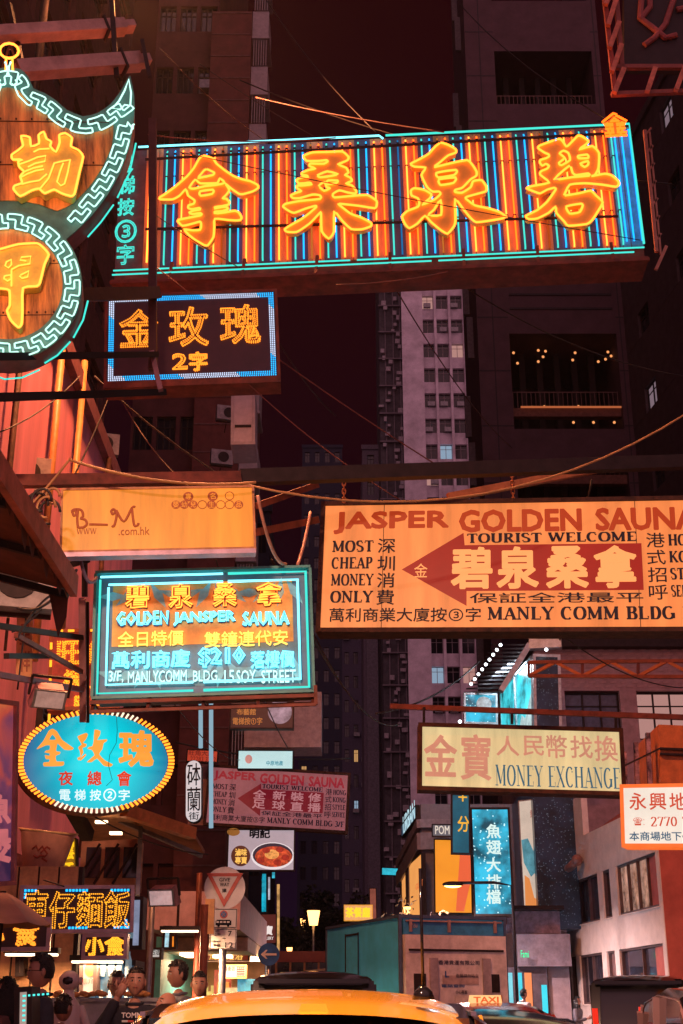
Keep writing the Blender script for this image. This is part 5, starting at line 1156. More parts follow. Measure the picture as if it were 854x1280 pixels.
# brown box canopy over shops
brc = mat('brown_box_canopy', (.62, .42, .44), .6, var=.2)
def shopbox(label, x0, x1, y0, y1, z0, z1, m, name='shop_canopy', cat='canopy'):
    g = root(name, label, cat, ((x0 + x1) / 2, y0, z0)); cx = (x0 + x1) / 2
    MB().box(x0 - cx, x1 - cx, 0, y1 - y0, 0, z1 - z0).build('shell', m, g)
    for i in range(1, 3): x = x0 - cx + (x1 - x0) * i / 3; MB().box(x - .02, x + .02, -.015, -.001, .03, z1 - z0 - .03).build('joint', darksteel, g)
    return g
a, b = W(183, 1162, 22), W(301, 1114, 22)
shopbox('brown boxed shop canopy behind the give way sign', a.x, b.x, 22, 30, a.z, b.z, brc)
# ============================================================= SHOPS AT STREET LEVEL (left)
warmc = glow('shop_lamp', (1.0, .58, .28), 14.0)
g = root('shop', 'bright orange-lit open shop under the brown boxed canopy', 'shop', (a.x, 24, 0)); L_ = b.x - a.x
MB().box(0, L_, 5.5, 5.7, .13, a.z - .01).build('back_wall', mat('cream_tile', (.72, .40, .22), .5, var=.2), g)
MB().box(-.1, 0, 0, 5.5, .13, a.z - .01).build('side_wall', mat('teal_wall', (.05, .30, .36), .5), g)
MB().box(0, L_, 0, 5.5, a.z - .25, a.z - .02).build('ceiling', mat('cream_ceiling', (.7, .5, .35), .6), g)
for i in range(3): MB().box(.25 + i * L_ / 3, .25 + i * L_ / 3 + .35, .6 + i, 1.8 + i, a.z - .30, a.z - .26).build('ceiling_lamp', warmc, g)
L = bpy.data.lights.new('shop_light', 'AREA'); L.energy = 260; L.color = (1.0, .6, .32); L.size = 1.6; o = bpy.data.objects.new('shop_light', L); C.objects.link(o); o.parent = g; o.location = (L_ / 2, 2.4, a.z - .35)
rr = random.Random(12); cols = [(235, 150, 60), (220, 90, 50), (240, 200, 150), (70, 170, 200), (190, 60, 40), (250, 220, 120)]
for i in range(26):
    x = rr.uniform(.1, L_ - .4); z = rr.uniform(.5, a.z - .9); y = rr.uniform(3, 5.3); c = rr.choice(cols); ww_ = rr.uniform(.12, .45); hh_ = rr.uniform(.1, .5)
    MB().box(x, x + ww_, y, y + .08, z, z + hh_).build('display_card', panelmat('card_%d_%d' % (c[0], c[1]), c, .75, .4, 9), g)
MB().box(.4, L_ - .2, 1.5, 2.2, .13, 1.0).build('counter', mat('counter_steel', (.4, .3, .28), .3, .6), g)
P, g = plain_sign('hanging_sign', 'vertical blue and orange poster strip right of the noodle sign', 'sign', ((166, 1120), (176, 1122), (181, 1192), (160, 1180)), 13, panelmat('poster_white_blue', (150, 160, 190), .8, .5, 3))
plain_sign('shop_sign', 'small white notice hung under the brown canopy', 'sign', ((187, 1184), (202, 1185), (202, 1199), (187, 1199)), 20, panelmat('white_notice', (200, 195, 190), .8, .2), [('古法', (189, 1186, 200, 1194), black_print)])
plain_sign('shop_sign', 'upright blue-white LED strip sign inside the arcade', 'sign', ((204, 1155), (214, 1160), (214, 1188), (204, 1185)), 21, panelmat('cool_led', (170, 220, 235), 1.0, .5, 12))
plain_sign('shop_sign', 'small orange glowing sign beside the blue-white strip sign', 'sign', ((213, 1168), (220, 1168), (220, 1186), (213, 1186)), 21, panelmat('orange_led', (250, 140, 40), 1.0, .3, 9))
plain_sign('shop_sign', 'dark red shop fascia with small golden characters behind the parking sign', 'sign', ((256, 1188), (312, 1188), (312, 1202), (256, 1202)), 26, panelmat('dark_red_fascia', (120, 40, 25), .8, .2), [('周生足浴', (262, 1190, 304, 1200), glow('gold_text', (1, .55, .12), 1.2), .02)])
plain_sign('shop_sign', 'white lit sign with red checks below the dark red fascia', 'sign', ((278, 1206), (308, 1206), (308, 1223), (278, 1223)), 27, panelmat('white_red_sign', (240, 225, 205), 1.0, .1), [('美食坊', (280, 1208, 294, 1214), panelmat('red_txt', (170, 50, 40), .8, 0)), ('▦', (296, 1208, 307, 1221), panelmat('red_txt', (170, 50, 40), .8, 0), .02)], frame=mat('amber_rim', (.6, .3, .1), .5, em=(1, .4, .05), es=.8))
plain_sign('shop_sign', 'grey fascia with dark letters left of the black van', 'sign', ((308, 1205), (338, 1205), (338, 1222), (308, 1222)), 32, panelmat('grey_fascia_sign', (120, 115, 125), .7, .1), [('LUK', (311, 1208, 332, 1219), panelmat('navy_txt', (25, 30, 60), .8, 0), .03)])
P, g = plain_sign('shop_sign', 'dark red jewellery sign with white characters near the blue arrow sign', 'sign', ((318, 1142), (346, 1142), (346, 1180), (318, 1180)), 45, panelmat('maroon_sign', (92, 34, 30), .8, .15), [('珠寶', (320, 1157, 341, 1169), glow('white_txt', (1, .85, .8), .9), .05), ('JEWELLERY', (320, 1171, 342, 1176), glow('white_txt', (1, .85, .8), .9), .03)])
# billboards over the left row further down
P, g = plain_sign('billboard', 'lit noodle advert billboard with a plate of noodles and a round gold seal', 'billboard', ((285, 1036), (368, 1037), (369, 1089), (284, 1088)), 38, panelmat('noodle_board_white', (182, 165, 175), .85, .12, 1), [('明記', (312, 1036.5, 338, 1048), black_print, .05)])
el = lambda P, cx, cy, rx, ry, m, y=-.012, n=26, name='printed_shape': MB().prism([P.l(cx + rx * math.cos(2 * math.pi * i / n), cy + ry * math.sin(2 * math.pi * i / n)) for i in range(n)], y, y + .006).build(name, m, g)
el(P, 341, 1070, 27, 17, panelmat('plate_white', (235, 225, 228), .9, 0)); el(P, 341, 1069, 25, 15, panelmat('plate_dark_rim', (40, 35, 55), .8, 0), -.02)
el(P, 342, 1071, 23, 13, panelmat('noodle_red', (215, 80, 45), .95, .7, 9), -.028, name='noodle_image'); el(P, 340, 1068, 9, 6, panelmat('noodle_gold', (250, 170, 90), .95, .5, 12), -.034)
for i, (cx, cy) in enumerate(((326, 1076), (333, 1063), (350, 1062), (357, 1072), (347, 1078))): el(P, cx, cy, 5, 3.6, panelmat('meat_red', (170, 45, 32), .9, .4, 12), -.038 - i * .001)
el(P, 301, 1070, 12, 13, panelmat('seal_brown', (80, 35, 22), .9, 0), -.02); text(P, g, '滷味', (294, 1061, 309, 1070), panelmat('seal_gold', (245, 190, 90), 1, 0), .04, -.03); text(P, g, '專賣', (294, 1071, 309, 1080), panelmat('seal_gold', (245, 190, 90), 1, 0), .04, -.03)
el(P, 292, 1040, 8, 5, panelmat('seal_brown2', (140, 90, 35), .9, 0), -.02)
P, g = plain_sign('billboard', 'dark fabric shop billboard with golden characters just under the price board', 'billboard', ((288, 876), (367, 877), (368, 911), (287, 911)), 34, panelmat('brown_board', (58, 26, 30), .8, .2), [('布藝館', (296, 886, 320, 894), panelmat('gold_dull', (190, 120, 60), .8, 0)), ('電梯按①字', (291, 897, 328, 906), panelmat('gold_dull', (190, 120, 60), .8, 0), .02)])
el(P, 350, 890, 15, 15, panelmat('fabric_photo', (160, 135, 150), .85, .6, 3), -.014, name='product_image')
P, g = plain_sign('billboard', 'pale cyan lit billboard with a small portrait behind the pink arrow sign', 'billboard', ((297, 937), (367, 938), (367, 962), (297, 962)), 36, panelmat('pale_cyan_board', (190, 225, 225), 1.0, .1, .8), [('中原地產', (333, 951, 354, 957), panelmat('teal_txt', (40, 140, 160), .9, 0))])
el(P, 311, 949, 4.5, 5.5, panelmat('portrait_skin', (220, 150, 140), .9, .3), name='portrait_image')
o = MB().box(0, 2.2, 0, 1.4, 0, 1.6); p = W(305, 934, 36.3); o = o.build('sign_box_back', mat('lilac_wall_box', (.42, .33, .38), .7)); o.location = p; tag(o, 'lilac wall stub between the dark billboard and the pale cyan billboard', 'wall')
for px, l in ((251, 'left'), (264, 'right')):
    a, b = W(px, 878, 30), W(px, 1035 if px == 264 else 935, 30); o = MB().tube([a, b], .05, 6).build('tube_light', glow('cool_tube', (.35, .55, .68), .75), None, True); tag(o, '%s of the two thin vertical cool light tubes above the pink arrow sign' % l, 'tube light')
for (x0, y0, x1, y1, d, c, l) in ((327, 1092, 333, 1140, 60, (20, 190, 220), 'far cyan vertical neon strip below the noodle billboard'), (335, 1096, 338, 1125, 62, (200, 200, 215), 'thin white vertical neon strip beside the cyan one'), (346, 1105, 350, 1190, 66, (240, 180, 110), 'far column of warm window lights at the street bend'), (340, 1090, 344, 1098, 62, (60, 200, 230), 'tiny cyan square light below the noodle billboard')):
    plain_sign('neon_strip', l, 'neon strip', ((x0, y0), (x1, y0), (x1, y1), (x0, y1)), d, panelmat('strip_%d_%d' % (c[0], x0), c, .95, .8, 1.5), t=.1, rim=.01)
plain_sign('lightbox_sign', 'far yellow lightbox sign above the blue truck', 'sign', ((430, 1131), (466, 1131), (466, 1151), (430, 1151)), 55, panelmat('far_yellow', (238, 170, 105), 1.0, .1), [('茶餐廳', (432, 1134, 463, 1147), panelmat('far_yellow_txt', (255, 215, 50), 1.1, 0), .05)], frame=mat('amber_rim', (.6, .3, .1)))
plain_sign('wall_sign', 'tiny cyan sign on the dark block left of the orange adverts', 'sign', ((477, 1084), (498, 1085), (498, 1095), (477, 1094)), 60, panelmat('cyan_far', (40, 190, 215), 1.0, .3, 5))
plain_sign('wall_panel', 'narrow lilac lit wall strip left of the orange adverts', 'wall panel', ((462, 1110), (470, 1110), (472, 1160), (462, 1160)), 62, panelmat('peach_wall_strip', (160, 85, 70), .8, .4))

# arcade wall & stall furniture on the left
g = root('metal_fence', 'grey galvanised shop shutter wall left of the giant bowl', 'shutter', (-3.3, 13.2, .13)); sh = MB()
pl = MB().box(0, .18, -.03, 0, 0, 2.6).mesh('panel', mat('wood_slat', (.70, .36, .16), .6, var=.4, scale=5))
for i in range(13): inst(pl, 'panel', g, (-1.9 + i * .2, 0, 0))
MB().box(-1.95, .72, .002, .12, 0, 2.6).build('backing', darksteel, g)
# dark lightbox poster at far left
P = Plane((-50, 862), (16, 884), (11, 1106), (-50, 1112), 9.4, reg=2); g = signroot(P, 'poster_lightbox', 'tall flame-coloured poster lightbox with pink characters at the left edge', 'poster lightbox')
def flame():
    m = mat('flame_poster', (.1, .05, .05), .4, em=(1, .3, .1), es=.6, var=0); n = m.node_tree; b = n.nodes['Principled BSDF']; L = n.links
    t = n.nodes.new('ShaderNodeTexCoord'); s = n.nodes.new('ShaderNodeSeparateXYZ'); no = n.nodes.new('ShaderNodeTexNoise'); no.inputs['Scale'].default_value = 2.2; no.inputs['Detail'].default_value = 5; no.inputs['Distortion'].default_value = 1.2
    ad = n.nodes.new('ShaderNodeMath'); ad.operation = 'MULTIPLY_ADD'; ad.inputs[1].default_value = .9; r = n.nodes.new('ShaderNodeValToRGB'); mr = n.nodes.new('ShaderNodeMapRange'); mr.inputs[1].default_value = -.9; mr.inputs[2].default_value = .9; mr.inputs[3].default_value = -.25; mr.inputs[4].default_value = .45
    L.new(t.outputs['Object'], s.inputs[0]); L.new(s.outputs['Z'], mr.inputs[0]); L.new(t.outputs['Object'], no.inputs['Vector']); L.new(no.outputs[0], ad.inputs[0]); L.new(mr.outputs[0], ad.inputs[2]); L.new(ad.outputs[0], r.inputs[0])
    e = r.color_ramp.elements; e[0].position = .25; e[0].color = (*srgb(40, 35, 75), 1); e[1].position = .95; e[1].color = (*srgb(250, 140, 80), 1); k = e.new(.55); k.color = (*srgb(130, 70, 105), 1); k = e.new(.7); k.color = (*srgb(225, 90, 70), 1)
    L.new(r.outputs[0], b.inputs['Emission Color']); return m
casing(P, g, .3, .03, mat('pink_edge_metal', (.5, .2, .2), .5), .03, flame())
text(P, g, '魚', (-28, 990, 12, 1030), panelmat('rose_text', (205, 110, 115), .9, .2), .06, -.012, name='character'); text(P, g, '煲', (-28, 1035, 12, 1080), panelmat('rose_text', (205, 110, 115), .9, .2), .06, -.012, name='character')
# yellow mural banner by the wall
P = Plane((22, 704), (42, 706), (40, 850), (20, 845), 12.8, reg=30); g = signroot(P, 'cloth_banner', 'vertical peach cloth banner with faded brush marks left of the dotted red sign', 'banner')
MB().box(-P.w / 2, P.w / 2, 0, .03, -P.h / 2, P.h / 2).build('cloth', mat('peach_banner', (.75, .36, .16), .7, var=.4, scale=3), g)
for i in range(4): text(P, g, '龍鳳呈祥'[i], (25, 712 + i * 34, 38, 738 + i * 34), mat('brush_brown', (.40, .10, .05), .6), .03, -.006, name='character')
# floodlights
def flood(label, px, py, d, rx, rz, em=None, s=1.):
    g = root('floodlight', label, 'floodlight', W(px, py, d)); g.rotation_euler = (rx, 0, rz); g.scale = (s, s, s)
    MB().prism([(-.22, -.13), (.22, -.13), (.16, .13), (-.16, .13)], 0, .2).build('housing', mat('mauve_housing', (.36, .16, .2), .5, .3, var=.3), g)
    MB().box(-.2, .2, -.02, -.001, -.12, .12).build('rim', zinc, g); MB().box(-.17, .17, -.03, -.021, -.10, .10).build('lens', em or mat('dim_lens', (.4, .3, .3), .1, em=(.5, .35, .3), es=.35), g)
    MB().bar((-.24, .1, 0), (-.24, .1, .25), .03).bar((.24, .1, 0), (.24, .1, .25), .03).bar((-.24, .1, .25), (.24, .1, .25), .03).build('yoke', darksteel, g)
flood('mauve floodlight tilted down above the left side of the oval sign', 62, 874, 11.5, R(35), R(25), s=.75)
flood('white floodlight with dark rim between the noodle sign and canopy', 202, 1122, 13.5, R(20), R(-15), mat('white_lens', (.7, .6, .6), .2, em=(.8, .55, .55), es=.5), .7)
# lamps under awning ceiling
g = root('lamp_soffit', 'brown soffit with two small lit lamps under the oval sign', 'soffit', W(120, 1030, 16)); o_ = W(120, 1030, 16)
q = [W(80, 1010, 15) - o_, W(160, 1012, 15) - o_, W(178, 1048, 17.5) - o_, W(110, 1052, 17.5) - o_]
MB().add(q + [p + Vector((0, 0, .06)) for p in q], [(0, 1, 2, 3), (7, 6, 5, 4), (0, 4, 5, 1), (1, 5, 6, 2), (2, 6, 7, 3), (3, 7, 4, 0)]).build('panel', mat('tan_soffit', (.55, .28, .14), .6, var=.3), g)
for px, py in ((127, 1027), (145, 1041)): p = W(px, py, 15.5) - o_; MB().box(p.x - .07, p.x + .07, p.y - .04, p.y + .04, p.z - .02, p.z + .01).build('lamp', glow('warm_white_lamp', (1.0, .62, .35), 5.0), g)
MB().bar(W(60, 958, 14.6) - o_, W(110, 1045, 16) - o_, .14).build('edge_beam', darksteel, g)
g = root('shutter_box', 'brown window bay with dark frames under the soffit right of the bowl', 'window bay', W(120, 1110, 18)); o_ = W(120, 1110, 18)
a, b = W(98, 1112, 18) - o_, W(172, 1048, 18) - o_
MB().box(a.x, b.x, 0, .6, a.z, b.z).build('wall', mat('tan_bay', (.5, .25, .15), .7, var=.3), g)
for i in range(3): x = a.x + .08 + i * (b.x - a.x) / 3; MB().box(x, x + .2, -.03, -.001, a.z + .15, b.z - .12).build('pane', glass_dark, g)
for i in range(3): MB().bar((a.x + i * .25, -.25, a.z + .05), (a.x + .3 + i * .25, -.25, b.z - .1), .03).build('brace', darksteel, g)

# giant bowl
g = root('giant_bowl', 'giant pinkish shop-sign bowl with red dragon scrawl beside the yellow characters', 'giant bowl', W(50, 1106, 14.2))
R0 = .42
MB().lathe([(.16, 0), (.17, .05), (.24, .09), (.30, .18), (.36, .34), (.41, .52), (.45, .56), (.43, .56), (.38, .5), (.33, .3), (.2, .14), (.02, .12)], 36).build('bowl', mat('peach_ceramic', (.70, .33, .24), .35, var=.15), g, True)
MB().lathe([(.447, .545), (.462, .556), (.452, .566), (.43, .566)], 36, cap=False).build('rim', mat('rim_gold', (.8, .5, .25), .3), g, True)
q = MB()
for l in ([-.12,.36,-.06,.40,-.02,.35,.03,.40,.08,.36,.12,.33,.09,.30,.03,.31,-.02,.28,-.08,.30], [.02,.33,.10,.40,.15,.38], [.05,.28,.13,.25]): q.tube([(x, -math.sqrt(max(.36**2 + (z - .34) * .1 - x * x, .01)) - .012, z) for x, z in zip(l[::2], l[1::2])], .012, 5)
q.build('dragon_mark', mat('brush_red', (.45, .07, .04), .6), g)
g.rotation_euler = (R(6), R(6), 0); g.scale = (.70, .70, 1.0)
# umbrella
g = root('market_umbrella', 'brown cloth market umbrella at the left edge over the food stall', 'umbrella', (-2.95, 10.3, .13)); tp = W(4, 1114, 10.3); g.location = (tp.x, 10.3, .13); hz = tp.z - .13; n = 8; rad = .92
cl = mat('brown_umbrella_cloth', (.42, .20, .15), .7, var=.2); rimz = W(63, 1155, 10.3).z - .13
for i in range(n):
    a0, a1 = 2 * math.pi * i / n, 2 * math.pi * (i + 1) / n; rows = []; q = MB()
    for k in range(6):
        t = k / 5; r_ = rad * .42 * t; zz_ = hz - (hz - rimz) * t ** 1.25; rows.append([(r_ * math.cos(a0 + (a1 - a0) * j / 4) * (1 - .03 * t * math.sin(math.pi * j / 4)), r_ * math.sin(a0 + (a1 - a0) * j / 4), zz_ - .02 * t * math.sin(math.pi * j / 4)) for j in range(5)])
    k0 = 0; vs = [p for r_ in rows for p in r_]; q.add(vs, [(k * 5 + j, k * 5 + j + 1, k * 5 + j + 6, k * 5 + j + 5) for k in range(5) for j in range(4)]); q.build('panel', cl, g, True)
MB().tube([(0, 0, 0), (0, 0, hz)], .025, 8).build('pole', darksteel, g); MB().lathe([(.25, 0), (.25, .08), (.05, .1)], 16).build('base', darksteel, g)

# ============================================================= FURNITURE OF THE STREET
g = root('road_sign', 'white-backed red give way triangle on a grey pole with parking plates below', 'road sign', (W(277, 1240, 17).x, 17, .13)); X0 = g.location.x
MB().tube([(0, .05, 0), (0, .05, W(277, 1100, 17).z - .13)], .045, 10).build('pole', zinc, g, True)
zc = W(277, 1110, 17).z - .13
MB().lathe([(.0, 0), (.262, 0), (.262, .02), (0, .02)], 32, cap=False).build('backing_disc', white_paint, g); C.objects[-1].rotation_euler = (R(90), 0, 0); C.objects[-1].location = (0, .0, zc)
tri = lambda s, dz=0: [(-.235 * s, .16 * s + dz), (.235 * s, .16 * s + dz), (0, -.255 * s + dz)]
MB().prism(tri(1, zc + .02), -.045, -.024).build('red_border', mat('sign_red', (.62, .06, .04), .4, var=.1), g); MB().prism(tri(.68, zc + .03), -.052, -.0455).build('white_triangle', mat('sign_white', (.72, .68, .68), .4, var=.1), g)
class LP:
    def __init__(s, x, z): s.x, s.z = x, z
    def l(s, px, py, off=0): return s.x + px, s.z - py
q = LP(0, zc)
text(q, g, 'GIVE', (-.07, -.12, .07, -.075), black_print, .03, -.056, .003); text(q, g, 'WAY', (-.06, -.06, .06, -.015), black_print, .03, -.056, .003); text(q, g, '讓', (-.028, .01, .028, .06), black_print, .01, -.056, .003)
a, b = W(261.5, 1180, 17), W(295, 1136, 17); k = zc + .13
p1 = MB().box(-.17, .17, -.03, 0, b.z - .13 - .235, b.z - .13); p1.build('upper_plate', mat('sign_white', (.72, .68, .68)), g)
MB().box(-.17, .17, -.03, 0, b.z - .13 - .49, b.z - .13 - .24).build('lower_plate', mat('sign_white', (.72, .68, .68)), g)
zu = b.z - .13
for z0_, z1_ in ((zu - .235, zu), (zu - .49, zu - .24)):
    fr = MB(); fr.box(-.165, .165, -.034, -.031, z1_ - .012, z1_ - .004).box(-.165, .165, -.034, -.031, z0_ + .004, z0_ + .012).box(-.165, -.157, -.034, -.031, z0_ + .012, z1_ - .012).box(.157, .165, -.034, -.031, z0_ + .012, z1_ - .012); fr.build('plate_border', black_print, g)
ring_pts = lambda r, cx, cz, n=24: [(cx + r * math.cos(2 * math.pi * i / n), cz + r * math.sin(2 * math.pi * i / n)) for i in range(n)]
MB().prism(ring_pts(.05, 0, zu - .07)[::-1], -.037, -.031).build('no_stopping_rim', mat('sign_red', (.62, .06, .04)), g); MB().prism(ring_pts(.038, 0, zu - .07)[::-1], -.041, -.0375).build('no_stopping_disc', mat('sign_blue', (.03, .12, .4), .4), g)
MB().bar((-.028, -.043, zu - .042), (.028, -.043, zu - .098), .003, .012, (0, 1, 0)).bar((.028, -.043, zu - .042), (-.028, -.043, zu - .098), .003, .012, (0, 1, 0)).build('no_stopping_cross', mat('sign_red', (.62, .06, .04)), g)
bs = MB().box(-.10, .10, -.036, -.031, zu - .20, zu - .145).box(-.085, .085, -.036, -.031, zu - .145, zu - .135); bs.prism(ring_pts(.016, -.06, zu - .205, 12)[::-1], -.0365, -.031); bs.prism(ring_pts(.016, .06, zu - .205, 12)[::-1], -.0365, -.031); bs.build('bus_symbol', black_print, g)
bw = MB()
for i in range(4): bw.box(-.09 + i * .045, -.058 + i * .045, -.039, -.0365, zu - .172, zu - .152)
bw.build('bus_windows', mat('sign_white', (.72, .68, .68)), g)
q = LP(0, zu)
for t, bx in (('上午', (-.12, .29, -.03, .33)), ('7', (.06, .27, .11, .335)), ('am', (-.1, .262, -.05, .28)), ('midnight', (-.15, .385, -.03, .405)), ('午夜', (-.12, .42, -.03, .46)), ('12', (.03, .405, .13, .47))): text(q, g, t, bx, black_print, .015, -.034, .003)
MB().bar((-.01, -.036, zu - .36), (.04, -.036, zu - .36), .003, .01, (0, 1, 0)).build('dash_mark', black_print, g)
# rusty posts and yellow reflector
g = root('post', 'rusty brown post with an amber marker left of the give way sign', 'post', (W(253, 1240, 16).x, 16, .13)); MB().tube([(0, 0, 0), (0, 0, W(253, 1145, 16).z)], .05, 8).build('shaft', redsteel, g, True); zz_ = W(257, 1127, 16).z
MB().box(.0, .11, -.03, .05, zz_ - .5, zz_ - .1).build('amber_marker', mat('amber_marker', (.8, .35, .08), .4), g)
o = MB().tube([(0, 0, 0), (0, 0, 3.0)], .04, 8).build('post', redsteel, None, True); o.location = (W(244, 1240, 18).x, 18, .13); tag(o, 'thinner dark post just left of the rusty post', 'post')
o = MB().tube([(0, 0, 0), (0, 0, 2.42)], .032, 8).build('post', zinc, None, True); o.location = (W(185, 1240, 14.5).x, 14.5, .13); tag(o, 'grey galvanised pole between the noodle sign and the arcade', 'post')
# blue arrow sign
g = root('road_sign', 'round blue road sign with a white left arrow behind the taxi', 'road sign', (W(336, 1193, 24).x, 24, .13)); zc = W(336, 1193, 24).z - .13
MB().prism(ring_pts(.19, 0, zc, 32)[::-1], -.02, 0).build('blue_disc', mat('sign_blue', (.03, .12, .4)), g); MB().tube([(0, .04, 0), (0, .04, zc + .1)], .04, 8).build('pole', zinc, g, True)
MB().box(-.09, .14, -.026, -.021, zc - .018, zc + .018).prism([(-.14, zc), (-.05, zc - .075), (-.02, zc - .075), (-.075, zc), (-.02, zc + .075), (-.05, zc + .075)][::-1], -.027, -.021).build('white_arrow', mat('sign_white', (.72, .68, .68)), g)
# street lamps
def lantern(label, px, py, d, s=1., light=0):
    p = W(px, py, d); g = root('street_lamp', label, 'street lamp', (p.x, d, .13)); z = p.z - .13
    MB().tube([(0, 0, 0), (0, 0, z - .3 * s)], [.07 * s, .045 * s], 8).build('pole', zinc, g, True)
    MB().lathe([(.14 * s, z - .28 * s), (.22 * s, z + .2 * s), (.12 * s, z + .26 * s)], 8).build('lantern_glass', glow('sodium_glass', (1.0, .42, .12), 5.0), g, True); MB().lathe([(.24 * s, z + .2 * s), (.1 * s, z + .34 * s), (.0, z + .36 * s)], 8, cap=False).build('lantern_cap', darksteel, g)
    return g
lantern('far sodium street lantern left of the blue truck', 392, 1146, 60, 1.3)
lantern('small distant sodium lamp near the dark tree', 379, 1152, 80, .8)
lantern('faint white-topped lamp beyond the red bus', 362, 1188, 70, .7)
lantern('small glowing lamp by the leafy plant above the truck corner', 509, 1138, 36, .45)
def armlamp(label, px, py, d, px2, s=1., post=True, top=0., zb=None, em=9.0, en=0):
    p = W(px, py, d); q_ = W(px2, py, d); g = root('street_lamp', label, 'street lamp', (q_.x, d, .13)); z = p.z - .13; dx = p.x - q_.x
    MB().tube([(0, 0, 0), (0, 0, z + top), (dx * .3, 0, z + top + .12 * s), (dx, 0, z + .1 * s)], .06 * s, 8).build('pole', darksteel, g, True)
    MB().ball((dx, 0, z + .05 * s), (.42 * s, .18 * s, .12 * s), 12, 8).build('lamp_head', darksteel, g, True)
    MB().ball((dx, 0, z), (.36 * s, .15 * s, .09 * s), 12, 8).build('lamp_glass', glow('sodium_head_%d' % int(em), (1.0, .42, .12), em), g, True)
    if en:
        L = bpy.data.lights.new('sodium_light', 'AREA'); L.energy = en; L.color = (1.0, .33, .12) if en > 1000 else (1.0, .62, .58); L.size = .6 * s; o = bpy.data.objects.new('sodium_light', L); C.objects.link(o); o.parent = g; o.location = (dx, 0, z - .12 * s); L.spread = R(170)
    return g
armlamp('sodium arm lamp in front of the starry banner', 566, 1107, 32, 640, .6, em=9., en=800)
armlamp('overhead sodium street lamp glowing just above the top left', 192, -34, 17, 60, 1.2, em=25., en=3000)
# tree
def tree(label, px, py, d, r_, h, cols, n=1600, seed=1, name='tree', leaf=.09, trunkr=.16):
    rr = random.Random(seed); p = W(px, py, d); g = root(name, label, 'tree' if name == 'tree' else 'plant', (p.x, d, 0.1)); q = MB()
    q.tube([(0, 0, 0), (.1, 0, h * .4), (0, .1, h * .8)], [trunkr, trunkr * .7, trunkr * .3], 7)
    for i in range(7): a = i * .9; q.tube([(.05, 0, h * (.4 + .05 * i)), (r_ * .6 * math.cos(a), r_ * .6 * math.sin(a), h * (.7 + .04 * i))], [trunkr * .4, trunkr * .12], 5)
    q.build('trunk', mat('bark', (.08, .05, .04), .9), g, True)
    cl = [(rr.gauss(0, .45) * r_, rr.gauss(0, .45) * r_, h * .85 + rr.gauss(0, .28) * r_, rr.uniform(.18, .4) * r_) for _ in range(22)]; q = MB()
    for i in range(n):
        c = rr.choice(cl); u = Vector((rr.gauss(0, 1), rr.gauss(0, 1), rr.gauss(0, 1))).normalized() * c[3] * rr.random() ** .4; o = Vector(c[:3]) + u
        a = Vector((rr.gauss(0, 1), rr.gauss(0, 1), rr.gauss(0, .6))).normalized() * leaf * rr.uniform(.6, 1.4); b = a.cross(Vector((rr.gauss(0, 1), rr.gauss(0, 1), rr.gauss(0, 1)))).normalized() * leaf * .45
        q.add([o - a, o + b, o + a, o - b], [(0, 1, 2, 3)])
    q.build('crown', cols, g); return g
lf = mat('dark_leaf', (.07, .08, .05), .6, var=.4, scale=9)
tree('dark leafy tree where the street bends, left of the truck', 408, 1225, 75, 2.6, 6.8, lf, 3500, 3, leaf=.16)
tree('broader dim tree beyond the red bus', 378, 1225, 82, 2.4, 5.2, lf, 2500, 4, leaf=.16)
tree('sprawling leafy plant above the back of the blue truck', 527, 1250, 33, .7, 3.75, mat('warm_leaf', (.14, .10, .05), .6), 500, 6, 'shrub', .07, .04)
# red bus
g = root('bus', 'red double-deck bus seen dimly beyond the black van', 'bus', (W(372, 1240, 46).x, 46, .0)); redb = mat('bus_red', (.45, .06, .03), .4, var=.2)
MB().box(-1.25, 1.25, 0, 9, .35, 1.85).box(-1.25, 1.25, 0, 9, 2.9, 3.25).build('body', redb, g); MB().box(-1.18, 1.18, .06, 8.9, 1.86, 2.89).build('window_glass', mat('bus_glass', (.05, .03, .03), .1, var=.8, scale=1.5), g)
for i in range(6): MB().box(-1.25 + i * .48, -1.18 + i * .48, -.01, .05, 1.86, 2.89).build('pillar', mat('bus_pillar', (.7, .25, .08), .4), g)
for x in (-1.1, .85):
    for y in (1.2, 7): MB().lathe([(.0, 0), (.5, 0), (.5, .25), (0, .25)], 18, cap=False).build('wheel', black_print, g); C.objects[-1].rotation_euler = (0, R(90), 0); C.objects[-1].location = (x, y, .5)

# ============================================================= WALL CLUTTER ON THE LEFT
acm2 = MB().box(-.4, .4, -.32, 0, -.28, .28).mesh('casing', mat('dirty_ac_white', (.42, .36, .36), .5, var=.4)); grl = MB().lathe([(.0, 0), (.2, .0), (.2, .02), (0, .02)], 16, cap=False).mesh('fan_grille', darksteel)
for (px, py, d, l) in ((30, 600, 19, 'grimy air conditioner on the magenta wall left of the drain pipes'), (128, 560, 30, 'air conditioner box below the LED character sign'), (150, 615, 34, 'air conditioner behind the curly letter box'), (276, 575, 43, 'small air conditioner stacked beside the pale blank box'), (283, 520, 43, 'upper small air conditioner beside the pale blank box'), (14, 735, 12, 'old air conditioner hanging under the dark torn awning')):
    g = root('air_conditioner', l, 'air conditioner', W(px, py, d), R(15)); inst(acm2, 'casing', g); f = inst(grl, 'fan_grille', g, (.05, -.325, 0), (R(90), 0, 0))
    MB().bar((-.4, -.1, -.3), (.4, -.1, -.3), .04).bar((0, 0, -.3), (0, .3, -.55), .03).build('bracket', rust, g)
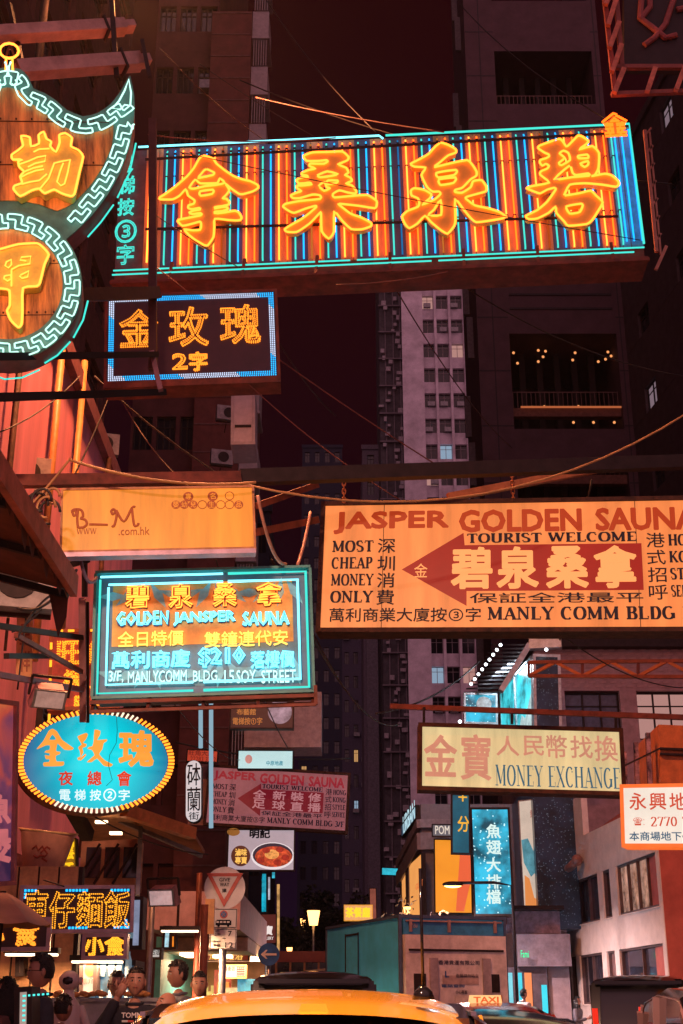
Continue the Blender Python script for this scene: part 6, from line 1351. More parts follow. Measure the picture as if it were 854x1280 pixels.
for i, (a, b, s_, l) in enumerate((((0, 690, 13), (70, 760, 13.5), .1, 'black wire looping under the awning tip'), ((15, 790, 11.6), (88, 708, 12), .12, 'black wire crossing the peach cloth banner'), ((40, 706, 12), (22, 862, 12), .05, 'thin wire hanging beside the peach cloth banner'), ((118, 470, 16), (320, 620, 16), .12, 'dark wire from the LED sign foot to the curly letter box end'), ((0, 540, 12), (100, 470, 16), .1, 'wire from the left edge to the pipes'), ((150, 460, 18), (90, 600, 17), .1, 'wire drooping from the LED sign corner to the drain pipe'), ((270, 700, 20), (360, 935, 34), .3, 'wire falling behind the price board to the pale billboard'), ((100, 1010, 14), (260, 1068, 17), .1, 'wire under the orange awning'), ((700, 800, 17), (740, 600, 15), .0, 'thin wire from the lattice arm up to the dark beam'), ((575, 5, 30), (760, 150, 18), .3, 'faint wire across the dark tower top'), ((300, 100, 20), (840, 230, 17), .4, 'faint wire crossing behind the striped sign top'))):
    cable(l, W(*a), W(*b), s_, .009 if a[2] < 16 else .014)
for (x, z0, z1, l) in ((9.6, 4, 11.5, 'thin dark pipe'), (17.2, 4, 12, 'thicker grey pipe')):
    o = MB().tube([(0, 0, z0), (0, 0, z1)], .05, 8).build('drain_pipe', rust, None, True); o.location = (-4.55 - (x) * .014, 7 + x, 0); tag(o, l + ' fixed on the magenta wall', 'pipe')

for i, (a, b, s_) in enumerate((((330, -5, 22), (470, 165, 17), .2), ((200, 60, 15), (330, 175, 16.5), .1), ((350, 430, 17), (420, 520, 20), .1), ((460, 300, 18), (640, 560, 30), .4), ((560, 345, 18), (854, 470, 20), .3), ((392, 792, 14), (470, 900, 28), .2), ((700, 792, 15), (854, 860, 17), .15), ((155, 505, 15), (240, 612, 12), .1), ((210, 870, 14), (300, 950, 34), .2), ((8, 430, 11), (80, 330, 11), .05))):
    cable(('guy wire crossing the dark sky at top centre', 'guy wire from the pale box beams to the striped sign', 'short wire hanging in the dark gap left of the pale tower', 'long wire dropping across the pale tower', 'slack wire across the dark tower under the striped sign', 'wire falling from the left end of the wide orange lightbox', 'slack wire over the brick building', 'wire from the LED sign down to the curly letter box', 'wire between the price board and the pale cyan billboard', 'short wire tucked behind the coin shape')[i], W(*a), W(*b), s_, .008 if a[2] < 17 else .012, rust if i % 2 else cable_m)
# ============================================================= VEHICLES
def wheel_set(g, hw, ys, r=.31, wdt=.2):
    ty = MB().lathe([(r * .62, 0), (r * .95, .0), (r, .03), (r, wdt - .03), (r * .95, wdt), (r * .62, wdt)], 24, cap=False).mesh('tyre', mat('rubber', (.02, .02, .02), .8), True)
    ri = MB().lathe([(0, .03), (r * .62, .04), (r * .62, wdt - .04), (0, wdt - .03)], 20, cap=False); 
    for i in range(5): a = i * 1.257; ri.bar((0, 0, wdt - .02), (r * .58 * math.cos(a), r * .58 * math.sin(a), wdt - .02), .05, .03)
    ri = ri.mesh('rim', zinc)
    for y in ys:
        for s in (-1, 1):
            w_ = bpy.data.objects.new('wheel', None); C.objects.link(w_); w_.parent = g; w_.location = (s * (hw - wdt), y, r); w_.rotation_euler = (0, R(90) * s, 0); inst(ty, 'tyre', w_); inst(ri, 'rim', w_)
def loft(mb, st, sec):
    rows = [sec(*s) for s in st]; n = len(rows[0]); vs = [p for r_ in rows for p in r_]
    fs = [(k * n + j, (k + 1) * n + j, (k + 1) * n + j + 1, k * n + j + 1) for k in range(len(rows) - 1) for j in range(n - 1)]
    fs += [tuple(range(n)), tuple((len(rows) - 1) * n + j for j in range(n - 1, -1, -1))]; return mb.add(vs, fs)
def car(name, label, cat, px, d, yaw, L, Wd, H, paint, kind='sedan', tail='tail_lamp_red', dz=0, front_lights=False, group=None):
    """rear faces the camera (-Y); origin at rear bumper centre"""
    p = W(px, 1262, d); g = root(name, label, cat, (p.x, d, 0), R(yaw), group); hw = Wd / 2
    if kind == 'sedan': zb = [.80, .93, .95, .95, .94, .92, .80, .62]; ys = [0, .06, .9, L * .45, L * .62, L * .72, L * .93, L]
    elif kind == 'suv': zb = [.95, 1.02, 1.03, 1.03, 1.02, 1.0, .9, .65]; ys = [0, .06, .5, L * .45, L * .68, L * .76, L * .95, L]
    else: zb = [1.0, 1.05, 1.05, 1.05, 1.05, 1.02, .9, .7]; ys = [0, .05, .4, L * .5, L * .8, L * .86, L * .95, L]
    hws = [.9, .97, 1, 1, 1, 1, .96, .82]
    sec = lambda y, k, z: [(-hw * k * .9, y, .2), (-hw * k, y, .34), (-hw * k, y, z * .66), (-hw * k * .975, y, z - .06), (-hw * k * .92, y, z), (0, y, z + .015), (hw * k * .92, y, z), (hw * k * .975, y, z - .06), (hw * k, y, z * .66), (hw * k, y, .34), (hw * k * .9, y, .2)]
    loft(MB(), list(zip(ys, hws, zb)), sec).build('body', paint, g, True)
    if kind == 'sedan': c = [(.62, zb[2] - .02), (1.15, H - .13), (1.35, H - .075), (1.9, H - .02), (2.45, H - .03), (2.75, H - .10), (3.35, .93)]
    elif kind == 'suv': c = [(.10, 1.0), (.38, H - .14), (.6, H - .05), (1.6, H - .01), (2.5, H - .04), (2.8, H - .12), (3.4, 1.0)]
    else: c = [(.04, 1.03), (.16, H - .16), (.34, H - .06), (1.6, H - .01), (3.0, H - .05), (3.35, H - .16), (L * .84, 1.02)]
    tk = {'sedan': .80, 'suv': .80, 'van': .90}[kind]
    csec = lambda y, z: [(-hw * .94, y, zb[2] - .03), (-hw * (.94 - (.94 - tk) * (z - .9) / (H - .9)), y, max(z - .05, zb[2] - .02)), (-hw * tk * .92, y, z - .012), (0, y, z + .004), (hw * tk * .92, y, z - .012), (hw * (.94 - (.94 - tk) * (z - .9) / (H - .9)), y, max(z - .05, zb[2] - .02)), (hw * .94, y, zb[2] - .03)]
    cg = loft(MB(), c, csec).build('window_glass', mat('car_glass', (.012, .010, .014), .05, var=0, spec=.9), g, False)
    if kind == 'van':
        for s in (-1, 1):
            MB().bar((s * hw * .87, -.0, 1.04), (s * hw * .83, .12, H - .14), .16, .06, (0, 1, 0)).build('rear_pillar', paint, g)
            MB().box(s * hw * .87 - .05, s * hw * .87 + .05, -.05, .0, 1.08, 1.42).build('tail_light', mat('tail_lens', (.5, .02, .01)), g)
        MB().box(-hw * .84, hw * .84, -.10, .22, H - .17, H - .11).build('spoiler', paint, g)
        MB().bar((0, -.0, 1.06), (.34, .02, 1.30), .02, .015).build('wiper', black_print, g)
        MB().box(-hw * .55, hw * .55, -.03, .02, .96, 1.0).build('trim_strip', zinc, g)
    # roof skin with crown and rolled edges
    roofst = c[1:-1]; N = 15; q = MB(); vs = []
    def zr(y):
        for (y0, z0), (y1, z1) in zip(roofst, roofst[1:]):
            if y <= y1: t = (y - y0) / (y1 - y0); return z0 + (z1 - z0) * (t * t * (3 - 2 * t) if 0 else t)
        return roofst[-1][1]
    M_ = 18; y0, y1 = roofst[0][0], roofst[-1][0]
    for i in range(M_ + 1):
        y = y0 + (y1 - y0) * i / M_; 
        zz_ = sum(zr(min(max(y + o, y0), y1)) for o in (-.12, -.06, 0, .06, .12)) / 5
        for j in range(N + 1):
            u = -1 + 2 * j / N; e_ = abs(u) ** 5; vs.append((hw * tk * 1.015 * u, y, zz_ + .045 * (1 - u * u) - .065 * e_ + .004))
    q.add(vs, [(i * (N + 1) + j, i * (N + 1) + j + 1, (i + 1) * (N + 1) + j + 1, (i + 1) * (N + 1) + j) for i in range(M_) for j in range(N)])
    q.build('roof', paint, g, True)
    pill = lambda a, b, u, v_: MB().bar(a, b, u, v_).build('pillar', paint, g)
    for s in (-1, 1):
        pill((s * hw * .90, c[0][0] + .02, zb[2]), (s * hw * (tk + .01), c[1][0] + .02, c[1][1] - .02), .09, .05); pill((s * hw * .90, c[-1][0] - .02, zb[2]), (s * hw * (tk + .01), c[-2][0], c[-2][1] - .02), .07, .05)
        ym = (c[2][0] + c[4][0]) / 2; pill((s * hw * .945, ym, zb[2]), (s * hw * (tk + .02), ym, H - .08), .06, .03)
    MB().bar((-hw * tk, c[1][0], c[1][1] - .005), (hw * tk, c[1][0], c[1][1] - .005), .05, .04).build('roof_edge', paint, g)
    tl = MB().box(-.12, .12, -.02, .05, -.07, .07).mesh('tail_light', mat('tail_lens', (.5, .02, .01), .2, em=(1, .03, .01), es=.6, var=0)); hl = MB().box(-.14, .14, -.03, .04, -.06, .06).mesh('headlight', mat('head_lens', (.8, .8, .8), .1, em=(1, .85, .7), es=.8 if front_lights else .2, var=0))
    for s in (-1, 1): inst(tl, 'tail_light', g, (s * hw * .72, .0, zb[0] - .12)); inst(hl, 'headlight', g, (s * hw * .62, L - .02, .58))
    MB().box(-hw * .95, hw * .95, -.06, .12, .28, .5).build('bumper', paint, g); MB().box(-hw * .8, hw * .8, L - .08, L + .05, .25, .45).build('bumper', paint, g)
    MB().box(-.26, .26, -.075, -.062, .55, .66).build('number_plate', mat('plate_yellow', (.7, .5, .08), .4, var=0), g); MB().box(-.3, .3, -.062, .0, .52, .69).build('plate_holder', paint, g)
    for s in (-1, 1): MB().ball((s * (hw + .09), c[-1][0] - .35, zb[2] + .08), (.10, .05, .075), 10, 6).build('mirror', paint, g, True)
    wheel_set(g, hw, (.85, L - .85)); return g
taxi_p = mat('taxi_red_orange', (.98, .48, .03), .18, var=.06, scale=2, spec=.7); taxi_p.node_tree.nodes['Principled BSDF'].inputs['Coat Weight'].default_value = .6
darkp = mat('black_car_paint', (.010, .009, .012), .10, var=0, spec=.5)
g = car('taxi', 'large orange taxi roof right in front of the camera, seen from behind', 'taxi', 377, 3.9, .5, 4.7, 1.72, 1.455, taxi_p)
q = MB().lathe([(.045, 0), (.035, .03), (.012, .05)], 12, (.44, 1.35, 1.435)).tube([(.44, 1.35, 1.47), (.435, 1.32, 1.92)], .006, 6); q.build('antenna', darkp, g, True)
MB().prism([(-.06, 0), (.06, 0), (.045, .035), (-.045, .035)], 0, .05).build('roof_catch', taxi_p, g).location = (0.02, 1.2, 1.385)
for s_ in (-1, 1): MB().bar((s_ * .62, 1.25, 1.385), (s_ * .68, 2.7, 1.40), .02, .015).build('drip_rail', mat('chrome', (.7, .6, .55), .12, 1, var=0), g)
car('black_van', 'black people carrier directly ahead of the orange taxi', 'van', 392, 18.6, 1.5, 4.7, 1.80, 1.90, darkp, 'van')
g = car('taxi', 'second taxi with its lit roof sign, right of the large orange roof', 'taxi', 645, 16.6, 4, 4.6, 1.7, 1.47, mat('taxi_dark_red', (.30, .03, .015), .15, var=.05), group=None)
o = MB().prism([(-.22, 0), (.22, 0), (.20, .12), (-.20, .12)], 0, .16).build('roof_sign', glow('taxi_sign_lit', (1.0, .50, .20), 1.3), g); o.location = (-.05, 1.75, 1.46); o.scale = (1, 1, 1)
lp = fit_loops(text_loops('TAXI', .03), -.17, .025, .17, .10); fill(lp, -.006, .004).build('roof_sign_lettering', mat('taxi_letter', (.5, .08, .02), .5, em=(.7, .12, .02), es=.8, var=0), o)
car('black_car', 'glossy black car roof at the bottom edge right of the second taxi', 'car', 693, 6.6, 8, 4.5, 1.78, 1.38, darkp)
car('black_van', 'black people carrier parked by the pale building at right', 'van', 800, 25, -14, 4.6, 1.85, 2.0, darkp, 'van')
car('white_van', 'reddish white van nose with black mirror at the bottom right corner', 'van', 935, 11.0, 172, 4.9, 1.85, 1.56, mat('white_van_paint', (.30, .18, .19), .15, var=.05, spec=.7), 'van')
# blue box truck
pr = W(500, 1145, 27.2); pe = W(630, 1148, 28.0); v = Vector((pe.x - pr.x, pe.y - pr.y, 0)); WT = v.length; HT = pr.z
g = root('box_truck', 'blue box truck with lowered grey tail lift seen from behind', 'truck', (pr.x, pr.y, 0), math.atan2(v.y, v.x)); LT = 4.5
blue = mat('truck_blue', (.08, .55, 1.0), .16, .0, var=.18, scale=1.5, bump=.05)
MB().box(0, WT, .03, LT, 1.0, HT).build('cargo_box', blue, g)
e_ = MB(); 
for x in (-.03, WT - .03): e_.box(x, x + .06, -.02, .05, .95, HT + .03)
e_.box(.03, WT - .03, -.02, .05, HT - .03, HT + .03); e_.box(-.03, .03, .051, LT, HT - .03, HT + .03); e_.box(-.03, .03, LT - .06, LT, .95, HT - .03); e_.build('edge_trim', mat('truck_trim', (.10, .14, .24), .4, .4), g)
zh = W(560, 1170, 27.9).z
MB().box(.05, WT - .05, -.05, .02, zh, HT - .06).build('rear_header', mat('header_blue', (.03, .24, .55), .4), g)
hg = MB().box(-.03, .03, -.09, -.05, -.22, .02).mesh('hinge', mat('hinge_copper', (.5, .3, .25), .4, .5))
for x in (.2, WT * .45, WT - .25): inst(hg, 'hinge', g, (x, 0, HT - .08))
MB().bar((.1, -.07, HT - .09), (WT - .1, -.07, HT - .09), .03).build('hinge_rod', mat('hinge_copper', (.5, .3, .25)), g)
tlm = mat('tail_lift_grey', (.78, .68, .72), .6, .1, var=.3, scale=3)
MB().box(.05, WT - .05, -.14, .02, .9, zh - .01).build('tail_lift', tlm, g)
for x in (WT * .24, WT * .74): MB().box(x, x + .18, -.18, -.14, 1.0, zh - .45).build('lift_arm', mat('lift_arm_grey', (.45, .36, .4), .5, .3), g)
MB().box(.12, WT - .12, -.165, -.14, zh - .32, zh - .28).build('fold_seam', darksteel, g)
for x in (.22, WT - .5): MB().box(x, x + .26, -.16, -.141, zh - 1.1, zh - .75).build('grille_panel', darksteel, g)
for x in (.2, WT - .35): MB().box(x, x + .15, -.165, -.141, .95, zh - 1.15).build('reflector', mat('amber_reflector', (.7, .28, .05), .3, var=0), g)
class TQ:
    def l(s, px, py, off=0): return WT * (px - 502) / 126, HT - (py - 1145) * 2.35 / 130 * .95
tq = TQ(); dp = mat('stencil_dark', (.05, .04, .07), .6, var=0)
text(tq, g, '香港貨運有限公司', (543, 1194, 592, 1199), dp, .01, -.145, .004); MB().box(WT * .36, WT * .70, -.15, -.141, zh - .95, zh - .78).build('sticker', mat('pale_sticker', (.5, .36, .36), .5), g)
text(tq, g, 'L', (550, 1206, 555, 1213), mat('sign_blue', (.03, .12, .4)), .04, -.156, .004); text(tq, g, '危險請勿站立', (563, 1209, 590, 1213), dp, .01, -.156, .004)
text(tq, g, '電話查詢', (546, 1220, 573, 1224), mat('sign_blue', (.03, .12, .4)), .01, -.146, .004); MB().box(WT * .47, WT * .60, -.15, -.141, zh - 1.3, zh - 1.15).build('sticker', mat('white_sticker', (.7, .6, .58), .5), g); text(tq, g, '小心尾板', (562, 1227, 576, 1231), dp, .02, -.156, .004)
text(tq, g, 'ISUZU', (511, 1153, 521, 1158), mat('pale_sticker', (.5, .36, .36)), .03, -.056, .004)
MB().box(-.02, .0295, LT * .52, LT * .70, 1.1, HT - .25).build('side_door', mat('truck_blue_door', (.09, .58, 1.0), .3, .1, var=.15), g); sd = MB()
for y in (LT * .52, LT * .70): sd.box(-.035, -.021, y - .02, y + .02, 1.1, HT - .2)
sd.box(-.035, -.021, LT * .52, LT * .70, HT - .25, HT - .21); sd.build('door_seal', darksteel, g)
MB().box(.15, WT - .15, LT + .3, LT + 2.0, .6, 2.3).build('cab', mat('cab_white', (.6, .5, .5), .3), g); MB().box(.1, .149, LT + .8, LT + 1.6, 1.5, 2.1).build('cab_window', glass_dark, g); MB().box(.2, WT - .2, .3, LT + 1.9, .5, .9).build('chassis', darksteel, g)
g2 = g; g_ = bpy.data.objects.new('axles', None)
for y in (1.2, LT + 1.1):
    for x in (.1, WT - .35):
        o = MB().lathe([(.25, 0), (.42, 0), (.45, .04), (.45, .21), (.42, .25), (.25, .25), (.0, .2)], 20, cap=False).build('wheel', mat('rubber', (.02, .02, .02)), g, True); o.location = (x, y, .45); o.rotation_euler = (0, R(90), 0)
bpy.data.objects.remove(g_)

# ============================================================= PEOPLE
def skinned(nodes, edges, rad):
    me = bpy.data.meshes.new('s'); me.from_pydata(nodes, edges, []); o = bpy.data.objects.new('s', me); C.objects.link(o)
    md = o.modifiers.new('k', 'SKIN'); md.use_smooth_shade = True; md.branch_smoothing = .4
    for i, r_ in enumerate(rad): me.skin_vertices[0].data[i].radius = r_ if isinstance(r_, tuple) else (r_, r_)
    me.skin_vertices[0].data[0].use_root = True
    s = o.modifiers.new('d', 'SUBSURF'); s.levels = 2; s.render_levels = 2
    m2 = bpy.data.meshes.new_from_object(o.evaluated_get(bpy.context.evaluated_depsgraph_get())); vs = [tuple(v.co) for v in m2.vertices]; fs = [tuple(p.vertices) for p in m2.polygons]
    bpy.data.objects.remove(o); bpy.data.meshes.remove(m2); return vs, fs
hair_m = mat('black_hair', (.012, .008, .008), .35, var=.5, scale=60, bump=.6)
def person(label, px, d, yaw, h, skin, top, trousers, hair='short', phone=False, glasses=False, tiltx=0, group=None, head_yaw=0, shirt_text=False, strap=False, sit=False, hairm=None):
    s = h / 1.75; p = W(px, 1262, d); g = root('person', label, 'person', (p.x, d, 0 if px < 300 else .13), R(yaw))
    g.scale = (s, s, s)
    armR = [(-.18, 0, 1.42), (-.235, .03, 1.14), (-.22, -.08, .90)]; armL = [(.18, 0, 1.42), (.235, .03, 1.14), (.22, -.08, .90)]
    if phone: armR = [(-.18, 0, 1.42), (-.30, -.10, 1.20), (-.125, -.07, 1.55)]
    if hair == 'long_phone': armR = [(-.17, 0, 1.40), (-.21, -.05, 1.15), (-.06, -.30, 1.22)]
    V = Vector
    nodes = [(0, 0, .95), (0, 0, 1.12), (0, .0, 1.34), (0, .01, 1.45), (0, .0, 1.54), *armR, *armL, (-.1, 0, .88), (-.11, -.02, .5), (-.11, .03, .10), (-.12, -.14, .045), (.1, 0, .88), (.11, -.02, .5), (.11, .03, .10), (.12, -.14, .045)]
    ed = [(0, 1), (1, 2), (2, 3), (3, 4), (2, 5), (5, 6), (6, 7), (2, 8), (8, 9), (9, 10), (0, 11), (11, 12), (12, 13), (13, 14), (0, 15), (15, 16), (16, 17), (17, 18)]
    rad = [(.13, .10), (.12, .09), (.10, .07), (.05, .05), (.05, .05), .042, .04, .028, .042, .04, .028, .085, .058, .04, .03, .085, .058, .04, .03]
    vs, fs = skinned(nodes, ed, rad); body = MB(); body.add(vs, fs)
    # hands
    for arm, sd in ((armR, -1), (armL, 1)):
        w_ = V(arm[2]); dr = (w_ - V(arm[1])).normalized(); sdv = dr.cross(V((0, 1, 0))).normalized(); up_ = sdv.cross(dr)
        body.tube([w_ - dr * .02, w_ + dr * .03, w_ + dr * .085], [.026, .036, .034], 8)
        for k in range(4):
            b = w_ + dr * .08 + sdv * (-.03 + .02 * k); L_ = (.065, .078, .072, .055)[k]; body.tube([b, b + dr * L_ * .5 + up_ * .006, b + dr * L_ * .85 + up_ * .025], [.010, .009, .007], 6)
        b = w_ + dr * .03 + sdv * .03; body.tube([b, b + sdv * .03 + dr * .03, b + sdv * .035 + dr * .06], [.012, .011, .008], 6)
    # head
    hc = V((0, -.012, 1.645)); hv, hf = [], []; tmp = MB().ball((0, 0, 0), 1, 30, 22); ry = Matrix.Rotation(R(head_yaw), 3, 'Z') @ Matrix.Rotation(R(tiltx), 3, 'X')
    def hshape(x, y, z, k=1.0):
        X_, Y_, Z_ = x * .078, y * .096, z * .118
        if z < 0: X_ *= 1 - .30 * (-z) ** 1.6; Y_ *= 1 - .12 * (-z); 
        if y < 0:
            gs = lambda a, b, sa, sb: math.exp(-((x - a) / sa) ** 2 - ((z - b) / sb) ** 2)
            Y_ -= .026 * gs(0, -.20, .13, .17) + .010 * gs(0, .0, .10, .22) - .011 * (gs(.36, .04, .17, .11) + gs(-.36, .04, .17, .11)) + .006 * gs(0, -.5, .25, .08) + .010 * gs(0, -.86, .3, .16) + .004 * gs(0, .2, .5, .1)
            Z_ -= .01 * (z < -.3) * (-y)
        return V((X_, Y_, Z_)) * (k * .92)
    body.add([tuple(hc + ry @ hshape(*v_)) for v_ in tmp.v], tmp.f)
    for sd in (-1, 1): c_ = hc + ry @ V((sd * .079, .008, -.005)); body.ball(c_ + V((-sd * .006, 0, 0)), (.010, .018, .029), 8, 6)
    body.build('body', skin, g, True)
    for sd in (-1, 1):
        c_ = hc + ry @ V((sd * .027, -.0745, .004)); eo = MB().ball(c_, (.0125, .008, .0062), 8, 6).build('eye', mat('eye_white', (.5, .45, .42), .3, var=0), g, True); c2_ = hc + ry @ V((sd * .027, -.0815, .004)); MB().ball(c2_, (.0055, .003, .0055), 8, 5).build('iris', black_print, eo, True)
        a = hc + ry @ V((sd * .013, -.0865, .023)); b = hc + ry @ V((sd * .043, -.077, .024)); MB().tube([a, (a + b) / 2 + V((0, 0, .003)), b], .0035, 5).build('eyebrow', hair_m, g)
    MB().tube([hc + ry @ V((-.020, -.082, -.048)), hc + ry @ V((0, -.091, -.046)), hc + ry @ V((.020, -.082, -.048))], [.002, .005, .002], 6).build('lips', mat('lip', (.35, .10, .08), .5, var=0), g, True)
    # hair
    rr = random.Random(int(px)); q = MB(); keep = []; vsn = []
    for v_ in tmp.v:
        x, y, z = v_; k = 1.045 + rr.uniform(-.015, .03) + (.08 * max(0, z) + .03 if hair in ('tall', 'tall2') else 0); vsn.append(tuple(hc + ry @ (hshape(x, max(y, -.93), z, k))))
    def okf(f):
        cx = sum(tmp.v[i][0] for i in f) / len(f); cy = sum(tmp.v[i][1] for i in f) / len(f); cz = sum(tmp.v[i][2] for i in f) / len(f)
        if hair == 'bald': return False
        if cy < -.15: return cz > (.52 if hair != 'long' else .40) + .1 * abs(cx)
        if abs(cx) > .6 and cy < .15: return cz > .05
        return cz > -.45
    q.add(vsn, [f for f in tmp.f if okf(f)])
    if hair != 'bald':
        for i in range(46):
            a = rr.uniform(0, 6.28); el_ = rr.uniform(.25, 1.4); v_ = V((math.cos(a) * math.cos(el_), math.sin(a) * math.cos(el_), math.sin(el_)))
            if v_.y < -.2 and v_.z < .55: continue
            kk = 1.05 + (.09 * v_.z if hair in ('tall', 'tall2') else 0); b = hc + ry @ hshape(*v_, kk); t_ = V((rr.uniform(-1, 1), rr.uniform(-1, .4), rr.uniform(.1, .8))).normalized() * rr.uniform(.010, .024); q.tube([b - t_ * .3, b + t_ * .5, b + t_ + V((0, 0, -.006))], [.012, .008, .001], 5)
        if hair in ('long', 'long_phone'):
            for i in range(44):
                a = R(-15 + 210 * i / 43); x, y = math.cos(a), math.sin(a); b = hc + ry @ V((.080 * x, .10 * y, .02)); l_ = rr.uniform(.30, .42); q.tube([b, b + V((.014 * x, .012 * y, -.15)), b + V((.028 * x, .02 * y + .01, -l_))], [.020, .018, .006], 6)
        q.build('hair', hairm or hair_m, g, True)
    # clothes
    e = 1.14; tv = [(0, 0, .93), (0, 0, 1.12), (0, 0, 1.34), (0, .012, 1.465), *armR[:2], tuple(V(armR[1]).lerp(V(armR[2]), .92)), *armL[:2], tuple(V(armL[1]).lerp(V(armL[2]), .92))]
    vs, fs = skinned(tv, [(0, 1), (1, 2), (2, 3), (2, 4), (4, 5), (5, 6), (2, 7), (7, 8), (8, 9)], [(.155, .125), (.15, .115), (.175, .125), (.088, .082), .092, .06, .044, .092, .06, .044])
    sh = MB(); sh.add(vs, fs).build('top', top, g, True)
    cr = MB().tube([(.062 * math.cos(a * .524), .012 + .06 * math.sin(a * .524), 1.492 - .012 * (math.sin(a * .524) < 0)) for a in range(12)], .014, 6, True).build('collar', top, g, True)
    vs, fs = skinned([(0, 0, .93), (-.1, 0, .86), (-.11, -.02, .5), (-.11, .03, .12), (.1, 0, .86), (.11, -.02, .5), (.11, .03, .12)], [(0, 1), (1, 2), (2, 3), (0, 4), (4, 5), (5, 6)], [(.15, .12), .10, .075, .06, .10, .075, .06]); MB().add(vs, fs).build('trousers', trousers, g, True)
    for sd in (-1, 1): MB().ball((sd * .115, -.06, .045), (.052, .14, .045), 10, 6).build('shoe', black_print, g, True)
    if glasses:
        q = MB()
        for sd in (-1, 1): c_ = V((sd * .031, -.108, .002)); q.tube([hc + ry @ (c_ + V((.023 * math.cos(a * .7854), 0, .017 * math.sin(a * .7854)))) for a in range(8)], .0025, 5, True); q.tube([hc + ry @ V((sd * .054, -.105, .004)), hc + ry @ V((sd * .08, .0, .004))], .0025, 5)
        q.tube([hc + ry @ V((-.008, -.108, .004)), hc + ry @ V((.008, -.108, .004))], .0025, 5); q.build('glasses', darksteel, g)
    if phone:
        o = MB().box(-.036, .036, -.004, .004, -.075, .075).build('phone', mat('phone_black', (.02, .02, .025), .2, var=0)); o.matrix_world = Matrix.Translation(V((p.x, d, g.location.z))) @ Matrix.Rotation(R(yaw), 4, 'Z') @ Matrix.Translation(V((-.108, -.03, 1.63)) * s) @ Matrix.Rotation(R(80), 4, 'Z'); tag(o, 'black phone held to the ear of the man in the navy sweatshirt', 'phone')
    if shirt_text:
        class TS:
            def l(s_, x, y, off=0): return x, -y
        t_ = text(TS(), g, 'TOMMY', (-.095, -1.412, .095, -1.372), mat('shirt_white', (.75, .7, .7), .7, var=0), .035, -.152, .03, 'shirt_lettering'); t_.rotation_euler = (R(-4), 0, 0); t_.location = (0, -.082, .0)
        t2 = text(TS(), g, 'JEANS', (.01, -1.362, .095, -1.342), mat('shirt_white', (.75, .7, .7)), .03, -.152, .03, 'shirt_lettering'); t2.rotation_euler = (R(-4), 0, 0); t2.location = (0, -.082, 0)
        f_ = MB().box(-.09, -.045, -.155, -.12, 1.343, 1.357).build('shirt_flag', mat('sign_white', (.72, .68, .68)), g); f_.rotation_euler = (R(-4), 0, 0); f_.location = (0, -.082, 0); f2 = MB().box(-.044, .0, -.155, -.12, 1.343, 1.357).build('shirt_flag', mat('sign_red', (.62, .06, .04)), g); f2.rotation_euler = (R(-4), 0, 0); f2.location = (0, -.082, 0)
    return g
skin1 = mat('warm_skin', (.44, .22, .16), .5, var=.08, scale=20); skin2 = mat('tan_skin', (.40, .19, .13), .5, var=.08, scale=20)
navy = mat('navy_cloth', (.016, .016, .03), .85, var=.3, scale=25, bump=.3); grey = mat('grey_cloth', (.15, .14, .17), .85, var=.3, scale=20); denim = mat('dark_denim', (.03, .035, .055), .8, var=.3, scale=20); charc = mat('charcoal_cloth', (.06, .045, .06), .85, var=.3, scale=18); blk = mat('black_cloth', (.012, .01, .013), .85, var=.3, scale=20)
person('man with swept-up black hair in a dark denim jacket looking left', 50, 9.7, -72, 1.76, skin1, denim, blk, 'tall', glasses=True)
person('woman with long dark hair at the bottom left corner', 8, 10.2, -100, 1.62, skin1, mat('brown_cloth', (.20, .09, .08), .8, var=.3), blk, 'long')
person('short-haired man in a navy lettered sweatshirt holding a phone to his ear', 168, 10.5, 8, 1.70, skin1, navy, blk, 'short', phone=True, shirt_text=True, tiltx=-4)
person('older man with glasses in a grey jacket behind the sweatshirt man', 144, 11.7, 12, 1.70, skin2, grey, blk, 'short', glasses=True, head_yaw=10)
person('man in a grey polo shirt turned left behind the taxi', 222, 12.2, -62, 1.80, skin2, mat('slate_polo', (.10, .095, .12), .85, var=.2), blk, 'tall2')
person('smiling young man far back beside the rusty post', 248, 12.6, 5, 1.72, skin2, charc, blk, 'short')
person('bald man bending low between the sweatshirt man and the taxi', 209, 10.4, -50, 1.52, skin2, charc, blk, 'bald', tiltx=-25)
person('passer-by mostly hidden behind the man in denim', 78, 10.3, 150, 1.50, skin2, charc, blk, 'short')
person('man in a black shirt walking right in front of the pale building', 752, 31, 95, 1.80, skin2, blk, blk, 'short')
person('woman looking down at her hands by the pale building', 722, 32, 60, 1.55, skin1, grey, blk, 'long_phone')
person('person far off at the shop doors under the green sign', 655, 31, 120, 1.70, skin1, mat('pale_cloth', (.5, .4, .4), .8), blk, 'short')
# ============================================================= FOOD STALL PROPS
o_ = W(88, 1240, 9.8)
g = root('mascot_figure', 'white round-headed mascot statue with a dark visor face by the stall', 'mascot statue', (W(86, 1240, 11).x, 11, .0)); mw = mat('glossy_white_plastic', (.72, .55, .5), .3, var=.1)
hz = W(86, 1226, 11).z
MB().ball((0, 0, hz), (.085, .08, .078), 18, 12).build('head', mw, g, True); MB().ball((0, -.035, hz), (.06, .05, .048), 14, 8).build('visor', mat('visor_black', (.02, .012, .015), .1, var=0), g, True)
for sd in (-1, 1): MB().lathe([(0, 0), (.03, 0), (.03, .02), (0, .02)], 14, cap=False).build('ear_disc', mw, g).matrix_local = Matrix.Translation((sd * .082, 0, hz)) @ Matrix.Rotation(R(90), 4, 'Y')
MB().lathe([(.12, 0), (.15, .1), (.15, hz - .45), (.11, hz - .2), (.05, hz - .12), (.04, hz - .05)], 20).build('torso', mw, g, True)
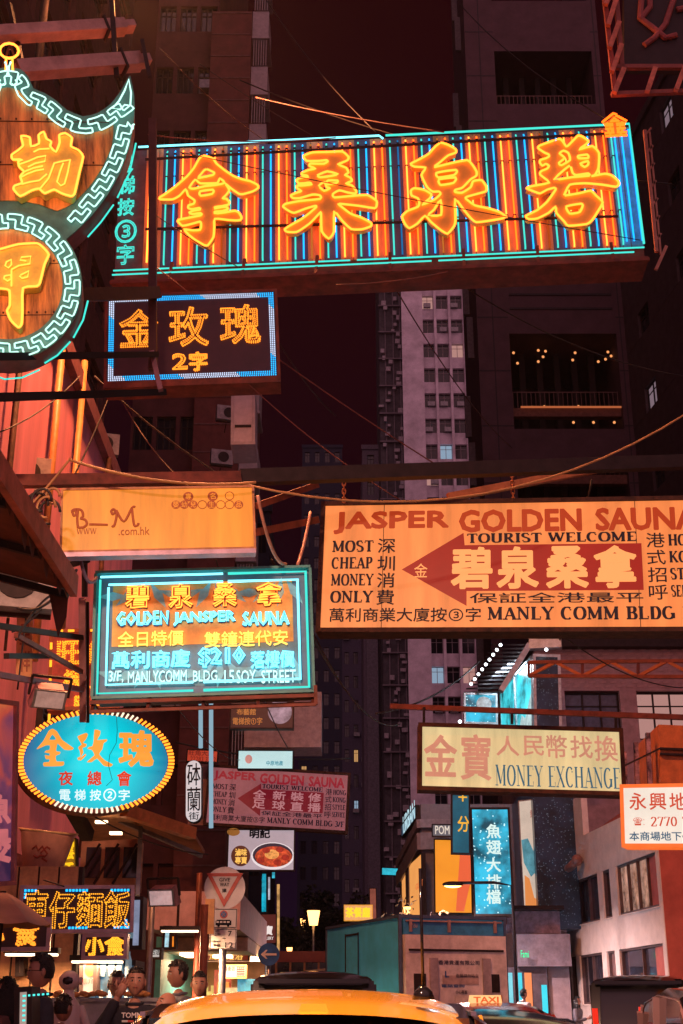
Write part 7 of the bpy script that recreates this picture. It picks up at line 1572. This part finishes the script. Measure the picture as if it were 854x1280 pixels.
for sd in (-1, 1): MB().tube([(sd * .10, 0, hz - .2), (sd * .18, -.05, hz - .36), (sd * .15, -.2, hz - .45)], [.035, .035, .03], 8).build('arm', mw, g, True)
g = root('food_counter', 'lit glass food counter with fried snacks below the small LED sign', 'food counter', (W(128, 1240, 11.5).x, 11.5, .13)); zt = W(128, 1252, 11.5).z - .13
MB().box(-.5, .5, 0, .6, 0, zt - .22).build('cabinet', mat('steel_cabinet', (.4, .25, .2), .35, .6), g)
gl = mat('stall_glass', (.5, .5, .5), .05, var=.3); MB().box(-.5, .5, .02, .025, zt - .22, zt).build('glass_front', gl, g); MB().box(-.52, .52, -.01, .62, zt, zt + .03).build('glass_top', zinc, g)
rr = random.Random(4); sn = MB().ball((0, 0, 0), (.05, .04, .022), 8, 5).mesh('snack', mat('fried_gold', (.65, .28, .08), .6, var=.4), True)
for i in range(16): inst(sn, 'snack', g, (rr.uniform(-.42, .42), rr.uniform(-.03, .015), zt + .045 + rr.uniform(0, .025)), (0, 0, rr.random() * 3))
P, g = plain_sign('menu_board', 'white food poster with an orange dish photo right of the mascot statue', 'menu board', ((100, 1200), (121, 1200), (121, 1245), (100, 1245)), 12.6, panelmat('poster_white', (205, 180, 170), .8, .2, 5))
el(P, 113, 1212, 7, 9, panelmat('dish_orange', (220, 120, 50), .9, .5, 9), name='dish_image'); text(P, g, '推介', (102, 1222, 118, 1230), mat('menu_red', (.4, .06, .05), .6), .02, -.012)
g = root('display_fridge', 'blue-lit glass display fridge of bottles under the small LED sign', 'fridge', (W(138, 1240, 12.8).x, 12.8, .13)); zt = W(138, 1200, 12.8).z - .13
MB().box(-.22, .22, .02, .6, 0, zt).build('cabinet', darksteel, g); MB().box(-.2, .2, .005, .019, .1, zt - .05).build('glass_door', panelmat('fridge_glow', (60, 110, 140), .8, .8, 7), g)
bo = MB().lathe([(.03, 0), (.03, .14), (.012, .19), (.012, .22)], 8).mesh('bottle', mat('bottle_glass', (.3, .4, .45), .2, em=(.2, .4, .5), es=.4), True)
for k in range(6):
    for j in range(5): inst(bo, 'bottle', g, (-.16 + j * .08, -.03, .2 + k * .34))
P, g = plain_sign('menu_board', 'small framed screen with teal dotted border behind the man in denim', 'menu board', ((19, 1234), (40, 1234), (40, 1290), (19, 1290)), 9.0, panelmat('menu_screen_cream', (190, 160, 150), .8, .2), frame=darksteel)
mb = MB()
for i in range(24): mb.box(P.w / 2 - .055, P.w / 2 - .04, -.03, -.01, P.h / 2 - .06 - i * .03, P.h / 2 - .048 - i * .03)
for i in range(6): mb.box(-P.w / 2 + .06 + i * .03, -P.w / 2 + .072 + i * .03, -.03, -.01, P.h / 2 - .06, P.h / 2 - .048)
mb.build('border_lights', glow('teal_led', (.1, .9, .8), 1.2), g)
plain_sign('wall_notice', 'oval framed notice on the wooden stall wall', 'notice', ((20, 1196), (30, 1196), (30, 1220), (20, 1220)), 13.0, mat('dark_notice', (.15, .08, .07), .5))
# lights that belong to the open shops and stalls
def shoplamp(label, px, py, d, e, col=(1., .55, .28), size=.4):
    p = W(px, py, d); g = root('ceiling_light', label, 'ceiling light', p); MB().box(-.25, .25, -.06, .06, 0, .05).build('housing', darksteel, g); MB().box(-.23, .23, -.05, .05, -.02, -.001).build('tube', glow('warm_tube', (1, .65, .4), 6.), g)
    L = bpy.data.lights.new('lamp_light', 'AREA'); L.energy = e; L.color = col; L.size = size; o = bpy.data.objects.new('lamp_light', L); C.objects.link(o); o.parent = g; o.location = (0, 0, -.04)
shoplamp('warm tube light above the food counter', 122, 1201, 12.6, 55); shoplamp('warm tube light above the denim man', 40, 1192, 12.3, 60); shoplamp('warm tube light inside the arcade behind the polo shirt man', 225, 1163, 17, 340)

p = Vector((-4.2, 1.2, .13)); g = root('street_lamp', 'added sodium lamp out of view beside the camera on the left pavement', 'street lamp', p)  # lamp added out of view to light the taxi roof and people
MB().tube([(0, 0, 0), (0, 0, 6.4), (.5, 0, 7.0), (1.6, 0, 7.1)], .07, 8).build('pole', darksteel, g, True); MB().ball((1.9, 0, 7.08), (.4, .17, .11), 12, 8).build('lamp_head', darksteel, g, True); MB().ball((1.9, 0, 7.02), (.34, .14, .09), 12, 8).build('lamp_glass', glow('sodium_head_9', (1.0, .42, .12), 9.), g, True)
L = bpy.data.lights.new('sodium_light', 'AREA'); L.energy = 1500; L.color = (1.0, .5, .3); L.size = .6; o = bpy.data.objects.new('sodium_light', L); C.objects.link(o); o.parent = g; o.location = (1.9, 0, 6.88); o.rotation_euler = (R(25), 0, R(-10))

# ============================================================= AIR
hm = bpy.data.materials.new('night_haze'); hm.use_nodes = True; n_ = hm.node_tree; n_.nodes.remove(n_.nodes['Principled BSDF'])
v_ = n_.nodes.new('ShaderNodeVolumePrincipled'); v_.inputs['Density'].default_value = .00016; v_.inputs['Color'].default_value = (.85, .8, .8, 1); v_.inputs['Anisotropy'].default_value = .55
n_.links.new(v_.outputs[0], n_.nodes['Material Output'].inputs['Volume'])
MB().box(-155, 155, -45, 245, -1, 105).build('haze', hm)['kind'] = 'stuff'
